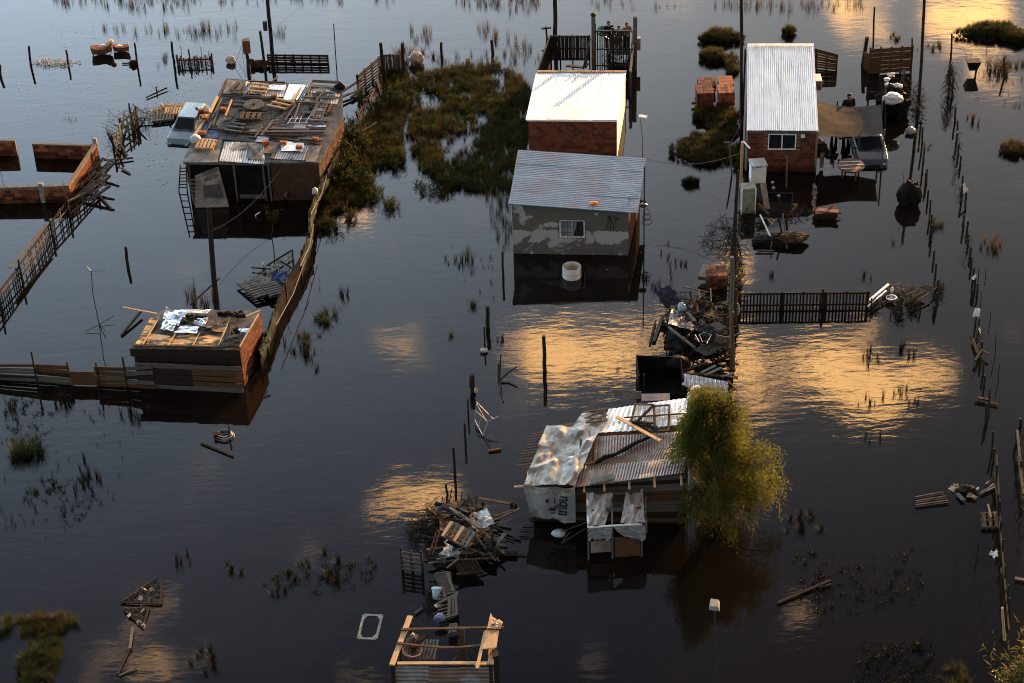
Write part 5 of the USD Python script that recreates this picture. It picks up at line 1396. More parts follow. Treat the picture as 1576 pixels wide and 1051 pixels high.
# lamp post on the right of the houses
P = G(989, 244)
lpz = HT(P, 178)
lpst = thing('street_lamp', 'thin pole with a small floodlight right of the sunlit brick house', 'lamp', P)
Tt = G(985.5, 179, lpz)
obj('pole', MB().tube([P - [0, 0, .5], (P + Tt) / 2 + [.05, 0, 0], Tt], .03, 6), 'zinc_dull', lpst)
obj('lamp_head', MB().box(Tt + [.12, -.1, .02], .42, .26, .1, -.4), 'lamp_glass', lpst); obj('bracket', MB().tube([Tt - [.15, 0, 0], Tt + [.2, 0, .04]], .025, 5), 'steel_dark', lpst)


# ------------------------------------------------------------------ people
def hull_chain(bones):
    ms = []
    for a, ra, b, rb in bones:
        s = []
        for p, r_ in ((a, ra), (b, rb)):
            s.append(manifold3d.Manifold.sphere(r_, 14).translate([float(x) for x in p]))
        ms.append(manifold3d.Manifold.batch_hull(s))
    m = ms[0]
    for x in ms[1:]:
        m = m + x
    return m


def smooth_m(m, e=.03, it=6):
    m = m.refine_to_length(e).to_mesh()
    t = trimesh.Trimesh(m.vert_properties[:, :3], m.tri_verts, process=True)
    trimesh.smoothing.filter_taubin(t, iterations=it)
    return t


def person(label, base, yaw, top, legs, hair='hair', hood=None, height=1.68, arms='down', group=None, bend=0.0, held=None, skirt=None, lean=(0, 0)):
    """A standing figure: one skin body with clothes and hair as its parts."""
    s = height / 1.7
    J = dict(pel=(0, 0, .92), che=(0, -.02 - bend * .25, 1.30), nek=(0, -.01 - bend * .33, 1.46), hed=(0, -.03 - bend * .38, 1.58),
             hl=(-.10, 0, .90), hr=(.10, 0, .90), kl=(-.115, -.03, .49), kr=(.115, -.01, .49), al=(-.12, .03, .08), ar=(.12, .03, .08), tl=(-.13, -.12, .035), tr=(.13, -.12, .035),
             sl=(-.19, -.02 - bend * .28, 1.39), sr=(.19, -.02 - bend * .28, 1.39))
    if arms == 'down':
        J.update(el=(-.26, .02, 1.12), er=(.26, .02, 1.12), wl=(-.25, -.10, .88), wr=(.25, -.10, .88))
    elif arms == 'rail':
        J.update(el=(-.26, -.10, 1.14), er=(.26, -.10, 1.14), wl=(-.20, -.34, 1.12), wr=(.20, -.34, 1.12))
    elif arms == 'hold':
        J.update(el=(-.27, -.02, 1.12), er=(.26, -.05, 1.13), wl=(-.08, -.26, 1.10), wr=(.10, -.27, 1.06))
    elif arms == 'pole':
        J.update(el=(-.30, -.06, 1.18), er=(.26, .0, 1.12), wl=(-.40, -.25, 1.25), wr=(-.2, -.26, 1.08))
    J = {k: np.array(v, float) for k, v in J.items()}
    for k in J:
        J[k][:2] += np.array(lean) * J[k][2]
    body = [(J['pel'], .13, J['che'], .135), (J['che'], .13, J['nek'], .06), (J['nek'], .055, J['hed'], .06), (J['hed'] + [0, -.012, .02], .09, J['hed'] + [0, -.025, -.05], .062)]
    for a in 'lr':
        body += [(J['che'] + [0, 0, .06], .08, J['s' + a], .062), (J['s' + a], .056, J['e' + a], .043), (J['e' + a], .042, J['w' + a], .028),
                 (J['pel'], .11, J['h' + a], .095), (J['h' + a], .09, J['k' + a], .058), (J['k' + a], .056, J['a' + a], .036), (J['a' + a], .04, J['t' + a], .034)]
        w = J['w' + a]; d = nrm(J['w' + a] - J['e' + a]); sd = nrm(np.cross(d, [0, 1, .3])); 
        palm = w + d * .07
        body.append((w, .027, palm, .032))
        for i in range(4):
            o = sd * (i - 1.5) * .019
            k1_ = palm + o + d * (.05 - .005 * abs(i - 1.3)); k2_ = k1_ + d * .02 + np.array([0, -.012, -.025])
            body += [(palm + o, .0095, k1_, .009), (k1_, .009, k2_, .0075)]
        body.append((w + d * .03, .012, w + d * .06 + sd * .045 + np.array([0, -.015, 0]), .009))
    body.append((J['hed'] + [0, -.09, -.01], .014, J['hed'] + [0, -.112, -.028], .012))
    for x in (-1, 1):
        body.append((J['hed'] + [x * .088, .0, .005], .018, J['hed'] + [x * .09, .005, -.03], .012))
    cy, sy = math.cos(yaw), math.sin(yaw)
    R = np.array([[cy, -sy, 0], [sy, cy, 0], [0, 0, 1]])
    place = lambda t: MB().add((np.asarray(t.vertices) * s) @ R.T + base, t.faces)
    root = thing('person', label, 'person', base, group)
    obj('body', place(smooth_m(hull_chain(body), .035, 4)), 'skin', root, smooth=True)
    shirt = [(J['pel'] + [0, 0, .02], .15, J['che'], .158), (J['che'], .152, J['nek'] - [0, 0, .06], .085)]
    for a in 'lr':
        shirt += [(J['che'] + [0, 0, .05], .1, J['s' + a], .08), (J['s' + a], .075, J['e' + a], .062), (J['e' + a], .06, J['e' + a] * .25 + J['w' + a] * .75, .05)]
    obj('jacket', place(smooth_m(hull_chain(shirt), .04, 5)), top, root, smooth=True)
    tr = []
    for a in 'lr':
        tr += [(J['pel'], .14, J['h' + a], .118), (J['h' + a], .11, J['k' + a], .078), (J['k' + a], .076, J['a' + a] + [0, 0, .06], .06)]
    obj('trousers', place(smooth_m(hull_chain(tr), .04, 5)), legs, root, smooth=True)
    sh_ = [(J['a' + a] + [0, 0, -.01], .05, J['t' + a], .045) for a in 'lr']
    obj('shoes', place(smooth_m(hull_chain(sh_), .03, 3)), 'cloth_black', root, smooth=True)
    hd = J['hed']
    if hood:
        hb = [(hd + [0, .02, .035], .108, hd + [0, .035, -.06], .09)]
    else:
        hb = [(hd + [0, .012, .045], .098, hd + [0, .03, -.01], .092)]
    obj('hood' if hood else 'hair', place(smooth_m(hull_chain(hb), .03, 2)), hood or hair, root, smooth=True)
    for x in (-1, 1):
        obj('eye', place(trimesh.creation.icosphere(1, .012).apply_translation(hd + [x * .034, -.088, .012])), 'hair', root)
    obj('mouth', place(trimesh.creation.box((.045, .01, .01)).apply_translation(hd + [0, -.094, -.062])), 'cloth_rose', root)
    return root, base, R, s, J


pb = lambda px, dy: np.array([g0[0] + (g1[0] - g0[0]) * (px - 800) / 545, g0[1] + dy, .74])
hp = lambda: 0
person('person in a dark navy jacket and cap standing tallest behind the bar gate', pb(1035, .85), .15, 'cloth_navy', 'cloth_navy', hair='cloth_navy', arms='rail', height=1.82)
person('person with dark hair holding a red bundle against the bar gate', pb(1172, .80), -.1, 'cloth_brown', 'cloth_tan', arms='hold', height=1.55)
rb_ = pb(1150, .52)
obj('bundle', blob(rb_ + [0, -.05, .78], .3, .14, .3, 3, .2), 'cloth_red', smooth=True, label='red blanket bundle held at the top of the bar gate', cat='bundle')
person('person in a tan top with a dark vest by the square gate post', pb(1278, .80), .5, 'cloth_tan', 'cloth_brown', hair='hair', arms='rail', height=1.72)
obj('bag', blob(pb(945, .9) + [0, 0, 1.22], .3, .22, .36, 6, .2), 'cloth_green', smooth=True, label='mint green bag held up beside the person in navy', cat='bag')

# ------------------------------------------------------------------ carport beside the white-roofed house
cz = zoomed(1000, 0, 3.8925)
nb = WH['FR']
S0_, S1_ = G(*cz(1010, 808), 2.2), G(*cz(1398, 800), 2.05)
S2_, S3_ = G(*cz(1385, 625), 2.3), G(*cz(992, 600), 2.45)
cp = thing('shade_canopy', 'sagging brown shade cloth stretched from the white-roofed house over the car', 'canopy', up(S0_, 0))
obj('cloth', sheet(S0_, S1_, S2_, S3_, 40, 30, .05, 3, 3, .006, fn=lambda U, V: -.28 * np.sin(U * np.pi) * (.5 + .5 * V)), 'shade_net', cp, smooth=True)
for T in (S1_, S2_):
    obj('post', MB().tube([up(T + [.05, -.02, 0], -.5), T + [.06, 0, .25]], .045, 7), 'wood_grey', cp)
obj('edge_rope', MB().tube([S0_, S0_ * .5 + S1_ * .5 - [0, 0, .27], S1_], .012, 4), 'rope', cp)
P1 = G(*cz(1185, 735), .35)
d_p = G(*cz(1185, 742), .6)
def canopy_person(px, py_head, label, **k):
    """Feet stand on a crate behind the cloth so that head and chest clear it."""
    P = G(px, py_head + 62, 0.0)
    zt = HT(P, py_head)
    return P, zt
pa = G(1303.5, 199, 0.15); za = HT(pa, 144)
person('person standing behind the shade cloth with a pole in hand', pa, .3, 'cloth_black', 'cloth_black', arms='pole', height=za - .15)
obj('hand_pole', MB().tube([pa + [-.62, -.25, -.2], pa + [-.66, -.3, za * .82]], .035, 6), 'wood_dark', label='dark pole held by the person behind the shade cloth', cat='pole')
pa2 = G(1284, 207, .0)
person('person in dark clothes bending half hidden behind the shade cloth', pa2, -.4, 'cloth_black', 'cloth_black', arms='hold', height=HT(pa2, 164), bend=.5)
# plinth under the standing person
obj('crate', MB().box(pa + [0, 0, -.1], .9, .7, .42), 'wood_dark', label='low dark crate under the person with the pole', cat='crate')


# ------------------------------------------------------------------ cars
def car(label, base, yaw, paint, L=4.0, W=1.6, H=1.38, plate=None, estate=False, pitch=0.0):
    """base: middle of the underside; nose towards +x before yaw."""
    root = thing('car', label, 'car', base)
    cy, sy = math.cos(yaw), math.sin(yaw); cp_, sp = math.cos(pitch), math.sin(pitch)
    R = np.array([[cy, -sy, 0], [sy, cy, 0], [0, 0, 1]]) @ np.array([[cp_, 0, -sp], [0, 1, 0], [sp, 0, cp_]])
    tf = lambda p: np.asarray(p, float) @ R.T + base
    def put(name, pts, mat, parent=None, r=.05, smooth=35):
        m = manifold3d.Manifold.batch_hull([manifold3d.Manifold.sphere(r, 12).translate([float(c) for c in p]) for p in pts])
        v, f, _ = meshkit.arrays(m)
        return obj(name, MB().add(tf(v), f), mat, parent or root, smooth=smooth)
    h = W / 2
    prof = [(-L / 2 + .08, .35, .92), (-L / 2 + .15, .28, .50)]
    lower = []
    for x, w_, z0, z1 in ((-L / 2 + .1, h - .16, .38, .84), (-L / 2 + .3, h - .06, .26, .92), (.55, h - .05, .24, .92), (L / 2 - .45, h - .08, .26, .80), (L / 2 - .12, h - .2, .38, .68)):
        for s in (-1, 1):
            lower += [(x, s * w_, z0), (x, s * w_, z1 - .04)]
    body = put('body', lower, paint, r=.06)
    roof = []
    bx0, bx1, tx0, tx1 = (-L / 2 + .2, .78, -L / 2 + .5, .08)
    for s in (-1, 1):
        roof += [(bx0, s * (h - .12), .93), (bx1, s * (h - .14), .88), (tx0, s * (h - .26), H - .05), (tx1, s * (h - .26), H - .05)]
    cab = put('cabin', roof, paint, r=.05)
    def glass(name, q):
        q = np.array(q, float); c = q.mean(0); n = nrm(np.cross(q[1] - q[0], q[3] - q[0])); n = n if n @ (c - [-.3, 0, .9]) > 0 else -n
        qq = q + n * .054
        return obj(name, MB().hexa([*tf(qq - n * .03), *tf(qq)]), 'window_dark', root)
    e = .07
    lerp = lambda a, b, t: np.array(a) * (1 - t) + np.array(b) * t
    A_, B_, C__, D_ = (bx1, -(h - .14), .88), (bx1, h - .14, .88), (tx1, h - .26, H - .05), (tx1, -(h - .26), H - .05)
    glass('windscreen', [lerp(lerp(A_, D_, .08), lerp(B_, C__, .08), .05), lerp(lerp(A_, D_, .08), lerp(B_, C__, .08), .95), lerp(lerp(A_, D_, .92), lerp(B_, C__, .92), .95), lerp(lerp(A_, D_, .92), lerp(B_, C__, .92), .05)])
    A2, B2, C2, D2 = (bx0, -(h - .12), .93), (bx0, h - .12, .93), (tx0, h - .26, H - .05), (tx0, -(h - .26), H - .05)
    glass('rear_window', [lerp(lerp(A2, D2, .15), lerp(B2, C2, .15), .08), lerp(lerp(A2, D2, .15), lerp(B2, C2, .15), .92), lerp(lerp(A2, D2, .88), lerp(B2, C2, .88), .92), lerp(lerp(A2, D2, .88), lerp(B2, C2, .88), .08)])
    for s in (-1, 1):
        lo_ = lambda t: lerp((bx0, s * (h - .12), .93), (bx1, s * (h - .14), .88), t); hi_ = lambda t: lerp((tx0, s * (h - .26), H - .05), (tx1, s * (h - .26), H - .05), t)
        for a, b in ((.08, .46), (.52, .9)):
            glass('side_window', [lerp(lo_(a), hi_(a), .12), lerp(lo_(b), hi_(b), .12), lerp(lo_(b), hi_(b), .88), lerp(lo_(a), hi_(a), .88)])
        put('headlight', [(L / 2 - .12, s * (h - .26), .60), (L / 2 - .14, s * (h - .44), .60), (L / 2 - .12, s * (h - .28), .68)], 'lamp_glass', r=.05)
        put('mirror', [(.62, s * (h + .06), .98), (.66, s * (h - .02), .97), (.62, s * (h + .06), 1.04)], 'plastic_black', r=.04)
        for x in (L / 2 - .78, -L / 2 + .72):
            wh = obj('wheel', MB().tube(tf([(x, s * (h - .16), .29), (x, s * (h + .0), .29)]), .29, 18), 'rubber', root)
            obj('rim', MB().tube(tf([(x, s * (h - .02), .29), (x, s * (h + .012), .29)]), .18, 12), 'zinc_dull', wh)
    for s in (-1, 1):
        for x in (.62, -.28, -1.12):
            obj('door_seam', MB().board(tf((x, s * (h + .012), .34)), tf((x, s * (h + .012), .9)), .016, .008, R @ np.array([0, s, 0.0])), 'plastic_black', root)
        for x in (-.12, -.98):
            obj('door_handle', MB().board(tf((x, s * (h + .02), .8)), tf((x - .16, s * (h + .02), .8)), .03, .03), 'plastic_black', root)
    put('bumper', [(L / 2 - .06, -h + .22, .42), (L / 2 - .06, h - .22, .42), (L / 2 - .3, -h + .05, .42), (L / 2 - .3, h - .05, .42), (L / 2 - .06, 0, .50)], 'plastic_black', r=.07)
    put('grille', [(L / 2 - .07, -.34, .61), (L / 2 - .07, .34, .61), (L / 2 - .07, .34, .66), (L / 2 - .07, -.34, .66)], 'plastic_black', r=.02)
    m = MB()
    obj('bonnet_line', MB().board(tf((.86, -h + .16, .925)), tf((.86, h - .16, .925)), .02, .012), 'plastic_black', root)
    for s in (-1, 1):
        obj('wiper', MB().board(tf((.80, s * .32, .945)), tf((.72, s * .32 + .4, .965)), .02, .015), 'plastic_black', root)
    if plate:
        pl = put('number_plate', [(L / 2 + .02, -.22, .38), (L / 2 + .02, .22, .38), (L / 2 + .02, .22, .48), (L / 2 + .02, -.22, .48)], 'plastic_black', r=.012)
        t = meshkit.text_mesh(plate, .085, .004, True); v = np.asarray(t.vertices); v = v - [v[:, 0].mean(), 0, 0]
        obj('lettering', MB().add(tf(np.stack([L / 2 + .036 + v[:, 2], v[:, 0], .39 + v[:, 1]], 1)), t.faces), 'lamp_glass', pl)
    return root


def car_at(front, back, sink, label, paint, **k):
    """front, back: pixels (with heights) of the middle of the nose and of the tail."""
    A, B = G(*front), G(*back)
    d = nrm((A - B) * [1, 1, 0])
    L = k.get('L', 4.0)
    c = (A - d * L / 2) * [1, 1, 0] + [0, 0, -sink]
    return car(label, c, math.atan2(d[1], d[0]), paint, **k)


car_at((272, 217, .35), (301, 163, .6), .58, 'pale blue-green car with black bumper sunk to its bumper beside the salvage-board shack', 'car_pale', L=4.0, W=1.5, H=1.36)
car_at((1346, 252, .3), (1331, 192, .5), .5, 'dark blue car half under the shade cloth beside the brick house', 'car_blue', L=4.0, W=1.62, H=1.4, plate='HDK')

# table with an oilcloth
tq = zoomed(1120, 200, 5.254)
P = G(*tq(998, 370)); zt = HT(P, tq(0, 283)[1])
tb = thing('table', 'round table with a pale zigzag patterned cloth standing in water before the car', 'table', P)
C_ = up(G(*tq(998, 285), zt), zt); R_ = 105 / 5.254 / 29.0
obj('table_top', MB().tube([C_ - [0, 0, .05], C_], R_, 28), 'wood_brown', tb)
obj('skirt', MB().tube([C_ - [0, 0, .16], C_ - [0, 0, .05]], [R_ * .8, R_ * .92], 20), 'wood_brown', tb)
cl_ = obj('cloth', MB().tube([C_ + [0, 0, .004], C_ + [0, 0, .018]], R_ * 1.01, 28), 'oilcloth', tb)
for r0_ in (-.5, .0, .5):
    xs = np.linspace(-1, 1, 25) * math.sqrt(1 - r0_ * r0_) * R_ * .93
    obj('zigzag_band', (lambda m: [m.board(C_ + [a_, r0_ * R_ + .06 * ((i % 2) - .5), .024], C_ + [b_, r0_ * R_ + .06 * (((i + 1) % 2) - .5), .024], .05, .006) for i, (a_, b_) in enumerate(zip(xs[:-1], xs[1:]))] and m)(MB()), 'paint_white', cl_)
for a_ in (.4, 1.97, 3.5, 5.1):
    q = C_ + np.array([math.cos(a_), math.sin(a_), 0]) * R_ * .72
    obj('leg', MB().board(up(q * 1.0, -.4), q - [0, 0, .1], .07, .07, (0, -1, 0)), 'wood_brown', tb)
# white chest, green fridge, screen walls left of the white-roofed house
P = G(*tq(245, 430)); zt = HT(P, tq(0, 300)[1])
fz_ = thing('white_chest', 'dented white chest freezer standing in the water at the left front of the brick house', 'freezer', P)
cx = up(P + [0, .35, 0], zt / 2 - .15)
obj('body', MB().box(cx, .78, .7, zt + .3, .04), 'paint_white', fz_); obj('lid', MB().box(up(cx, zt + .06), .84, .78, .09, .1), 'plastic_white', fz_)
obj('handle', MB().box(up(cx, zt + .02) + [0, -.4, 0], .3, .03, .04), 'zinc_dull', fz_)
P = G(*tq(165, 680)); zt = HT(P, tq(0, 475)[1])
gf = thing('fridge', 'old olive green fridge standing upright in the water in front of the white chest', 'fridge', P)
cx = up(P + [0, .3, 0], zt / 2 - .15)
obj('body', MB().box(cx, .72, .6, zt + .3, .05), 'paint_green', gf); obj('door', MB().box(cx + [.0, -.325, .1], .64, .05, zt - .25, .05), 'paint_green', gf)
obj('side_rail', MB().box(cx + [.34, -.33, 0], .05, .04, zt + .3, .05), 'paint_white', gf); obj('side_rail', MB().box(cx + [-.34, -.33, 0], .05, .04, zt + .3, .05), 'paint_white', gf)
obj('badge', MB().box(cx + [-.05, -.357, -.25], .16, .012, .05, .05), 'plastic_black', gf)
P = G(*tq(105, 470)); zt = HT(P, tq(0, 95)[1])
obj('gate_post', MB().board(P - [0, 0, .5], up(P, zt), .13, .1, (0, -1, 0)), 'wood_pale', label='pale square post left of the white chest', cat='post')
post_px(*cz(475, 850), *cz(492, 1051), .045, 'wood_grey', 'post', 'crooked grey post with a crosspiece left of the brick house', 'post', mirrored=False)
plank(G(*cz(445, 855), 2.6), G(*cz(480, 850), 2.6), .06, .05, 'wood_grey', 'crosspiece', 'short crosspiece on the crooked grey post', 'crosspiece')
plank(G(*tq(320, 640), .3), G(*tq(285, 430), 1.4), .3, .04, 'plywood', 'board', 'narrow grey board leaning beside the white chest', 'board')
plank(G(*tq(130, 95), 1.9), G(*tq(180, 148), 1.8), .06, .04, 'paint_white', 'gutter', 'short white pipe at the left eave of the brick house', 'pipe')
# clothes and shape by the right corner of the house
P = G(*tq(752, 300))
cr = thing('clothes_rack', 'dark clothes hung in a heap at the right corner of the brick house', 'clothes', P)
obj('coat', blob(P + [0, .1, 1.0], .34, .25, .55, 3, .25), 'cloth_black', cr, smooth=True); obj('trousers', sheet(P + [-.12, -.2, 1.0], P + [.12, -.2, 1.0], P + [.1, -.2, .1], P + [-.1, -.2, .1], 8, 12, .04, 3, 2, .03), 'cloth_tan', cr)
obj('cap', blob(P + [-.12, 0, 1.55], .18, .16, .14, 5, .15), 'cloth_rose', cr, smooth=True); obj('shirt', blob(P + [.25, 0, .85], .25, .2, .3, 8, .3), 'cloth_navy', cr, smooth=True)
w0_ = WH['FL'] + WH['fa'] * 2.22 + np.array([0, .12, 1.32])
person('person in violet seen through the sliding window of the brick house', w0_ * [1, 1, 0] + [0, .45, .12], 0, 'cloth_violet', 'cloth_black', height=1.6)

# black wrapped bale on the right
bq = zoomed(1376, 180, 3.504)
P = G(*bq(85, 490)); zt = HT(P, bq(0, 375)[1])
ba = thing('wrapped_bale', 'big black plastic wrapped bundle standing alone in the open water', 'bundle', P)
v = blob(P + [0, .35, zt * .42], .66, .55, zt * .62, 6, .14, 4)
obj('wrapping', v, 'plastic_black', ba); obj('fold', sheet(P + [-.3, .1, zt * .95], P + [.45, .1, zt * .9], P + [.4, .5, zt * .98], P + [-.15, .5, zt * 1.12], 14, 10, .09, 4, 2, .01), 'plastic_black', ba)
obj('stick', MB().tube([P + [-.3, .4, zt * .9], P + [-.4, .5, zt * 1.4]], .012, 4), 'twig', ba)

# well ring in front of the rendered house
P = G(880.5, 428); R_ = 14.4 / 31.3
wl = thing('well_ring', 'round white concrete well ring standing in the dark reflection of the rendered house', 'well ring', P)
zt = HT(P, 413) 
m = MB(); th = np.arange(33) / 32 * 2 * np.pi
prof = [(R_, -.4), (R_, zt - .02), (R_ - .015, zt), (R_ * .84, zt), (R_ * .83, zt - .02), (R_ * .83, -.4)]
V = np.array([[P[0] + r_ * math.cos(t), P[1] + .2 + r_ * math.sin(t), z] for r_, z in prof for t in th[:-1]])
f = [[i * 32 + j, i * 32 + (j + 1) % 32, (i + 1) * 32 + (j + 1) % 32, (i + 1) * 32 + j] for i in range(5) for j in range(32)]
obj('ring', m.add(V, f), 'concrete_white', wl, smooth=40); obj('joint', MB().tube([P + [0, .2, zt * .48], P + [0, .2, zt * .52]], R_ + .004, 32, False), 'concrete', wl)

# ------------------------------------------------------------------ brick stacks on the grass bank
kz = zoomed(1040, 30, 4.2)
def brick_stack(x0, x1, yt, yb, label, n, rows, mats, tilt=0):
    A, B = G(*kz(x0, yb), .15), G(*kz(x1, yb), .15)
    h = HT(A * [1, 1, 0], kz(0, yt)[1]) 
    root = thing('brick_stack', label, 'bricks', A)
    bw = (B[0] - A[0]) / n; bh = (h - .15) / rows
    for r_ in range(rows):
        for i in range(n):
            for d in range(3):
                if r_ < rows - 1 and 0 < i < n - 1 and d == 1:
                    continue
                c = A + np.array([bw * (i + .5) + RND.uniform(-.012, .012), .17 + .34 * d, bh * (r_ + .5)])
                obj('brick', MB().box(c, bw * .95, .32, bh * .93, RND.uniform(-.03, .03)), RND.choice(mats), root)
    return root
brick_stack(135, 245, 478, 580, 'stack of dark red hollow bricks on the bank, the left one in front', 5, 5, ('brick_red', 'brick_dark'))
brick_stack(148, 262, 430, 470, 'lower stack of dark bricks behind the left front brick stack', 5, 3, ('brick_dark', 'brick_red'))
brick_stack(275, 382, 476, 560, 'stack of bright orange bricks on the bank beside the white-roofed house', 5, 5, ('brick_orange', 'brick_orange', 'brick_red'))
brick_stack(280, 376, 420, 470, 'second course of orange bricks behind the bright orange stack', 5, 4, ('brick_orange',))
for x, y in ((150, 465), (175, 460), (210, 462), (232, 455), (120, 540)):
    obj('brick', MB().box(G(*kz(x, y), .95 if y < 500 else .2), .3, .14, .12, RND.uniform(-1, 1)), 'brick_orange', label='loose brick lying about the brick stacks on the bank', cat='brick', group='loose bricks by the stacks')
# brick pile near the wreck heap
P = G(*bz4(628, 290)); zt = HT(P, bz4(0, 195)[1])
root = thing('brick_stack', 'squat stack of orange-brown bricks at the top of the wreck heap', 'bricks', P)
for r_ in range(4):
    for i in range(4):
        for d in range(3):
            obj('brick', MB().box(P + [-.36 + .245 * i, .15 + .3 * d, zt / 4 * (r_ + .5)], .235, .29, zt / 4 * .94, RND.uniform(-.03, .03)), RND.choice(('brick_red', 'brick_orange', 'brick_dark')), root)
a_ = [G(*bz4(500, 200), .45), G(*bz4(560, 205), .45), G(*bz4(575, 120), .7), G(*bz4(530, 115), .7)]
obj('tin_box', sheet(*a_, 4, 4, .01, 2, 1, .25), 'zinc_dull', label='grey tin box beside the squat brick stack', cat='box')

# ------------------------------------------------------------------ right yard with slatted fence
rz_ = zoomed(1310, 50, 6.57)
a0, a1 = G(*rz_(290, 420)), G(*rz_(605, 400))
slat_fence('slatted_fence', 'brown slatted timber fence behind the junk heap at the upper right', a0 - (a1 - a0) * .35, a1, HT(a1, rz_(0, 140)[1]), (.12, .28, .44, .6, .76, .92), 0, 5, 'wood_brown', rail_w=.24, post_over=.05)
b0, b1 = G(*rz_(120, 370)), G(*rz_(290, 420))
bh = HT(b0, rz_(0, 195)[1])
sb = thing('solid_screen', 'solid pale brown board screen set at an angle to the slatted fence', 'screen', b0)
for k in range(5):
    z_ = bh * (k + .5) / 5
    obj('board', MB().board(up(b0, z_), up(b1, z_ * .92), bh / 5 * .96, .04, nrm(np.cross(b1 - b0, [0, 0, 1]))), 'wood_brown', sb)
post_px(*rz_(162, 45), *rz_(115, 330), .09, 'wood_dark', 'post', 'thick dark post at the left corner of the angled screen', 'post', mirrored=False, square=True)
post_px(*rz_(235, -260), *rz_(215, 330), .055, 'wood_dark', 'pole', 'tall thin dark pole rising behind the angled screen', 'pole', mirrored=False)
post_px(*rz_(616, 55), *rz_(600, 530), .05, 'wood_dark', 'post', 'dark post at the right end of the slatted fence', 'post', mirrored=False)
# junk heap under white sheet
P = G(*rz_(430, 900))
jh = thing('junk_heap', 'dark heap of junk partly covered by a white sheet beside the canopy', 'junk heap', P)
obj('heap', blob(P + [0, .9, .55], 1.0, .9, 1.05, 3, .3, 4), 'tarp_black', jh)
wq = G(*rz_(420, 650), 1.55)
obj('white_sheet', blob(wq + [0, 0, -.1], .62, .42, .3, 5, .3, 3), 'plastic_white', jh, smooth=True)
for x, y, s, mt, l in ((380, 530, .2, 'plastic_pale_blue', 'pale blue'), (470, 545, .25, 'plastic_white', 'whitish'), (360, 475, .16, 'plastic_white', 'small white'), (400, 430, .2, 'plastic_white', 'flat white')):
    obj('bag', blob(G(*rz_(x, y), 1.2), s * 1.2, s, s * .6, int(x), .35, 3), mt, smooth=True, label=f'{l} plastic bag on the junk heap behind the white sheet', cat='bag')
obj('plastic_bag', blob(G(*rz_(600, 990), .15), .32, .26, .2, 5, .35, 3), 'sheet_clear', smooth=True, label='clear plastic bag afloat in front of the junk heap', cat='bag')
brush([rz_(540, 560), rz_(700, 640), rz_(740, 860), rz_(640, 900), rz_(540, 740)], 160, .8, 'twig', 'brushwood', 'dark brush tangled right of the junk heap', 'brushwood', .9, .012, 4)
for x, y0, y1 in ((285, 430, 730), (345, 540, 870), (335, 680, 1051), (525, 380, 520)):
    post_px(*rz_(x, y0), *rz_(x + 4, y1), .05, 'wood_dark' if x < 340 else 'wood_grey', 'post', 'rough post standing about the junk heap and canopy', 'post', group='posts about the junk heap', mirrored=False)
plank(G(*rz_(490, 540), .3), G(*rz_(545, 380), 1.3), .1, .04, 'wood_grey', 'plank', 'grey plank leaning on the slatted fence above the junk', 'plank')
# angled slat panel right of the white-roofed house
nz = zoomed(1120, 40, 8.756)
s0, s1 = G(*nz(1190, 570)), G(*nz(1462, 600))
slat_fence('slat_fence', 'dark slatted panel standing in water at the right of the white-roofed house', s0, s1, HT(s0, nz(0, 318)[1]), (.1, .23, .36, .49, .62, .75, .88, .98), 0, 3, 'wood_brown', rail_w=.12, post_over=.0, hb=HT(s1, nz(0, 390)[1]))

# ------------------------------------------------------------------ fences
path = [(150, 300), (106, 335), (80, 367), (33, 434), (0, 478), (-18, 503)]
tops = [288, 312, 344, 410, 453, 478]
root = thing('lattice_fence', 'long crooked fence of pallet lattice running from the unfinished house to the left edge', 'fence', G(*path[2]))
for i in range(len(path) - 1):
    P, Q = G(*path[i]), G(*path[i + 1])
    za, zb = HT(P, tops[i]), HT(Q, tops[i + 1])
    n_ = max(4, int(np.linalg.norm(Q - P) / .2)); o = nrm(np.cross(Q - P, [0, 0, 1]))
    for f in (.25, .62, .97):
        j = RND.uniform(-.06, .06)
        obj('rail', MB().board(up(P, za * f + j), up(Q, zb * f - j), .08 if f < .9 else .12, .03, o, .01), RND.choice(['wood_dark', 'wood_grey']), root)
    for k in range(n_):
        if RND.random() < .16:
            continue
        s = (k + .5) / n_; c = P * (1 - s) + Q * s; z = za * (1 - s) + zb * s
        obj('pale', MB().board(up(c, -.3) + o * .03, up(c, z + RND.uniform(-.1, .12)) + o * .03 + (Q - P) * RND.uniform(-.02, .02), .09, .02, o, .006), RND.choice(['wood_dark', 'wood_dark', 'wood_grey']), root)
    obj('post', MB().board(up(P, -.6) - o * .06, up(P, za + RND.uniform(.1, .45)) - o * .06, .08, .08, o), 'wood_dark', root)
obj('rail', MB().board(up(G(20, 440), 1.05), up(G(75, 372), 1.0), .2, .04, (0, 0, 1)), 'wood_grey', root, label='pale wide board on top of the lattice fence')
uz = zoomed(0, 60, 4.381)
for q, l in ((((600, 900), (690, 930), (690, 800)), 'grey pallet leaning at the back end of the unfinished brick wall, the far one'), (((530, 1000), (640, 1030), (640, 890)), 'grey pallet leaning by the unfinished brick wall, the middle one'), (((500, 1060), (610, 1090), (640, 960)), 'grey pallet leaning by the unfinished brick wall, the near one')):
    pallet_px((*uz(*q[0]), .15), (*uz(*q[1]), .15), (*uz(*q[2]), .75), l, deck=7, missing=2, mat='wood_grey')
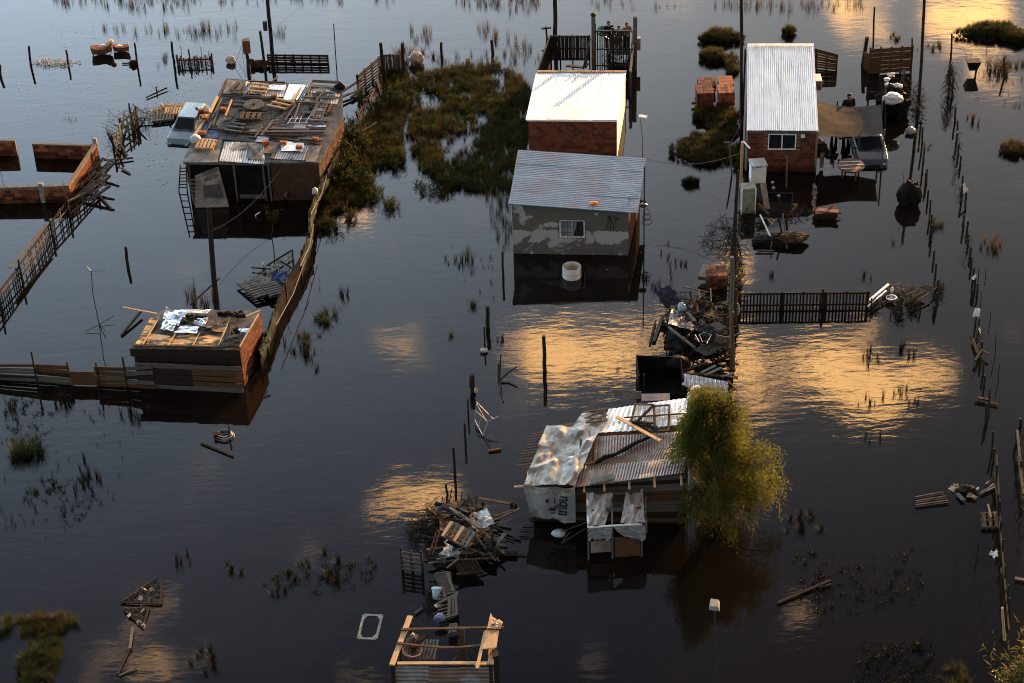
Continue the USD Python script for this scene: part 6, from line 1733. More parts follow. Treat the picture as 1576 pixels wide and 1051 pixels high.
# pallet fence between raft and unfinished house
pp = [(178, 236), (190, 212), (214, 193)]
for i, l in enumerate(('dark broken pallet fence piece with a pointed left end, near the unfinished house', 'pallet fence piece with upright pales at the turn of the wreckage above the unfinished house')):
    P, Q = G(*pp[i]), G(*pp[i + 1])
    slat_fence('pallet_fence', l, P, Q, 1.05, (.15, .5, .9), 7, 2, 'wood_grey', pale_w=.13, skip=.15, jit=.05)
for a_, b_, z0_, z1_ in (((165, 200), (185, 222), .1, .7), ((185, 185), (200, 205), .6, .2), ((200, 172), (222, 190), .4, .5), ((175, 192), (188, 195), .3, .3), ((206, 180), (240, 183), .3, .2), ((222, 173), (204, 160), .2, .9), ((160, 247), (205, 243), .15, .1), ((186, 258), (200, 267), .1, .05), ((150, 298), (172, 322), .1, .05), ((183, 230), (192, 170), .2, .5), ((176, 205), (196, 240), .5, .1)):
    plank(G(*a_, z0_), G(*b_, z1_), .1, .05, 'wood_grey' if RND.random() < .5 else 'wood_dark', 'plank', piece_label(G(*a_, z0_), G(*b_, z1_), .1, 'wood_grey', 'wreckage by the pale car', (195, 205, 80)).replace('grey timber', 'timber'), 'plank', 'planks in the wreckage by the pale car')
brush([(160, 190), (230, 170), (245, 182), (205, 215), (180, 245), (165, 240)], 120, .8, 'twig', 'brushwood', 'brushwood caught in the wreckage left of the pale car', 'brushwood', .6, .012, 14)
post_px(198, 159, 204, 190, .05, 'wood_dark', 'post', 'dark post at the corner of the wreckage left of the pale car', 'post', mirrored=False)
# floating raft of reeds lit yellow with a pallet
brush([(228, 176), (250, 164), (282, 162), (285, 174), (250, 180)], 330, .55, 'flotsam_and_glint', 'reed_raft', 'pale sunlit mat of cut reeds afloat behind the pale car', 'reed raft', .16, .02, 15)
pallet_px((252, 176, .2), (277, 176, .2), (255, 166, .2), 'pale yellow pallet afloat on the reed mat behind the pale car', deck=6, mat='wood_pale')
pallet_px((233, 188, .15), (268, 184, .15), (236, 177, .2), 'grey pallet afloat between the wreckage and the pale car', deck=7, mat='wood_grey')
for k in range(10):
    plank(G(292 + RND.uniform(-4, 14), 162 + RND.uniform(-3, 14), .5), G(306 + RND.uniform(-2, 14), 172 + RND.uniform(-3, 12), .7), .1, .06, 'wood_brown', 'plank', 'dark plank in the heap between the pale car and the salvage-board shack', 'plank', 'planks beside the pale car')
for x, y in ((310, 170), (318, 172), (312, 179), (320, 186)):
    obj('brick', MB().box(G(x, y, .8), .33, .2, .18, RND.uniform(-.3, .5)), 'brick_orange', label='orange brick on the heap between the pale car and the salvage-board shack', cat='brick', group='bricks beside the pale car')
obj('plank', MB().board(G(290, 158, .5), G(304, 168, .8), .12, .08), 'wood_dark', label='black beam jutting out behind the pale car', cat='beam')

# green net fence
gp = [(524, 262, 232), (507, 297, 264), (488, 328, 298), (480, 360, 328), (479, 390, 360), (464, 425, 398), (442, 465, 436), (427, 500, 474), (413, 540, 512), (402, 566, 540)]
nf = thing('net_fence', 'fence hung with torn green netting curving down between the two shacks', 'fence', G(*gp[4][:2]))
pts = [(G(x, y), HT(G(x, y), t)) for x, y, t in gp]
for i in range(len(pts) - 1):
    (P, za), (Q, zb) = pts[i], pts[i + 1]
    o = nrm(np.cross(Q - P, [0, 0, 1]))
    obj('post', MB().board(up(P, -.6), up(P, za + RND.uniform(0, .2)), .09, .09, o), 'wood_dark', nf)
    obj('netting', sheet(up(P, -.1), up(Q, -.1), up(Q, zb), up(P, za), 10, 10, .08, 3, i, .008, ragged=.15), 'tarp_black', nf)
    obj('top_rail', MB().tube([up(P, za), up((P + Q) / 2, (za + zb) / 2 - .06) + o * .05, up(Q, zb)], .035, 5), 'wood_dark', nf)
    if i in (1, 2, 3, 4, 7, 8):
        obj('green_net', sheet(up(P, za * .55) + o * .1, up(Q, zb * .55) + o * .1, up(Q, zb + .03) - o * .0, up(P, za + .03), 14, 10, .1, 4, i + 5, .01, ragged=.5), 'net_green', nf)
        obj('green_net', sheet(up(P, za * .5) - o * .12, up(Q, zb * .5) - o * .12, up(Q, zb + .04) + o * .03, up(P, za + .04) + o * .03, 14, 10, .1, 4, i + 9, .01, ragged=.5), 'net_green', nf)
for i, (a_, b_) in enumerate((((505, 262), (478, 330)), ((470, 400), (425, 500)), ((483, 345), (462, 410)))):
    obj('loose_rope', MB().tube([G(*a_, 1.2), (G(*a_, 1.1) + G(*b_, 1.2)) / 2 + [0.1, 0, -.1], G(*b_, 1.3)], .02, 5), 'rope', nf)
obj('plastic_bag', blob(up(*pts[2]) + [0, 0, .15], .16, .16, .22, 4, .2, 3), 'plastic_white', smooth=True, label='white bag tied on the bend of the green net fence', cat='bag')

# slat fences upper left
fq = zoomed(360, 0, 7.506)
P, Q = G(413, 98), G(505, 99)
slat_fence('slat_fence', 'dark fence of four long slats standing alone in the water at the upper left', P, Q, HT(P, 84.5), (.1, .4, .68, .97), 0, 8, 'wood_dark', rail_w=.12, post_over=.02, jit=.01)
P, Q = G(553, 140), G(586, 112)
slat_fence('slat_fence', 'slatted fence sloping up to the tall post behind the salvage-board shack', P, Q, 1.0, (.1, .28, .46, .64, .82, .98), 0, 4, 'wood_brown', rail_w=.1, hb=HT(Q, 88), post_over=.03)
P, Q = G(592, 113), G(618, 114)
slat_fence('picket_gate', 'short grey picket gate between two posts behind the weed bank', P, Q, HT(P, 83), (.15, .92), 12, 0, 'wood_grey', pale_w=.1)
post_px(586, 66, 590, 118, .1, 'wood_dark', 'post', 'thick leaning post between slatted fence and picket gate', 'post', mirrored=False)
post_px(619, 66, 622, 120, .1, 'wood_dark', 'post', 'thick post right of the picket gate, overgrown at its top', 'post', mirrored=False)
pq_ = [(592, 130), (586, 155), (574, 178), (556, 200)]
for i in range(3):
    P, Q = G(*pq_[i]), G(*pq_[i + 1])
    slat_fence('pale_fence', ('leaning fence of split pales below the tall post, the upper piece', 'leaning fence of split pales below the tall post, the middle piece', 'leaning fence of split pales below the tall post, the lower piece')[i], P, Q, 1.0, (.3, .85), 7, 2, 'wood_brown', pale_w=.08, jit=.06, lean=(-.25, .1, 0))
for a_, b_, z0_, z1_ in (((520, 145), (556, 122), .3, .5), ((524, 150), (570, 132), .3, .2), ((535, 210), (578, 192), .5, .5), ((540, 150), (556, 140), .2, .2), ((530, 215), (545, 183), .2, 1.2), ((556, 204), (580, 188), .4, .6), ((520, 205), (540, 235), .8, .3), ((536, 240), (552, 205), .2, 1.0), ((515, 195), (530, 222), .8, .5), ((525, 200), (510, 215), .9, .9), ((533, 233), (548, 226), .4, .4)):
    A_, B_, mt = G(*a_, z0_), G(*b_, z1_), RND.choice(['wood_grey', 'wood_brown', 'wood_dark'])
    plank(A_, B_, .13, .07, mt, 'plank', piece_label(A_, B_, .1, mt, 'gap behind the big shack', (540, 180, 80)), 'plank', 'timbers behind the salvage-board shack')
post_px(555, 138, 560, 182, .05, 'wood_dark', 'post', 'thin dark post by the young plant behind the salvage-board shack', 'post', mirrored=False)

# long picket fence on the right
A, B = G(1137, 475), G(1335, 473)
hp_ = HT(A, 452)
slat_fence('picket_fence', 'long dark picket fence standing in the golden water', A, B, hp_, (.22, .97), 39, 7, 'wood_dark', rail_w=.1, pale_w=.085, jit=.008, post_over=.06)
post_px(1267, 444, 1263, 503, .06, 'wood_dark', 'post', 'taller post rising from the middle of the long picket fence', 'post')
# lines of posts, right
for i, (x, yt, yb) in enumerate([(1416, 187, 234), (1419, 195, 262), (1422, 225, 272), (1426, 260, 304), (1424, 265, 310), (1428, 292, 330), (1431, 307, 362), (1433, 330, 380), (1434, 345, 395), (1437, 385, 420), (1440, 405, 440), (1443, 430, 500), (1437, 470, 495), (1441, 450, 490), (1420, 240, 290)]):
    post_px(x + 1, yt, x - 2, yb, .05, 'wood_dark', 'fence_post', 'thin fence post in the nearer crooked line of posts at the right', 'post', 'nearer line of thin fence posts')
for i, (x, yt, yb) in enumerate([(1464, 52, 128), (1462, 100, 160), (1466, 120, 175), (1470, 165, 215), (1473, 185, 245), (1475, 220, 258), (1478, 240, 275), (1481, 270, 305), (1480, 285, 335), (1486, 296, 350), (1483, 330, 375), (1489, 340, 375), (1490, 360, 392), (1493, 380, 412), (1495, 395, 430), (1498, 412, 450), (1500, 428, 472), (1504, 436, 478), (1496, 445, 470)]):
    post_px(x + 1, yt, x - 2, yb, .055, 'wood_dark', 'fence_post', 'thin fence post in the farther crooked line of posts at the right', 'post', 'farther line of thin fence posts')
for i, (x, yt, yb) in enumerate([(1502, 480, 520), (1506, 490, 530), (1511, 525, 560), (1509, 548, 580), (1513, 558, 600), (1515, 578, 612), (1522, 598, 680), (1517, 620, 685), (1527, 664, 730), (1529, 690, 735), (1534, 715, 790), (1536, 760, 830), (1540, 800, 870), (1543, 830, 900), (1547, 870, 940), (1551, 900, 990), (1538, 770, 850), (1549, 905, 950), (1553, 920, 1000)]):
    post_px(x + 1, yt, x - 2, yb, .05, 'wood_dark', 'fence_post', 'thin fence post in the lower line running down to the sunlit cane', 'post', 'lower right line of thin fence posts')
m = MB()
for a_, b_ in (((1534, 700, .6), (1541, 830, .6)), ((1530, 725, .5), (1538, 800, .3)), ((1541, 830, .6), (1553, 970, .7)), ((1538, 800, .35), (1547, 900, .3))):
    obj('fence_rail', MB().board(G(*a_), G(*b_), .06, .05), 'wood_dark', label='long thin rail tying the lower line of fence posts'+ {700: ', the uppermost', 725: ', beside the uppermost', 830: ', running into the cane', 800: ', the shortest'}[a_[1]], cat='rail', group='rails of the lower post line')
for x, y, s, l in ((1485, 290, .14, 'white bag stuck on a fence post level with the black bale'), (1499, 427, .09, 'small white bag on a fence post level with the picket fence'), (1503, 482, .13, 'white bag on a fence post above the twig tangle'), (1508, 508, .08, 'small white rag on a post below the white bag'), (1531, 852, .11, 'pale scrap caught on the lower post line'), (1543, 875, .12, 'brown clump caught on the lower post line'), (1472, 205, .1, 'pale rag on the farther post line near the top')):
    rag(G(x, y, .75), s * 1.2, int(x), 'plastic_white' if 'brown' not in l else 'cloth_brown', l, hang=1.2)
for x, yt, yb in ((1507, 412, 450), (1511, 448, 485), (1525, 480, 515), (1518, 415, 440), (1533, 515, 580), (1538, 560, 612), (1506, 830, 880)):
    post_px(x, yt, x - 3, yb, .02, 'twig', 'stake', 'bare thin stake standing off the farther post line at the right', 'stake', 'bare stakes at the right')
for a_, b_, zz_ in (((1497, 520), (1506, 548), .2), ((1506, 535), (1522, 545), .3), ((1500, 555), (1510, 540), .3), ((1500, 616), (1536, 622), .1), ((1505, 612), (1525, 616), .12)):
    plank(G(*a_, zz_), G(*b_, zz_), .12, .06, 'wood_dark', 'plank', 'dark drift plank lodged against the lower post line', 'plank', 'drift planks at the lower post line')

# single posts in the water
POSTS = [(44, 71, 51, 130, .07, 'left of the floating litter at the upper left'), (102, 77, 109, 123, .06, 'right of the floating litter at the upper left'), (207, 66, 216, 133, .06, 'right of the two floating armchairs'), (264, 64, 273, 138, .07, 'left of the slatted drift at the upper left'),
         (290, 76, 297, 121, .05, 'inside the slatted drift at the upper left'), (193, 380, 200, 436, .08, 'alone in the grey water right of the lattice fence'), (679, 65, 682, 125, .08, 'standing at the far edge of the weed bank, left'), (756, 62, 761, 100, .09, 'standing at the far edge of the weed bank, right'),
         (773, 388, 776, 463, .06, 'left of the dark reflection of the rendered house'), (750, 472, 752, 538, .1, 'thick, with a stake beside it, in the middle of the open water'), (745, 503, 748, 562, .04, 'thin, beside the thick post in the middle of the open water'), (837, 517, 840, 625, .09, 'tall and dark in the golden water before the patchwork shack'),
         (727, 577, 728, 628, .13, 'thick, round topped, by the sunken iron gate'), (720, 614, 722, 668, .04, 'thin, below the round topped post'), (715, 651, 718, 714, .05, 'leaning, left of the sunken iron gate'), (698, 688, 702, 772, .06, 'tall, above the wreck heap in the foreground'), (686, 745, 691, 776, .05, 'short, at the top of the foreground wreck heap'), (0, 100, 2, 135, .08, 'cut off by the left edge at the top'), (560, 66, 558, 68, .01, None),
         (1199, 335, 1211, 400, .05, 'dark, in front of the sunk tyre wreckage'), (1212, 330, 1210, 350, .04, 'short, at the tyre wreckage'), (1211, 240, 1209, 335, .045, 'grey, before the front wall of the white-roofed house')]
for x, yt, x1, yb, r_, l in POSTS:
    if l:
        post_px(x, yt, x1, yb, r_, 'wood_dark' if 'grey,' not in l else 'wood_grey', 'post', 'post ' + l, 'post')
# utility poles
for xt, yt, xb, yb, r_, l in ((409, -40, 420, 98, .11, 'tall utility pole with a dark box behind the slat fence at the upper left'), (853, -40, 855, 60, .12, 'tall timber pole behind the board fence of the yard'), (1141, -60, 1141, 205, .09, 'tall dark pole at the left eave of the white-roofed house'), (1426, -50, 1413, 172, .085, 'tall timber utility pole right of the slatted fence'), (320, 318, 333, 476, .13, 'rough pole rising behind the torn roof and crossing before the salvage-board shack'), (400, 48, 410, 124, .08, 'slanting grey pole left of the slat fence'), (378, 62, 384, 123, .1, 'pole with a red brown box on top behind the salvage-board shack')):
    post_px(xt, yt, xb, yb, r_, 'wood_dark', 'pole', l, 'pole', mirrored=False)
obj('pole_box', MB().box(G(411.5, 37, HT(G(420, 98), 37)) + [-.12, -.15, 0], .22, .22, .6), 'steel_dark', label='dark box fixed on the utility pole at the upper left', cat='box')
zb_ = HT(G(384, 123), 70)
obj('pole_box', MB().box(G(379, 70, zb_) + [0, -.05, 0], .42, .36, .8, .2), 'rust', label='red brown box on the top of the pole behind the salvage-board shack', cat='box')
Pq = G(522, 134, 0); 
post_px(513.5, 36, 520, 134, .03, 'steel_dark', 'pole', 'thin bare metal pole behind the back corner of the salvage-board shack', 'pole', mirrored=False)
P = G(843, 58); zt = HT(P, 41)
tp_ = thing('line_post', 'post with a short crossbar at the left of the yard board fence', 'post', P)
obj('post', MB().board(up(P, -.5), G(840, 41, zt), .1, .1, (0, -1, 0)), 'wood_dark', tp_); obj('crossbar', MB().board(G(833, 44, zt), G(848, 42.5, zt), .09, .08), 'wood_dark', tp_)
def cable(a_, b_, sag, label, r_=.012, group=None):
    t = np.linspace(0, 1, 16)[:, None]
    obj('cable', MB().tube(a_ * (1 - t) + b_ * t - np.array([0, 0, 1.0]) * sag * 4 * t * (1 - t), r_, 4), 'rope', label=label, cat='cable', group=group)
cable(G(437, 253, 2.0), G(328, 354, 1.6), .5, 'slack pale cable from the salvage-board shack to the rough pole')
cable(G(1141, 185, 4.5), G(1120, 220, 2.2), .3, 'slack pale cable hanging from the dark pole to the crooked post')
cable(G(424, 40, 5), G(466, 8, 5), .05, 'thin guy wire of the utility pole at the upper left')
cable(G(990, 243, 2.6), G(1140, 235, 3.6), .5, 'thin cable from the rendered house to the dark pole')
for x, y, x1, y1 in ((375, 62, 361, 100), (372, 75, 378, 118), (368, 98, 381, 120), (378, 60, 388, 122)):
    cable(G(x, y, 1.6), G(x1, y1, .1), .02, 'thin wire of the tangle left of the red brown box', group='wires left of the red brown box')

# ------------------------------------------------------------------ floating armchairs upper left
def armchair(P, yaw, label, back=True, sc=1.0):
    root = thing('armchair', label, 'armchair', P)
    R = np.array([[math.cos(yaw), -math.sin(yaw), 0], [math.sin(yaw), math.cos(yaw), 0], [0, 0, 1]]) * sc
    def prt(n, m, c, s=True):
        v, f, uv = m.mesh(); return obj(n, MB().add(v @ R.T + P, f, uv), c, root, smooth=s)
    n = 22; t = np.linspace(-1, 1, n)
    V = []
    for a in t:   # a bowl shaped shell, higher at one end
        w = .34 * math.sqrt(max(1 - abs(a) ** 3.2, .02)); z = .05 + (.42 * max(a, 0) ** 2 if back else .16 * max(a, 0) ** 3) + .12 * max(-a, 0) ** 2
        V.append([[.68 * a, w * c, z + .22 * (abs(c) ** 2.5) + .02] for c in np.linspace(-1, 1, 11)])
    V = np.array(V); 
    ix = np.arange(n * 11).reshape(n, 11)
    f = np.stack([ix[:-1, :-1], ix[:-1, 1:], ix[1:, 1:], ix[1:, :-1]], -1).reshape(-1, 4)
    prt('seat_shell', MB().add(V.reshape(-1, 3), f), 'hide_orange')
    V2 = V.copy(); V2[..., 2] = V[..., 2] * .35 - .18; V2[..., 1] *= .8; V2[..., 0] *= .9
    rim = np.concatenate([ix[0, :-1], ix[:-1, -1], ix[-1, :0:-1], ix[:0:-1, 0]]); k = n * 11
    prt('underside', MB().add(np.vstack([V.reshape(-1, 3), V2.reshape(-1, 3)]), np.vstack([np.stack([rim, np.roll(rim, -1), np.roll(rim, -1) + k, rim + k], -1), f + k])), 'rust')
    for x, y in ((-.6, -.2), (-.6, .2), (.5, -.25), (.55, .22)):
        prt('leg', MB().tube([(x * .9, y, -.1), (x * 1.12, y * 1.2, -.42)], .035, 6), 'wood_dark')
    if back:
        prt('headrest', blob((.62, 0, .58), .16, .2, .14, 3, .15, 2), 'hide_orange'); prt('cushion', blob((.1, .12, .3), .3, .12, .1, 5, .2, 2), 'plastic_white')
    else:
        prt('litter', blob((-.15, .08, .27), .34, .16, .07, 5, .4, 3), 'plastic_white'); prt('backrest', blob((.62, 0, .42), .05, .3, .16, 3, .1, 2), 'cloth_rose')
armchair(G(157, 79, .2), .15, 'orange bowl shaped armchair with a headrest adrift at the upper left', True, .95)
armchair(G(186.5, 76, .15), -.05, 'low orange armchair filled with white litter adrift beside the bowl shaped one', False, .72)

# drift by posts, upper left
brush([(45, 98), (62, 92), (100, 93), (128, 98), (100, 104), (60, 103)], 120, .5, 'flotsam_and_glint', 'litter', 'strip of pale litter caught between two posts at the upper left', 'litter', .1, .015, 16)
brush([(272, 95), (325, 92), (328, 104), (272, 106)], 110, .6, 'grass_dry', 'litter', 'brown reed drift caught on the slats at the upper left', 'reed drift', .35, .012, 17)
P, Q = G(274, 101), G(327, 99)
slat_fence('drift_fence', 'short run of bent stakes holding the brown reed drift at the upper left', P, Q, .55, (.6,), 12, 2, 'wood_brown', pale_w=.08, jit=.05, skip=.2)
for x, yt, yb in ((309, 72, 112), (321, 78, 122), (278, 70, 118)):
    post_px(x, yt, x + 4, yb, .018, 'twig', 'stake', 'thin bare stake by the reed drift at the upper left', 'stake', 'stakes by the reed drift')
obj('drift_clump', blob(G(205, 97, .1), .3, .25, .22, 2, .4, 3), 'twig', label='dark drift clump left of the post by the armchairs', cat='drift')
obj('plank', MB().board(G(188, 97.5, .06), G(203, 97, .06), .08, .05), 'wood_dark', label='dark stick trailing left from the drift clump', cat='stick')
plank(G(225, 150, .08), G(257, 135, .12), .07, .06, 'wood_dark', 'plank', 'floating stick crossed by a stake above the pale car', 'stick')
post_px(240, 134, 243, 151, .04, 'wood_dark', 'stake', 'short stake crossing the floating stick above the pale car', 'stake')
for x, y, s, l in ((355, 92, .28, 'white bag in the water left of the wire tangle'), (387, 97, .3, 'pale bag beside the pole with the red brown box'), (450, 88, .18, 'yellow bag behind the slats of the upper left fence'), (641, 90, .45, 'pale lit bag beyond the picket gate'), (643, 102, .3, 'brown sack below the pale lit bag'), (720, 92, .16, 'small white bag at the far edge of the weed bank')):
    obj('plastic_bag', blob(G(x, y, s * .7), s, s * .6, s, int(x), .35, 3), 'flotsam_and_glint' if 'brown' not in l else 'cloth_brown', smooth=True, label=l, cat='bag')
obj('reed_hump', blob(G(401, 98, .15), .5, .3, .25, 4, .3, 3), 'grass_dry', label='sunlit hump of drift beside the slanting pole', cat='drift')
# glints on the water, built as small pale floating flecks
m = MB()
for poly, n in (([(20, 110), (150, 110), (180, 160), (110, 210), (20, 190)], 80), ([(225, 190), (275, 200), (262, 300), (225, 300)], 70), ([(270, 125), (330, 110), (400, 130), (300, 140)], 40), ([(230, 130), (300, 140), (290, 165), (220, 160)], 60), ([(600, 60), (760, 50), (840, 90), (640, 120)], 70), ([(60, 40), (350, 30), (350, 70), (100, 80)], 60), ([(690, 370), (740, 360), (740, 410), (690, 410)], 20), ([(870, 380), (1130, 240), (1130, 420), (1000, 470)], 20)):
    for p in poly_points(poly, n, NR):
        s = RND.uniform(.012, .035); a = RND.uniform(0, 6.3)
        m.box(p + [0, 0, .01], s * RND.uniform(1, 2), s, .03, a)
obj('glint_flecks', m, 'flotsam_and_glint', kind='stuff', label='small pale flecks afloat that stand in for glints on the water', cat='litter')

# ------------------------------------------------------------------ pallets drift in the middle left
dz = zoomed(350, 340, 4.043)
pallet_px((*dz(55, 390), .2), (*dz(180, 485), .25), (*dz(165, 355), .25), 'worn pallet adrift beside the green net fence, the left of two', deck=8, missing=1)
pallet_px((*dz(200, 400), .3), (*dz(270, 475), .3), (*dz(300, 375), .35), 'worn pallet adrift beside the green net fence, the right of two', deck=6)
obj('blue_tarp', sheet(G(*dz(270, 370), .2), G(*dz(385, 385), .2), G(*dz(370, 310), .35), G(*dz(280, 320), .3), 18, 14, .1, 4, 3, .01, ragged=.3), 'tarp_blue', label='blue tarp crumpled on the drift beside the green net fence', cat='tarp')
for a_, b_, w, z_ in (((245, 278), (405, 180), .09, .3), ((405, 185), (410, 300), .07, .3), ((150, 290), (270, 300), .05, .15), ((320, 400), (370, 405), .3, .2), ((410, 300), (330, 250), .06, .3), ((230, 420), (300, 380), .06, .25)):
    plank(G(*dz(*a_), z_), G(*dz(*b_), z_), w, .05, 'wood_dark', 'plank', 'dark timber edging the drift of pallets by the green net fence', 'plank', 'timbers edging the pallet drift')
brush([dz(*q) for q in ((120, 370), (250, 270), (400, 200), (400, 330), (340, 400), (200, 380))], 150, .4, 'flotsam_and_glint', 'litter', 'pale litter scum on the pallet drift by the green net fence', 'litter', .1, .012, 19)
obj('bottle', blob(G(*dz(225, 280), .2), .1, .1, .22, 1, .02, 2), 'plastic_white', label='white bottle standing on the pallet drift', cat='bottle')
# antenna-like pole left, with crossed wires
xz = zoomed(0, 200, 3.285)
P = G(*xz(505, 995)); zt = HT(P, xz(0, 715)[1])
an = thing('antenna', 'thin crooked aerial mast with crossed arms standing in the grey water', 'aerial', P)
T = G(*xz(462, 715), zt)
obj('mast', MB().tube([P - [0, 0, .3], G(*xz(490, 930), zt * .2), G(*xz(468, 820), zt * .62), T], .022, 5), 'twig', an)
for a_, b_ in (((395, 780), (545, 698)), ((450, 715), (520, 712)), ((462, 715), (440, 690))):
    obj('arm', MB().tube([G(*xz(*a_), zt), G(*xz(*b_), zt)], .016, 4), 'zinc_dull', an)
for a_, b_ in (((430, 1020), (500, 985)), ((500, 985), (575, 940)), ((500, 975), (530, 1015))):
    obj('foot', MB().tube([G(*xz(*a_), .05), G(*xz(*b_), .25)], .018, 4), 'twig', an)
# tyre-like hoop before the shack
P = G(346, 672); hoop = thing('hoop_net', 'round wire hoop with a brick in it before the reflection of the brick shack', 'hoop', P)
th = np.linspace(0, 6.283, 24)
for k in range(3):
    obj('hoop', MB().tube(np.stack([P[0] + (.42 - .06 * k) * np.cos(th), P[1] + (.38 - .06 * k) * np.sin(th), .04 + .08 * k + 0 * th], 1), .025, 5, False), 'zinc_dull' if k else 'steel_dark', hoop)
obj('brick', MB().box(P + [-.32, -.05, .15], .3, .2, .18, .2), 'brick_dark', hoop)
post_px(352, 656, 355, 693, .04, 'wood_dark', 'stake', 'short stake standing in the wire hoop', 'stake')
plank(G(309, 682, .05), G(359, 702, .05), .08, .06, 'wood_dark', 'plank', 'dark floating pole before the wire hoop', 'pole')
P = G(398, 330)
obj('bent_pipe', MB().tube([G(395, 338, -.1), G(393, 331, .15), G(400, 326.5, .2)], .03, 5), 'paint_white', label='short white bent pipe in the reflection of the salvage-board shack', cat='pipe')

# ------------------------------------------------------------------ sunken iron gate and stakes, middle
iz = zoomed(660, 560, 4.381)
ig = thing('iron_gate', 'thin iron gate leaning half sunk below the round topped post', 'gate', G(*iz(365, 490)))
gp_ = lambda x, y, z_: G(*iz(x, y), z_)
A_, B_, C__, D_ = gp_(365, 488, .05), gp_(308, 375, .15), gp_(322, 258, .95), gp_(398, 390, .55)
E_ = gp_(470, 355, .7)
for a_, b_ in ((A_, B_), (B_, C__), (C__, D_ * .5 + E_ * .5), (A_, D_), (D_, E_), (B_ * .5 + C__ * .5, D_), (A_ * .5 + B_ * .5, C__ * .5 + D_ * .5), (C__ * .9 + B_ * .1, D_ * .9 + A_ * .1)):
    obj('bar', MB().tube([a_, b_], .022, 5), 'zinc_dull', ig)
plank(gp_(330, 430, .05), gp_(425, 580, .03), .05, .04, 'wood_dark', 'plank', 'dark bar trailing from the sunken iron gate', 'bar'); plank(gp_(402, 588, .05), gp_(487, 572, .08), .1, .07, 'wood_brown', 'plank', 'short plank at the end of the dark bar', 'plank')
nzz = zoomed(680, 350, 3.623)
tw = thing('driftwood', 'forked pale driftwood standing in the golden water left of the tall post', 'driftwood', G(*nzz(325, 850)))
for pts_ in (((318, 850, 0), (325, 780, .6), (328, 710, 1.1)), ((325, 850, .1), (370, 810, .3), (420, 775, .6)), ((325, 855, .0), (325, 910, .05), (345, 970, .04)), ((318, 840, .1), (316, 760, .6))):
    obj('branch', MB().tube([G(*nzz(x, y), z_) for x, y, z_ in pts_], [.06, .05, .03][:len(pts_)], 6), 'bark', tw)
obj('rag', blob(G(*nzz(235, 685), .1), .2, .12, .12, 3, .3, 2), 'flotsam_and_glint', label='pale scrap afloat at the foot of the thick post in the middle', cat='scrap')
obj('rag', blob(G(*nzz(190, 910), .4), .1, .1, .16, 3, .3, 2), 'wood_pale', label='lit scrap on the side of the round topped post', cat='scrap')
P = G(570, 965, .02)
fr = thing('sunken_frame', 'pale rectangular frame lying just awash near the bottom', 'frame', P)
q = [G(x, y, .012) for x, y in ((551, 982), (579, 983), (588, 947), (560, 946))]
for i in range(4):
    obj('side', MB().board(q[i], q[(i + 1) % 4], .1, .02), 'concrete', fr)
    c = q[i] * .82 + (q[(i + 1) % 4] + q[(i + 3) % 4]) * .09
    obj('corner', MB().board(q[i] * .8 + q[(i + 1) % 4] * .2, q[i] * .8 + q[(i + 3) % 4] * .2, .1, .016), 'concrete', fr)

# ------------------------------------------------------------------ wreck heaps
def heap(poly, n, L, zmax, where, c, group, seed, mats=('wood_grey', 'wood_dark', 'wood_dark', 'wood_brown'), steep=.5):
    rng = np.random.default_rng(seed)
    for p in poly_points(poly, n, rng):
        d = nrm([rng.normal(), rng.normal() * .8, rng.normal() * steep]); l = L * rng.uniform(.45, 1.1)
        q = p + [0, 0, rng.uniform(.05, zmax)]
        w, mt = rng.uniform(.035, .1), mats[rng.integers(len(mats))]
        obj('plank', MB().board(q - d * l / 2, q + d * l / 2, w, rng.uniform(.025, .05), (0, 0, 1), .008), mt, label=piece_label(q - d * l / 2, q + d * l / 2, w, mt, where, c), cat='plank', group=group)
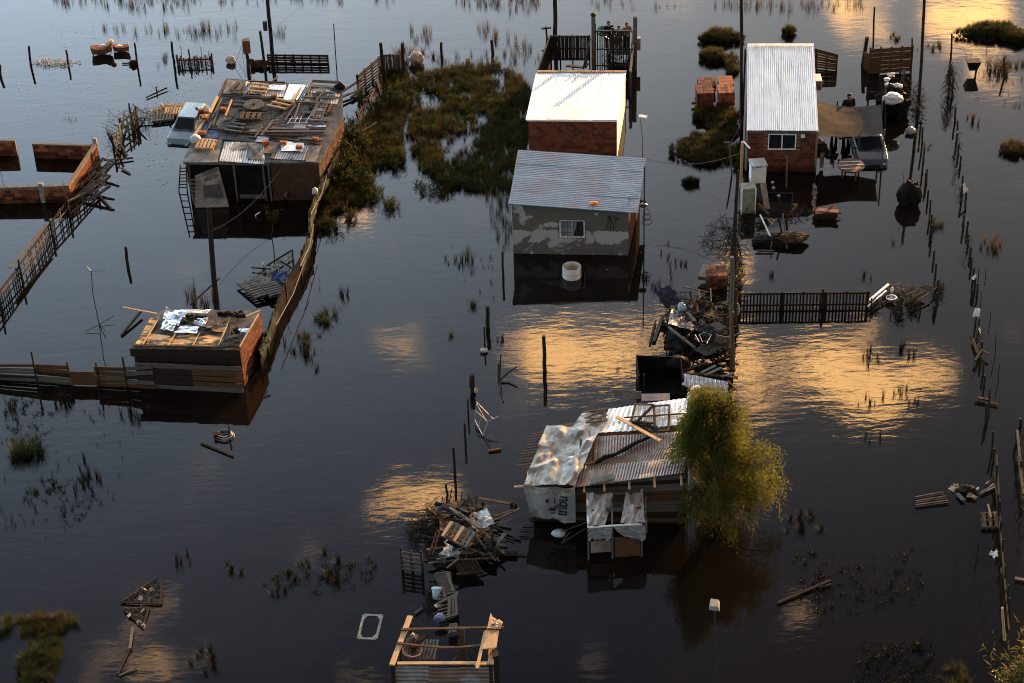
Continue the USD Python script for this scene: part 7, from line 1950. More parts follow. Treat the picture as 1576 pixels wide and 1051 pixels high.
# heap beside the picket fence (right of centre)
W2, W3 = ('wreck heap by picket fence', (1075, 510, 90)), ('foreground wreck heap', (715, 825, 110))
hp2 = [bz4(*q) for q in ((290, 430), (480, 380), (700, 420), (720, 700), (560, 790), (300, 640))]
brush(hp2, 420, .9, 'twig', 'brushwood', 'dark brushwood at the core of the wreck heap left of the picket fence', 'brushwood', .9, .014, 21)
obj('mud_core', blob(G(*bz4(490, 640), .0), 1.7, 1.25, .4, 7, .2, 4), 'mud', label='dark mound of sodden rubbish under the wreck heap left of the picket fence', cat='rubbish')
for i, (x0, y0, x1, y1, z0_, z1_, w, mt) in enumerate(((290, 310, 345, 450, .6, .9, .2, 'wood_grey'), (290, 312, 460, 300, .7, .8, .07, 'wood_grey'), (300, 345, 440, 350, .7, .7, .06, 'wood_grey'), (370, 300, 375, 370, .8, .7, .1, 'wood_grey'), (445, 305, 455, 350, .8, .7, .1, 'wood_dark'), (505, 295, 520, 360, .8, .9, .08, 'wood_grey'), (585, 280, 590, 370, .8, .9, .08, 'wood_grey'), (500, 360, 590, 345, .7, .7, .06, 'wood_dark'),
        (370, 470, 500, 420, 1.0, 1.1, .07, 'wood_dark'), (350, 470, 510, 440, 1.0, 1.0, .06, 'wood_grey'), (490, 360, 500, 440, .9, 1.2, .1, 'wood_dark'), (300, 540, 480, 680, 1.0, .8, .14, 'wood_grey'), (310, 570, 420, 620, .9, .9, .1, 'wood_brown'), (290, 490, 330, 460, .8, .9, .16, 'wood_brown'), (430, 440, 480, 500, 1.1, 1.0, .2, 'wood_grey'),
        (600, 710, 755, 740, .5, .4, .12, 'wood_dark'), (610, 680, 630, 590, .6, 1.2, .12, 'wood_grey'), (640, 690, 660, 600, .6, 1.2, .08, 'wood_grey'), (700, 550, 725, 640, 1.0, .5, .1, 'wood_dark'), (560, 460, 640, 480, 1.1, 1.1, .05, 'wood_grey'), (290, 740, 290, 680, .0, .5, .08, 'wood_dark'), (290, 690, 470, 780, .4, .4, .07, 'wood_dark'), (345, 700, 350, 760, .4, .0, .07, 'wood_dark'), (400, 705, 405, 770, .4, .0, .07, 'wood_dark'),
        (265, 460, 200, 635, .15, .1, .2, 'wood_grey'), (215, 500, 175, 650, .1, .1, .1, 'wood_brown'), (265, 465, 290, 475, .2, .2, .06, 'wood_brown'), (420, 840, 560, 780, .6, .5, .14, 'wood_dark'), (590, 770, 710, 740, .1, .1, .06, 'wood_dark'), (300, 620, 320, 480, .6, 1.0, .08, 'wood_dark'))):
    A_, B_ = G(*bz4(x0, y0), z0_), G(*bz4(x1, y1), z1_)
    plank(A_, B_, w * .8, .06, mt, 'plank', piece_label(A_, B_, w, mt, *W2), 'plank', 'timbers of the wreck heap by the picket fence')
heap(hp2, 80, 1.3, .85, *W2, 'timbers of the wreck heap by the picket fence', 22)
pallet_px((*bz4(535, 545), 1.1), (*bz4(610, 585), 1.0), (*bz4(620, 505), 1.2), 'grey pallet lying on top of the wreck heap left of the picket fence', deck=7)
pallet_px((*bz4(625, 680), .7), (*bz4(700, 690), .7), (*bz4(640, 600), 1.2), 'pallet leaning at the right side of the wreck heap near the pole', deck=5, missing=1)
wfm = thing('wire_chair', 'bent wire chair frame tangled on the wreck heap', 'chair', G(*bz4(540, 600), .9))
for pts_ in (((510, 590), (530, 640), (570, 630), (590, 590)), ((505, 600), (540, 575), (590, 595), (560, 650)), ((480, 590), (510, 640))):
    obj('wire', MB().tube([G(*bz4(x, y), 1.1 + .1 * (i % 2)) for i, (x, y) in enumerate(pts_)], .018, 5), 'zinc_dull', wfm)
obj('plastic_bag', blob(G(*bz4(392, 415), .9), .22, .15, .32, 3, .35, 3), 'plastic_pale_blue', smooth=True, label='pale blue bag on the left of the wreck heap by the picket fence', cat='bag')
obj('plastic_bag', blob(G(*bz4(765, 425), .6), .14, .12, .4, 5, .25, 3), 'plastic_pale_blue', smooth=True, label='pale blue bag hung at the left end of the picket fence', cat='bag')
brush([bz4(*q) for q in ((590, 400), (720, 370), (730, 500), (600, 480))], 150, .35, 'flotsam_and_glint', 'litter', 'grey litter scum in the wreck heap below the squat brick stack', 'litter', .15, .012, 23)
# pole of drift above it
for xt, yt, xb, yb, r_ in ((1126, 395, 1127, 560, .11), (1133, 445, 1132, 500, .09), (1128, 480, 1126, 575, .07)):
    post_px(xt, yt, xb, yb, r_, 'wood_grey' if r_ > .1 else 'wood_brown', 'pole', 'crooked pole with drift hung on it at the left end of the picket fence', 'pole', 'crooked poles at the picket fence end', mirrored=False)
def vtangle(pxs, n, L, mat, label, seed, r_=.012, cat='brushwood', name='brushwood'):
    """Vertical rags of drift hung on a post line."""
    rng = np.random.default_rng(seed); m = MB()
    for _ in range(n):
        x, y0, y1, w = pxs[rng.integers(len(pxs))]
        P = G(x + rng.normal() * w, y1); z = rng.uniform(0, max(HT(P, y0), .2))
        d = nrm([rng.normal() * .6, rng.normal() * .6, -1]); l = L * rng.uniform(.4, 1.1)
        m.tube([up(P, z), up(P, z) + d * l * .5 + rng.normal(size=3) * .05, up(P, z) + d * l], [r_, r_, r_ * .4], 3, False)
    return obj(name, m, mat, label=label, cat=cat, kind='stuff')
vtangle([(1130, 350, 410, 4), (1136, 370, 425, 5), (1133, 380, 440, 3), (1125, 340, 395, 6)], 420, .7, 'twig', 'dark drift hanging on the crooked poles above the wreck heap', 31)
vtangle([(1127, 420, 500, 3)], 160, .8, 'grass_dry', 'dry reeds hung on the crooked pole by the picket fence', 32)
brush([(1092, 350), (1120, 335), (1130, 370), (1115, 400), (1075, 375)], 160, .7, 'twig', 'brushwood', 'dark leafy brush in the water left of the crooked poles', 'brushwood', .4, .01, 33)
post_px(1136, 262, 1131, 400, .05, 'wood_dark', 'post', 'bent thin post below the crooked grey post', 'post', mirrored=False)
# wreckage before the fridge
tz = tq
brush([tz(*q) for q in ((90, 690), (260, 640), (600, 640), (700, 690), (560, 730), (230, 830), (110, 860))], 320, .6, 'twig', 'brushwood', 'dark brush bank before the fridge and the brick house', 'brushwood', .25, .012, 34)
obj('mud_bank', blob(G(*tz(400, 660), -.05), 2.4, .9, .1, 5, .2, 4), 'mud', label='low dark mud bank before the fridge and the brick house', cat='mud bank', kind='structure')
obj('wreck_hull', blob(G(*tz(390, 905), .05), 1.25, .55, .42, 11, .15, 4), 'plastic_black', label='dark upturned hull shaped wreckage before the mud bank', cat='wreckage')
obj('hull_cover', blob(G(*tz(510, 870), .3), .9, .5, .22, 12, .25, 4), 'cloth_brown', label='brownish cover on the right of the dark hull', cat='cover')
for x0, y0, x1, y1, z0_, z1_, w, mt in ((262, 685, 345, 860, 1.1, .4, .07, 'paint_white'), (445, 675, 480, 960, 1.0, .1, .07, 'wood_grey'), (225, 975, 375, 975, .1, .1, .08, 'wood_grey'), (320, 720, 360, 760, .8, .5, .06, 'wood_grey'), (245, 590, 330, 680, .6, .3, .16, 'wood_brown'), (345, 960, 360, 900, .1, .5, .05, 'wood_grey'), (400, 760, 450, 730, .5, .6, .05, 'wood_grey'), (480, 810, 475, 720, .1, .9, .1, 'wood_dark'), (350, 720, 380, 740, .5, .4, .1, 'wood_grey')):
    plank(G(*tz(x0, y0), z0_), G(*tz(x1, y1), z1_), w, .05, mt, 'plank', 'stick or batten lying over the dark hull before the fridge', 'plank', 'battens over the dark hull')
tr_ = thing('red_cart', 'low dark red crate cart in the water right of the mud bank', 'cart', G(*tz(800, 690)))
obj('crate', MB().box(G(*tz(790, 670), .25), 1.1, .6, .35, .05), 'brick_dark', tr_); obj('board', MB().board(G(*tz(690, 640), .4), G(*tz(900, 660), .45), .3, .04), 'rust', tr_); obj('tongue', MB().board(G(*tz(880, 660), .3), G(*tz(915, 675), .2), .08, .05), 'wood_dark', tr_)
brush([tz(*q) for q in ((700, 690), (900, 680), (880, 740), (720, 740))], 60, .5, 'twig', 'brushwood', 'twigs round the dark red cart', 'brushwood', .15, .01, 36)
brush([tz(*q) for q in ((690, 430), (712, 450), (705, 640), (688, 640))], 50, .3, 'flotsam_and_glint', 'litter', 'white litter strip right of the dark house reflection', 'litter', .1, .012, 37)
for x, y in ((412, 532), (362, 422), (370, 466)):
    obj('bottle', blob(G(*tz(x, y), .05), .09, .07, .07, 2, .05, 2), 'plastic_white', label='small white float in the dark reflection of the brick house', cat='float', group='white floats before the brick house')
# heap in the foreground left of the patchwork shack
pz = zoomed(600, 760, 5.255)
hp3 = [pz(*q) for q in ((400, 160), (560, 130), (860, 330), (850, 520), (560, 580), (360, 560), (400, 330))]
brush([pz(*q) for q in ((110, 320), (330, 120), (480, 80), (540, 180), (420, 330), (200, 420))], 420, .8, 'twig', 'brushwood', 'leafless brush at the back left of the foreground wreck heap', 'brushwood', .5, .009, 41)
obj('mud_core', blob(G(*pz(580, 430), -.1), 1.7, 1.7, .35, 9, .2, 4), 'mud', label='dark mound of sodden rubbish under the foreground wreck heap', cat='rubbish')
heap(hp3, 85, 1.9, .6, *W3, 'planks of the foreground wreck heap', 42, ('wood_grey', 'wood_dark', 'wood_dark'), .25)
for x0, y0, x1, y1, z0_, z1_, w, mt in ((480, 110, 730, 270, .8, .8, .14, 'wood_grey'), (420, 150, 560, 165, .7, .7, .08, 'wood_grey'), (520, 140, 735, 275, .8, .8, .2, 'wood_grey'), (560, 150, 840, 380, .85, .6, .1, 'wood_grey'), (670, 310, 855, 540, .9, .4, .1, 'wood_grey'), (690, 200, 770, 205, .7, .7, .06, 'wood_grey'), (700, 300, 880, 345, .8, .5, .1, 'wood_grey'), (835, 440, 935, 320, .5, .7, .2, 'wood_grey'), (380, 530, 560, 490, .6, .8, .09, 'wood_grey'), (310, 560, 570, 530, .5, .6, .07, 'wood_grey'), (400, 500, 700, 470, .7, .7, .1, 'wood_grey'), (560, 530, 830, 520, .6, .4, .08, 'wood_grey'),
        (460, 600, 560, 520, .7, .8, .06, 'wood_grey'), (540, 650, 755, 620, .4, .3, .06, 'wood_grey'), (550, 570, 590, 640, .6, .4, .08, 'wood_dark'), (760, 490, 860, 470, .4, .5, .05, 'wood_grey'), (720, 35, 975, 80, .7, .7, .16, 'wood_brown'), (820, 225, 1050, 120, .3, .9, .14, 'wood_brown'), (850, 185, 1000, 130, .3, .8, .12, 'wood_brown'), (640, 440, 760, 485, .8, .6, .07, 'wood_grey'), (940, 350, 1010, 370, .1, .1, .04, 'wood_grey'), (395, 330, 320, 490, .9, .5, .0, 'wood_grey')):
    if w:
        A_, B_ = G(*pz(x0, y0), z0_), G(*pz(x1, y1), z1_)
        plank(A_, B_, w * .8, .05, mt, 'plank', piece_label(A_, B_, w, mt, *W3), 'plank', 'planks of the foreground wreck heap')
for x, yt, yb in ((755, 65, 120), (985, 65, 110), (1015, 80, 110)):
    post_px(*pz(x, yt), *pz(x, yb), .06, 'wood_dark', 'post', 'short post carrying the beam right of the foreground wreck heap', 'post', mirrored=False, group='posts under the beam')
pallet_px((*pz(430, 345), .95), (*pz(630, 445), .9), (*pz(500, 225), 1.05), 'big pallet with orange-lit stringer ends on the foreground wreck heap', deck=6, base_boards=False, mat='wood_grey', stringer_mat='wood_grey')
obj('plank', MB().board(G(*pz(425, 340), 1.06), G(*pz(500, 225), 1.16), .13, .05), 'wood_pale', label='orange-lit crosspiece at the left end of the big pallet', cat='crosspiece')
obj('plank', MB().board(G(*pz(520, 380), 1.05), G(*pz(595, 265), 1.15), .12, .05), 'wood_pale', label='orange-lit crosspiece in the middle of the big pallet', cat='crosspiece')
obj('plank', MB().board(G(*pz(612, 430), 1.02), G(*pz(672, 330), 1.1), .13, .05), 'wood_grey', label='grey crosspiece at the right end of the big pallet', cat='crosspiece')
lf = thing('ladder', 'narrow ladder-like pinkish frame left of the big pallet', 'frame', G(*pz(320, 490)))
a0_, a1_, b0_, b1_ = G(*pz(318, 490), .5), G(*pz(345, 492), .5), G(*pz(378, 295), 1.0), G(*pz(402, 295), 1.0)
obj('rail', MB().board(a0_, b0_, .05, .05), 'wood_brown', lf); obj('rail', MB().board(a1_, b1_, .05, .05), 'wood_brown', lf)
for k in range(5):
    t = .02 + k * .24
    obj('rung', MB().board(a0_ * (1 - t) + b0_ * t, a1_ * (1 - t) + b1_ * t, .05, .05), 'wood_brown', lf)
P, Q = G(*pz(100, 625)), G(*pz(260, 650))
slat_fence('slat_fence', 'short slatted fence piece standing at the left of the foreground wreck heap', P, Q, HT(P, pz(0, 470)[1]), (.15, .36, .57, .78, .98), 0, 3, 'wood_grey', rail_w=.1, post_over=.2)
pallet_px((*pz(570, 660), .3), (*pz(760, 640), .3), (*pz(520, 560), .5), 'dark pallet low in the water at the right foot of the foreground wreck heap', deck=7, mat='wood_dark')
for poly, n, sd, zt_, l in ((hp2, 13, 71, 1.15, 'wreck heap by the picket fence'), (hp3, 12, 72, .95, 'foreground wreck heap')):
    rg = np.random.default_rng(sd)
    kinds = (('tarp_black', 'black plastic'), ('cloth_brown', 'brown cloth'), ('mud', 'muddy cloth'), ('shade_net', 'grey netting'), ('zinc_dull', 'dull tin'), ('cloth_navy', 'dark cloth'))
    for k, p in enumerate(poly_points(poly, n, rg)):
        mt, nm = kinds[k % 6]; w, a_ = rg.uniform(.3, .75), rg.uniform(0, 6.28)
        X, Y = np.array([math.cos(a_), math.sin(a_), rg.uniform(-.3, .3)]) * w, np.array([-math.sin(a_), math.cos(a_), rg.uniform(-.4, .4)]) * w * .7
        c = p + [0, 0, rg.uniform(.5, 1) * zt_]
        obj('scrap', sheet(c - X - Y, c + X - Y, c + X + Y, c - X + Y, 12, 12, .1, 4, k, .01, ragged=.4), mt, label=f'crumpled scrap of {nm} in the {l}', cat='scrap', group=f'{nm} scraps in the {l}')
# ladder-like pallets leading down to the frame shack
for q, l in ((((430, 840, .3), (505, 790, .35), (415, 680, .5)), 'upper narrow pallet in the string between wreck heap and shack frame'), (((480, 1010, .3), (545, 980, .3), (480, 850, .45)), 'middle narrow pallet in the string between wreck heap and shack frame'), (((480, 1060, .35), (545, 1050, .35), (475, 1130, .3)), 'lower narrow pallet in the string just behind the shack frame')):
    pallet_px((*pz(*q[0][:2]), q[0][2]), (*pz(*q[1][:2]), q[1][2]), (*pz(*q[2][:2]), q[2][2]), l, deck=3, mat='wood_grey')
A_, B_, C__, D_ = G(*pz(460, 630), .6), G(*pz(515, 790), .4), G(*pz(540, 790), .4), G(*pz(545, 985), .3)
for a_, b_ in ((A_, B_), (C__, D_), (G(*pz(415, 680), .5), G(*pz(445, 835), .4)), (G(*pz(380, 890), .4), G(*pz(540, 810), .45)), (G(*pz(480, 850), .5), G(*pz(475, 1000), .4)), (G(*pz(390, 1020), .4), G(*pz(550, 970), .4))):
    plank(a_, b_, .1, .05, 'wood_grey', 'plank', 'grey rail of the broken pallets strung towards the shack frame', 'plank', 'rails strung towards the shack frame')
for k in range(11):
    t = k / 11
    c = A_ * (1 - t) + B_ * t
    plank(c, c + [-.5, -.12, .0], .06, .03, 'wood_grey', 'slat', 'short grey slat of the broken pallets strung towards the shack frame', 'slat', 'slats strung towards the shack frame')
for k in range(7):
    t = k / 7; c = C__ * (1 - t) + D_ * t
    plank(c, c + [-.75, -.28, .02], .07, .03, 'wood_grey', 'slat', 'short grey slat of the broken pallets strung towards the shack frame', 'slat', 'slats strung towards the shack frame')
bk = thing('bucket', 'pale blue bucket caught in the string of pallets above the shack frame', 'bucket', G(*pz(380, 820), .1))
c = G(*pz(380, 800), .3)
obj('tub', MB().tube([c + [0, -.1, -.2], c + [0, .05, .2]], [.17, .2], 14), 'plastic_pale_blue', bk); obj('rim', MB().tube([c + [0, .045, .19], c + [0, .06, .22]], .215, 14), 'plastic_pale_blue', bk)
obj('basin', blob(G(*pz(393, 905), .3), .2, .13, .06, 3, .2, 2), 'flotsam_and_glint', label='pale basin with a hose below the blue bucket', cat='basin')
obj('hose', MB().tube([G(*pz(395, 915), .25), G(*pz(392, 950), .2), G(*pz(350, 970), .1)], .025, 5), 'cloth_tan', label='short tan hose hanging from the pale basin', cat='hose')
obj('rag', blob(G(*pz(403, 1000), .4), .26, .18, .16, 5, .3, 3), 'plastic_blue', smooth=True, label='blue rag on the pallets just behind the shack frame', cat='rag')
brush([pz(*q) for q in ((330, 760), (420, 660), (420, 960), (330, 980), (260, 920))], 170, .6, 'twig', 'brushwood', 'dark brush left of the pallets strung towards the shack frame', 'brushwood', .3, .01, 43)
plank(G(*pz(200, 965), .1), G(*pz(265, 920), .1), .08, .05, 'wood_grey', 'plank', 'grey stick reaching from the brush to the left rail of the shack frame', 'stick')
obj('log', MB().tube([G(*pz(880, 480), .1), G(*pz(1030, 480), .15)], .12, 8), 'bark', label='short reddish log afloat right of the foreground wreck heap', cat='log')

# ------------------------------------------------------------------ debris at the right end of the picket fence, and rafts
ez2 = zoomed(1250, 380, 7.005)
for x0, y0, x1, y1, w, mt, l in ((600, 590, 825, 400, .12, 'paint_white', 'white pole'), (600, 640, 800, 470, .08, 'paint_white', 'white pole'), (890, 410, 960, 388, .1, 'wood_grey', 'grey board'), (1010, 520, 1160, 460, .2, 'wood_dark', 'dark board'), (1080, 540, 1210, 475, .2, 'wood_dark', 'dark board'), (1090, 600, 1280, 490, .08, 'wood_brown', 'brown batten'), (1280, 490, 1350, 430, .07, 'wood_brown', 'brown batten'), (680, 585, 840, 480, .05, 'wood_dark', 'dark batten')):
    plank(G(*ez2(x0, y0), .3), G(*ez2(x1, y1), .35), w, .05, mt, 'plank', l + ' of the litter raft at the right end of the picket fence', 'plank', l + 's of the litter raft')
brush([ez2(*q) for q in ((640, 560), (850, 400), (1150, 420), (1330, 420), (1120, 600), (700, 620))], 260, .45, 'cloth_tan', 'litter', 'tan mat of litter between the white poles and the dark post', 'litter', .08, .012, 45)
ob = thing('basin', 'white oval basin on the litter raft at the right end of the picket fence', 'basin', G(*ez2(855, 545), .2))
th = np.linspace(0, 6.283, 20); c = G(*ez2(855, 545), .25)
obj('rim', MB().tube(np.stack([c[0] + .24 * np.cos(th), c[1] + .2 * np.sin(th), c[2] + 0 * th], 1), .035, 6, False), 'paint_white', ob); obj('bowl', blob(c - [0, 0, .06], .23, .19, .07, 1, .02, 2), 'plastic_blue', ob)
obj('bottle', blob(G(*ez2(860, 465), .3), .08, .08, .18, 1, .02, 2), 'plastic_white', label='white bottle above the oval basin on the litter raft', cat='bottle')
for x, yt, yb in ((815, 530, 660), (850, 650, 810), (965, 540, 820), (1170, 570, 820), (1080, 580, 760), (640, 550, 815), (655, 640, 780)):
    post_px(*ez2(x, yt), *ez2(x - 5, yb), .03 if x != 965 else .05, 'wood_dark', 'stake', 'dark stake under the litter raft at the right end of the picket fence', 'stake', 'stakes under the litter raft')
for poly, n, l in ((((600, 640), (700, 630), (720, 700), (640, 700)), 60, 'dark drift clump at the end post of the picket fence'), (((870, 640), (960, 600), (990, 800), (900, 790)), 110, 'dark drift hanging under the oval basin'), (((1020, 620), (1150, 600), (1150, 740), (1040, 730)), 110, 'dark drift hanging under the dark boards'), (((1310, 440), (1400, 420), (1415, 510), (1330, 520)), 70, 'dark drift clump on the post right of the litter raft')):
    brush([ez2(*q) for q in poly], n, .5, 'twig', 'drift', l, 'drift', .4, .012, n)
yz2 = zoomed(1440, 640, 4.779)
for k in range(6):
    plank(G(1409, 765 + 3 * k, .06), G(1456 + k * 2 - 5, 757 + 3.2 * k, .08), .05, .04, 'wood_dark' if k % 2 else 'wood_grey', 'plank', f'narrow {("grey", "dark")[k % 2]} plank {("first", "second", "third", "fourth", "fifth", "last")[k]} from the top of the lower right raft', 'plank', 'planks of the lower right raft')
for x0, y0, x1, y1, w in ((160, 570, 205, 620, .16), (240, 570, 300, 605, .16), (225, 590, 290, 600, .1), (330, 570, 440, 520, .09), (340, 560, 430, 500, .07), (370, 500, 400, 480, .08)):
    plank(G(*yz2(x0, y0), .12), G(*yz2(x1, y1), .12), w, .05, 'wood_grey', 'plank', piece_label(G(*yz2(x0, y0)), G(*yz2(x1, y1)), w, 'wood_grey', 'lower right raft', (1470, 758, 70)), 'plank', 'planks of the lower right raft')
for x, y, l in ((150, 515, 'white scrap standing on the thin raft at the lower right'), (120, 535, 'flat white scrap left on the thin raft'), (300, 540, 'white scrap right on the thin raft')):
    rag(G(*yz2(x, y), .12), .14, int(x), 'flotsam_and_glint', l, None, 'scrap', 'scrap')
obj('drift', blob(G(*yz2(225, 545), .08), .45, .25, .18, 3, .4, 3), 'twig', label='dark drift in the middle of the thin raft at the lower right', cat='drift')
pallet_px((*yz2(340, 825), .12), (*yz2(470, 820), .12), (*yz2(330, 715), .12), 'small brown pallet afloat beside the post line at the lower right', deck=3, open_deck=False, mat='wood_brown', stringer_mat='wood_brown')
plank(G(*yz2(410, 745), .2), G(*yz2(385, 650), .4), .06, .04, 'wood_pale', 'plank', 'pale stick standing on the small brown pallet', 'stick')
rag(G(*yz2(430, 1012), .08), .2, 4, 'flotsam_and_glint', 'grey scrap afloat at the lower post line', hang=.1)
for k, (x0, y0, x1, y1, z1_) in enumerate(((600, 110, 645, 580, .6), (610, 300, 650, 620, .4))):
    plank(G(*yz2(x0, y0), .7), G(*yz2(x1, y1), z1_), .1, .12, 'wood_brown', 'rail', ('top rail of the fence cut off by the right edge', 'lower rail of the fence cut off by the right edge')[k], 'rail')
for x, yt, yb in ((598, 110, 300), (625, 20, 130), (632, 330, 600), (612, 240, 430)):
    post_px(*yz2(x, yt), *yz2(x + 2, yb), .07, 'wood_dark', 'post', 'post of the fence cut off by the right edge', 'post', 'posts at the right edge')
vtangle([(1568, 660, 720, 3), (1573, 690, 760, 3), (1574, 720, 790, 3)], 90, .5, 'twig', 'dark drift on the fence at the right edge', 51)
for x0, y0, x1, y1, w, l in ((1197, 928, 1279, 893, .11, 'long grey beam adrift at the lower right'), (1260, 905, 1279, 899, .08, 'thin strip beside the long grey beam')):
    plank(G(x0, y0, .06), G(x1, y1, .1), w, .08, 'wood_dark', 'beam', l, 'beam')
plank(G(1562, 890, .1), G(1590, 895, .1), .14, .07, 'wood_grey', 'beam', 'pale beam end at the right edge below the drift', 'beam')
P = G(1107, 1096); zt = HT(P, 930); T = G(1099, 930, zt)
sl = thing('street_lamp', 'pale lamp head on a thin dark pole over the dark willow reflection', 'lamp', P)
obj('pole', MB().tube([P - [0, 0, .6], (P + T) / 2 + [.03, 0, 0], T], [.05, .045, .03], 7), 'steel_dark', sl)
obj('arm', MB().tube([T, T + [-.05, -.1, .12]], .03, 6), 'steel_dark', sl)
c = T + np.array([-.02, -.2, .16])
obj('lamp_head', MB().hexa([c + [-.2, -.2, -.05], c + [.17, -.28, -.07], c + [.22, .2, -.06], c + [-.12, .26, -.04], c + [-.16, -.15, .1], c + [.12, -.2, .08], c + [.17, .16, .09], c + [-.1, .2, .12]]), 'concrete', sl)
# triangular scrap rafts, lower left
for pts_, l in ((((186, 927), (248, 929), (249, 893)), 'triangular raft of grey litter at the lower left, the upper one'), (((190, 938), (220, 965), (229, 935)), 'triangular raft of grey litter at the lower left, the lower one')):
    brush(list(pts_), 170, .35, 'wood_grey', 'litter_raft', l, 'litter raft', .07, .012, int(pts_[0][1]))
    for i in range(2 if pts_[0][0] == 186 else 3):
        plank(G(*pts_[i], .08), G(*pts_[(i + 1) % 3] if i or pts_[0][0] != 186 else pts_[1], .08), .07, .05, 'wood_dark', 'stick', 'stick edging the triangular litter rafts at the lower left', 'stick', 'sticks edging the litter rafts')
plank(G(186, 927, .1), G(241, 889, .1), .08, .06, 'wood_dark', 'stick', 'stick edging the triangular litter rafts at the lower left', 'stick', 'sticks edging the litter rafts')
for x, y in ((222, 906), (233, 907), (216, 921), (219, 939), (198, 947), (220, 963), (214, 958)):
    rag(G(x, y, .1), .11, x, 'flotsam_and_glint', 'white scrap on the triangular litter rafts at the lower left', 'white scraps on the litter rafts', 'scrap', 'scrap')
plank(G(204, 966, .1), G(200, 998, .12), .1, .05, 'wood_grey', 'plank', 'narrow plank trailing below the triangular litter rafts', 'plank'); plank(G(200, 998, .05), G(181, 1038, .05), .07, .05, 'wood_dark', 'stick', 'dark branch trailing below the narrow plank', 'stick'); plank(G(183, 1040, .05), G(211, 1027, .08), .05, .04, 'wood_grey', 'stick', 'thin pale stick at the end of the dark branch', 'stick')

# ------------------------------------------------------------------ vegetation
vr = np.random.default_rng(5)
def veg(poly, n, protos, s, mat, name, label, cat, kind='stuff', ns=0.0, thr=0.0, seed=0, zoff=-.05, **k):
    pts = poly_points(poly, n, vr, ns, thr, seed) + [0, 0, zoff]
    v, f = scatter(protos, pts, s * vr.uniform(.55, 1.25, n), vr)
    return obj(name, MB().add(v, f), mat, label=label, cat=cat, kind=kind, **k)
bank1 = [(634, 118), (700, 104), (762, 100), (800, 118), (822, 150), (815, 205), (805, 240), (788, 298), (740, 296), (690, 288), (645, 262), (622, 215), (640, 160)]
bank2 = [(588, 118), (624, 104), (638, 150), (618, 200), (622, 250), (596, 262), (575, 262), (560, 318), (512, 330), (498, 352), (505, 300), (520, 220), (560, 190), (592, 150)]
for i, (bk_, sd, nm) in enumerate(((bank1, 3, 'wide weed bank left of the brick houses'), (bank2, 8, 'weed bank between the salvage-board shack and the open channel'))):
    veg(bk_, 700 if i == 0 else 500, BUSH, .55, 'leaf_weed', 'weeds', 'dark leafy weeds of the ' + nm, 'weeds', ns=.5, thr=.38, seed=sd)
    veg(bk_, 1550 if i == 0 else 900, TUFT, .72, 'grass_olive', 'grass', 'olive grass growing through the ' + nm, 'grass', ns=.5, thr=.36, seed=sd)
    veg(bk_, 260, TUFT, .7, 'grass_dry', 'grass', 'tan dry grass mottling the ' + nm, 'grass', ns=.5, thr=.5, seed=sd + 2)
    veg(bk_, 40, BUSH, .8, 'leaf_green', 'weeds', 'brighter green weeds on the ' + nm, 'weeds', ns=.5, thr=.55, seed=sd + 1)
veg([(745, 295), (785, 300), (790, 385), (770, 385)], 40, REED, .9, 'grass_dry', 'reeds', 'brown reeds at the left wall of the rendered house', 'reeds')
veg([(640, 285), (700, 285), (690, 308), (640, 300)], 40, BUSH_LOW, .8, 'leaf_weed', 'weeds', 'thin weeds trailing off the wide weed bank', 'weeds')
for x, y, w, h_, n, l in ((571, 298, 20, 16, 30, 'round weed island in the channel, the larger'), (602, 318, 13, 6, 12, 'small weed island below the round one'), (608, 250, 14, 14, 18, 'weed island in the channel, the upper'), (508, 352, 18, 10, 16, 'weed clump at the bend of the green net fence'), (540, 335, 12, 8, 8, 'thin weed clump right of the green net fence')):
    veg([(x - w, y), (x, y - h_), (x + w, y), (x, y + h_)], n, BUSH, .8, 'leaf_weed', 'weed_island', l, 'weeds', kind=None)
for x, y, s, l in ((545, 225, 1.2, 'bright green bush at the corner of the salvage-board shack'), (525, 240, 1.0, 'green bush below the corner of the salvage-board shack'), (585, 165, 1.0, 'yellowish bush on the weed bank below the picket gate'), (622, 150, 1.0, 'green bush at the right edge of the weed bank')):
    tuft(x, y, s, 'leaf_green', l, protos=BUSH, n=16, r=.5, name='bush', cat='bush')
for x, y, s, l in ((520, 262, 1.5, 'added tall dark bush shading the right wall of the salvage-board shack, the near one'), (535, 215, 1.5, 'added tall dark bush shading the right wall of the salvage-board shack, the far one')):
    tuft(x, y, s, 'leaf_weed', l, protos=BUSH, n=26, r=.55, name='bush', cat='bush')  # both bushes are added to keep the low sun off the wall
tuft(553, 155, 1.5, 'leaf_yellow', 'young pale green plant with drooping leaves behind the salvage-board shack', protos=TUFT_TALL, n=4, r=.15, name='young_plant', cat='plant')
tuft(625, 92, 1.3, 'grass_dry', 'dry grass crown on the thick post right of the picket gate', protos=TUFT, n=5, r=.35)
tuft(638, 85, 1.0, 'grass_dry', 'dry grass clump right of the overgrown post', n=6, r=.6)
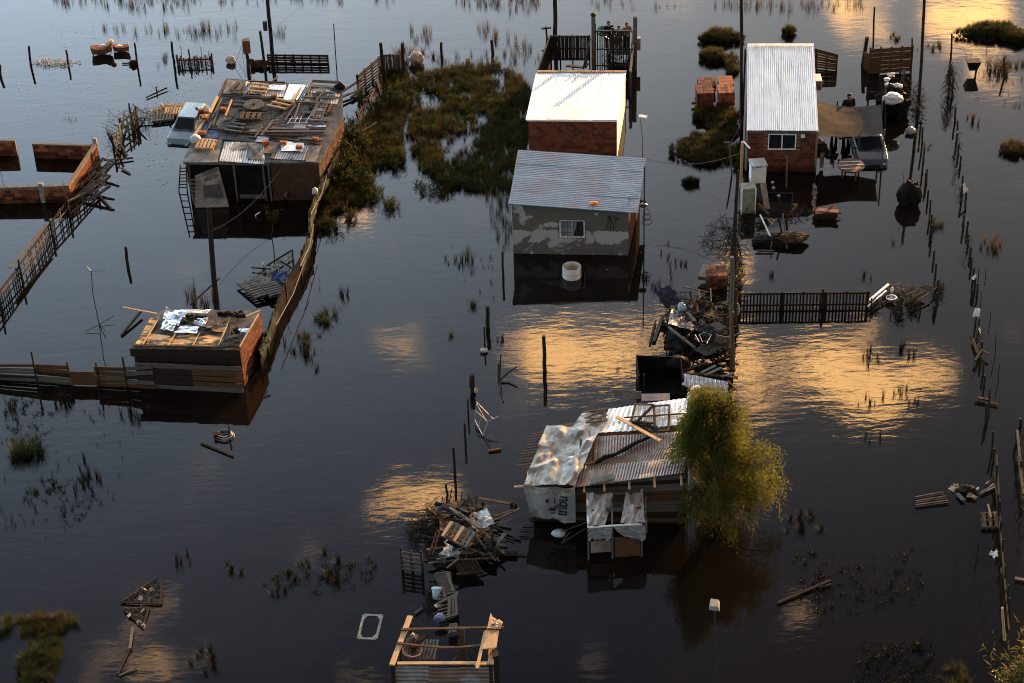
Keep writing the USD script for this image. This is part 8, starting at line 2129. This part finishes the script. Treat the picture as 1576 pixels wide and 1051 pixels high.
# hummocks
def hummock(cx_, cy_, wx, wy, hz, label, n, mat='grass_olive', mat2=None):
    P = G(cx_, cy_); sx = wx / 28.0; sy = wy / (28.0 * .574)
    root = thing('grass_hummock', label, 'grass bank', P)
    obj('mound', blob(P, sx, sy, hz, int(cx_), .34, 4), 'mud', root)
    a = vr.uniform(0, 6.28, n); q = np.sqrt(vr.uniform(0, 1, n)) * .97
    pts = P + np.stack([sx * q * np.cos(a) * (1 + .25 * np.sin(3 * a + cx_)), sy * q * np.sin(a), hz * np.sqrt(np.clip(1 - q ** 2, 0, 1)) * .85], 1)
    v, f = scatter(TUFT, pts, .42 * vr.uniform(.4, 1.5, n), vr)
    obj('grass', MB().add(v, f), mat, root, kind='stuff')
    if mat2:
        k = n // 3; v, f = scatter(TUFT, pts[:k] + [0, 0, .02], .4 * vr.uniform(.7, 1.2, k), vr); obj('grass', MB().add(v, f), mat2, root, kind='stuff')
hummock(1109, 60, 34, 13, .35, 'olive grass hummock left of the white-roofed house, the far one', 260, mat2='grass_dry')
hummock(1098, 90, 21, 12, .35, 'small brownish grass hummock, the middle of three by the brick stacks', 150, mat2='grass_dry')
hummock(1125, 100, 14, 22, .2, 'thin grass strip joining the two far hummocks by the dark pole', 90)
hummock(1085, 232, 47, 28, .3, 'broad dark grass bank by the crooked grey post', 420)
hummock(1112, 190, 28, 30, .25, 'dark grass bank below the brick stacks', 240)
hummock(1077, 181, 12, 6, .2, 'small bright mossy hump below the left brick stack', 60, 'leaf_yellow')
hummock(1135, 245, 12, 25, .2, 'narrow grass bank left of the white chest', 90)
hummock(1525, 52, 50, 15, .4, 'large dark grass hummock at the top right, left part', 420, 'grass_olive')
hummock(1570, 62, 30, 10, .35, 'large dark grass hummock at the top right, right part', 200, 'grass_olive')
hummock(1213, 52, 11, 7, .3, 'small dark grass hummock behind the white-roofed house', 60)
hummock(1563, 232, 22, 12, .2, 'brown grass hummock at the right edge', 110, 'grass_dry', 'grass_olive')
hummock(1063, 283, 14, 5, .12, 'low floating weed mat below the dark grass bank', 50, 'twig')
# tufts one by one
T1 = [(34, 698, 1.25, 'leaf_green', 'bright green grass clump at the left edge', 16, .55), (495, 490, .9, 'leaf_green', 'green grass clump right of the green net fence', 9, .3), (470, 520, .7, 'grass_olive', 'dark grass clump below left of the green clump', 8, .4), (455, 540, .6, 'twig', 'dark weed clump in the open water below the net fence', 6, .4), (480, 545, .6, 'twig', 'dark weed clump right of the lowest net fence post', 6, .3), (485, 570, .4, 'twig', 'small dark weed under the weed clumps', 3, .2),
      (526, 455, .7, 'twig', 'thin seeded stalks in the water right of the net fence', 4, .25), (720, 400, .8, 'grass_dry', 'tall brown stalks in the open water left of the rendered house', 4, .25), (697, 405, .5, 'twig', 'sparse dark stalks left of the brown stalks', 5, .5), (520, 885, .8, 'leaf_drowned', 'dark grass clump left of the slatted fence piece in the foreground', 12, .6), (436, 905, .55, 'leaf_drowned', 'small dark grass clump near the bottom', 8, .5), (360, 875, .6, 'leaf_drowned', 'dark grass tuft right of the pale patch near the bottom', 6, .35), (460, 880, .5, 'leaf_drowned', 'thin dark grass left of the foreground clump', 6, .5), (285, 862, .55, 'twig', 'faint drowned grass in the lower left water', 6, .4), (310, 1018, .7, 'leaf_drowned', 'dark grass tuft near the bottom edge', 9, .4),
      (1237, 803, .6, 'leaf_drowned', 'dark weed clump alone in the water right of the willow', 12, .5), (1440, 345, .8, 'grass_olive', 'brown grass tuft between the two post lines', 7, .3), (1530, 380, .8, 'grass_dry', 'brown grass tuft right of the farther post line', 9, .4), (1497, 187, .6, 'grass_dry', 'small brown grass tuft near the farther post line', 5, .3), (1427, 225, .6, 'grass_olive', 'grass tuft beside the nearer post line', 4, .3), (1376, 375, .5, 'twig', 'thin bare twig standing right of the tyre wreckage', 2, .1), (1185, 425, .5, 'twig', 'dark feathered stalk above the picket fence', 3, .08), (1330, 425, .5, 'twig', 'thin stalks above the right part of the picket fence', 4, .2),
      (105, 735, .6, 'twig', 'dark drowned stalks in the left water', 8, .7), (150, 735, .6, 'twig', 'dark drowned weed in the left water, the right one', 8, .5), (50, 765, .5, 'leaf_weed', 'dark weed tuft below the bright green clump', 6, .4), (20, 630, .6, 'twig', 'dark weeds before the plank fence at the left edge', 8, .5), (100, 620, .7, 'twig', 'dark weeds before the brown panel of the plank fence', 9, .5), (200, 640, .7, 'twig', 'dark reeds at the left of the brick shack reflection', 8, .4), (150, 630, .5, 'twig', 'sparse dark weeds before the plank fence', 5, .4), (75, 770, .4, 'twig', 'drowned dark sprigs in the lower left water', 9, .9), (1270, 550, .3, 'twig', None, 3, .2),
      (590, 505, .5, 'twig', None, 3, .2), (692, 520, .6, 'leaf_weed', 'tiny leafy sprout in the open water left of the thick post', 2, .1), (727, 470, .7, 'grass_olive', 'feathery sprout in the open water above the thick post', 3, .12), (773, 525, .6, 'twig', 'brown sprig at the edge of the golden water', 4, .15), (1010, 440, .6, 'twig', 'dark sparse weeds left of the wreck heap by the picket fence', 9, .6), (985, 420, .5, 'twig', 'dark sparse weeds at the right end of the house reflection', 7, .5), (1025, 395, .4, 'twig', 'dark sprigs in the pinkish water above the wreck heap', 5, .5), (1045, 410, .5, 'twig', 'dark stalks left of the squat brick stack', 7, .4),
      (1340, 555, .6, 'twig', 'drowned stalks in the golden reflection, the left line', 7, .6), (1395, 540, .6, 'twig', 'drowned stalks in the golden reflection, the middle line', 7, .5), (1400, 610, .6, 'twig', 'drowned stalks at the lower right of the golden reflection', 8, .5), (1345, 620, .5, 'twig', 'drowned stalks at the lower edge of the golden reflection', 6, .4), (1340, 680, .4, 'twig', 'faint stalks in the dark water below the golden reflection', 6, .5), (951, 570, .35, 'twig', 'small sprig in the golden water before the black box', 3, .12), (422, 345, 1.2, 'leaf_yellow', 'tall yellow-leaved sapling in front of the salvage-board shack', 3, .12), (1556, 100, .8, 'grass_olive', 'reed clump at the top right below the grass hummock', 8, .5), (1530, 110, .9, 'grass_dry', 'lit drift and reeds at the top right', 8, .5), (1375, 60, .7, 'leaf_weed', 'dark weed tuft behind the slatted fence', 7, .3), (1437, 72, .6, 'grass_olive', 'weed tuft right of the tall utility pole at the top right', 7, .4)]
for x, y, s, mt, l, n, r_ in T1:
    if l:
        tuft(x, y, s, mt, l, n=n, r=r_ * .75, protos=BUSH if mt == 'leaf_yellow' else (TUFT_TALL if mt in ('twig', 'grass_dry') else TUFT))
P = G(422, 385)
obj('sapling_stem', MB().tube([P - [0, 0, .3], P + [-.05, 0, .8], G(420, 345, 1.4)], [.03, .025, .012], 5), 'twig', label='bare stem of the yellow-leaved sapling', cat='stem')
# rows of reeds and drowned reeds: too many to count
for poly, n, mt, l, s in ((((75, -6), (310, -10), (310, 10), (220, 14), (80, 4)), 70, 'grass_dry', 'dry reeds along the far water at the top left', 1.0), (((310, -8), (620, -12), (620, 4), (330, 6)), 45, 'grass_dry', 'dry reeds along the far water at the top, left of the middle', .8), (((700, -10), (830, -8), (832, 18), (770, 16), (700, 6)), 60, 'grass_dry', 'dry reeds along the far water at the top middle', .9), (((150, 44), (365, 40), (365, 56), (200, 54)), 44, 'grass_olive', 'sparse reeds in a row above the drift at the upper left', .9), (((1095, 4), (1330, 2), (1330, 16), (1100, 14)), 60, 'grass_dry', 'dry reeds along the far water above the white-roofed house', .8),
        (((900, -4), (1060, -2), (1050, 12), (900, 10)), 16, 'grass_dry', 'scattered reed tufts at the top beyond the people', .8), (((735, 42), (765, 40), (766, 66), (738, 68)), 14, 'grass_dry', 'dry reed clump in the open water beyond the weed bank', 1.0), (((625, 48), (665, 44), (668, 66), (630, 66)), 16, 'grass_dry', 'dry reed clump left of the far posts', 1.0), (((770, 60), (830, 66), (830, 100), (780, 96)), 26, 'grass_olive', 'olive weeds trailing off the far edge of the weed bank', .9), (((640, 88), (780, 84), (770, 104), (650, 108)), 40, 'twig', 'dark drowned stalks at the far edge of the weed bank', .7),
        (((250, 78), (262, 80), (250, 110), (242, 108)), 10, 'twig', 'thin stalks left of the reed drift', .7), (((90, 180), (118, 178), (118, 186), (92, 188)), 8, 'grass_dry', 'little reed patch in the open water above the unfinished house', .4), (((410, 40), (440, 38), (440, 60), (412, 62)), 8, 'grass_olive', 'reeds beside the utility pole at the upper left', .8)):
    veg(list(poly), n, REED, s, mt, 'reeds', l, 'reeds')
for poly, n, l, mt in ((((0, 600), (230, 615), (220, 700), (160, 790), (60, 800), (0, 740)), 46, 'drowned dark sprigs before the plank fence at the left', 'twig'), (((1255, 850), (1420, 840), (1410, 950), (1250, 960)), 46, 'drowned dark weed in the lower right water', 'leaf_drowned'), (((1330, 985), (1440, 985), (1445, 1060), (1330, 1060)), 60, 'dark weed patch at the bottom right', 'leaf_drowned'), (((0, 780), (160, 770), (120, 830), (0, 840)), 26, 'faint drowned sprigs at the lower left', 'twig'), (((430, 430), (560, 430), (500, 580), (430, 560)), 22, 'sparse dark sprigs right of the net fence', 'twig'), (((690, 380), (760, 380), (760, 470), (690, 470)), 16, 'sparse sprigs in the open water left of the rendered house', 'twig'), (((1480, 70), (1576, 90), (1576, 170), (1490, 150)), 40, 'scattered stalks in the lit water at the top right', 'twig'), (((1340, 90), (1450, 60), (1450, 90), (1400, 100)), 12, 'small weeds by the slatted fence', 'grass_olive')):
    veg(list(poly), n, REED, .45, mt, 'sprigs', l, 'weeds')
for poly, n, l in ((((1215, 840), (1330, 870), (1340, 950), (1230, 940)), 60, 'dark drowned weed mat right of the long beam'), (((1340, 850), (1425, 845), (1420, 930), (1350, 935)), 40, 'dark drowned weed mat at the lower right'), (((1325, 985), (1430, 990), (1440, 1060), (1320, 1060)), 90, 'dark drowned weed mat at the bottom right'), (((395, 890), (590, 850), (560, 915), (400, 915)), 70, 'dark weed mat in the water left of the slatted fence piece'), (((0, 600), (60, 610), (90, 660), (20, 690)), 40, 'dark weed mat before the plank fence at the left edge'), (((60, 740), (150, 730), (140, 800), (70, 800)), 36, 'drowned weed mat below the green grass clump')):
    veg(list(poly), n, BUSH_LOW, .55, 'leaf_drowned', 'weed_mat', l, 'weeds', zoff=-.1)
# lower left bank
veg([(0, 955), (60, 945), (120, 950), (128, 958), (90, 980), (95, 1010), (80, 1060), (25, 1060), (30, 1000), (0, 985)], 260, TUFT, .6, 'leaf_weed', 'grass_bank', 'dark olive grass bank at the bottom left corner', 'grass', ns=.6, thr=.40, seed=4)
veg([(10, 955), (60, 948), (120, 952), (90, 978), (40, 985)], 40, TUFT, .6, 'grass_olive', 'grass_bank', 'browner grass on top of the bottom left bank', 'grass')
veg([(1440, 1030), (1490, 1030), (1490, 1060), (1440, 1060)], 26, TUFT, .6, 'grass_olive', 'grass_bank', 'brown grass and litter at the bottom edge, right', 'grass')
# junk in the top right water
js = thing('dark_tub', 'dark tub on end in the lit water at the top right', 'tub', G(1497, 108))
c = G(1497, 106, .35)
obj('tub', MB().hexa([c + [-.22, -.2, 0], c + [.22, -.2, 0], c + [.22, .2, 0], c + [-.22, .2, 0], c + [-.38, -.32, .55], c + [.38, -.32, .55], c + [.38, .32, .5], c + [-.38, .32, .5]]), 'plastic_black', js); obj('foot', MB().board(G(1503, 108, -.2), G(1503, 95, .6), .09, .09, (0, -1, 0)), 'wood_dark', js)
brush([(1520, 92), (1545, 88), (1548, 112), (1524, 114)], 60, .6, 'flotsam_and_glint', 'litter', 'lit pile of litter right of the dark tub', 'litter', .5, .014, 61)
post_px(1545, 88, 1546, 118, .06, 'wood_dark', 'post', 'dark post beside the lit litter at the top right', 'post', mirrored=False)
vtangle([(1459, 95, 150, 2.5), (1462, 100, 150, 3)], 170, .8, 'grass_dry', 'dry reeds hung on the farther post line near the top', 62)
vtangle([(1473, 200, 245, 2), (1490, 355, 385, 2), (1440, 440, 460, 4), (1503, 500, 540, 2), (1478, 285, 300, 2)], 110, .6, 'twig', 'dark rags of drift on the fence posts at the right', 63)

# ------------------------------------------------------------------ willow beside the patchwork shack
wr_ = np.random.default_rng(21)
WB = G(1113, 806)
wt = thing('willow_tree', 'drooping willow beside the patchwork shack, golden where the low sun strikes it', 'tree', WB)
lim = []
tk_ = [WB - [0, 0, .6], WB + [-.1, .1, 1.3], WB + [-.25, .2, 2.7], WB + [-.55, .3, 4.4], WB + [-.85, .35, 5.9]]
m = MB().tube(tk_, [.24, .2, .16, .1, .04], 9)
for k in range(72):
    t = .2 + .79 * ((k * .7549) % 1); i = min(int(t * 4), 3); f = t * 4 - i
    s0_ = np.array(tk_[i]) * (1 - f) + np.array(tk_[i + 1]) * f
    th = k * 2.3999 + wr_.uniform(-.3, .3)
    c = np.array([math.cos(th), math.sin(th), 0])
    out = (2.15 * (1 - t ** 1.8) ** .8 + .35) * wr_.uniform(.55, 1.1) * (1.12 if c[0] > .2 else .95)
    rise = wr_.uniform(.3, 1.3)
    tip = s0_ + c * out + [0, 0, rise]
    mid_ = s0_ + c * out * .55 + [0, 0, rise * .85]
    m.tube([s0_, mid_, tip], [.055, .04, .015], 5)
    lim.append((s0_, mid_, tip))
for k in range(3):
    lim.append((np.array(tk_[3]), np.array(tk_[4]) + [.1 * k, 0, .3], np.array(tk_[4]) + [-.2 + .2 * k, .05, .75]))
th = .1
lim.append((np.array(tk_[2]), np.array(tk_[2]) + [1.2, 0, .9], np.array(tk_[2]) + [2.2, -.1, 1.0]))
obj('trunk', m, 'bark', wt)
V, F, kk = [], [], 0
for _ in range(3900):
    s0_, mid_, tip = lim[_ % len(lim)]
    t = 1 - .72 * wr_.uniform(0, 1) ** 1.5
    p = (s0_ * (1 - t) ** 2 + mid_ * 2 * t * (1 - t) + tip * t * t) + wr_.normal(size=3) * .16
    d = nrm((p - WB) * [1, 1, 0]) if np.linalg.norm((p - WB)[:2]) > .05 else np.array([1.0, 0, 0])
    rad = np.linalg.norm((p - WB)[:2])
    Ld = min(wr_.uniform(.35, 1.9), max(p[2] - .25 - .35 * rad * wr_.uniform(.4, 1.2), .25))
    n_ = max(8, int(Ld * 13))
    u = np.linspace(0, 1, n_)[:, None]
    q = p + d * .45 * u * (1 - .4 * u) * wr_.uniform(.2, 1.2) + np.array([0, 0, 1.0]) * (.2 * u - Ld * u ** 1.4) + wr_.normal(size=(n_, 3)) * .04
    dr = np.gradient(q, axis=0) / (Ld / n_) + wr_.normal(size=(n_, 3)) * .55 + d * .3
    v, f = leaves(q, dr, .17, .036, wr_)
    V.append(v); F.append(f + kk); kk += len(v)
obj('crown', MB().add(np.vstack(V), np.vstack(F)), 'leaf_willow', wt)
# reeds at the bottom right corner
for x, y, s, n, l, mt in ((1562, 1060, 1, 10, 'tall sunlit reed clump at the bottom right corner', 'leaf_yellow'), (1585, 1040, 1.1, 8, 'sunlit cane leaves cut off by the right edge at the bottom', 'leaf_yellow')):
    P = G(x, y + 32)
    root = thing('cane_clump', l, 'cane', P)
    V, F, kk = [], [], 0; st = MB()
    for k in range(n * 6):
        b = P + np.array([wr_.normal() * .28, wr_.normal() * .3, 0]); h_ = wr_.uniform(1.3, 3.1) * s
        ln = np.array([wr_.normal() * .16, wr_.normal() * .12, 1.0])
        tp2 = b + ln * h_
        st.tube([b - [0, 0, .2], b + ln * h_ * .5, tp2], [.014, .012, .006], 4, False)
        nl = 11; t = np.linspace(.2, 1, nl)[:, None]
        q = b + ln * h_ * t; a = wr_.uniform(0, 6.28, nl)
        dr = np.stack([np.cos(a), np.sin(a), wr_.uniform(-.3, .7, nl)], 1)
        v, f = leaves(q, dr, .4, .05, wr_); V.append(v); F.append(f + kk); kk += len(v)
    obj('stems', st, 'grass_olive', root); obj('leaves', MB().add(np.vstack(V), np.vstack(F)), mt, root)
post_px(1543, 935, 1546, 985, .06, 'wood_pale', 'post', 'pale stake rising out of the sunlit cane', 'post', mirrored=False)
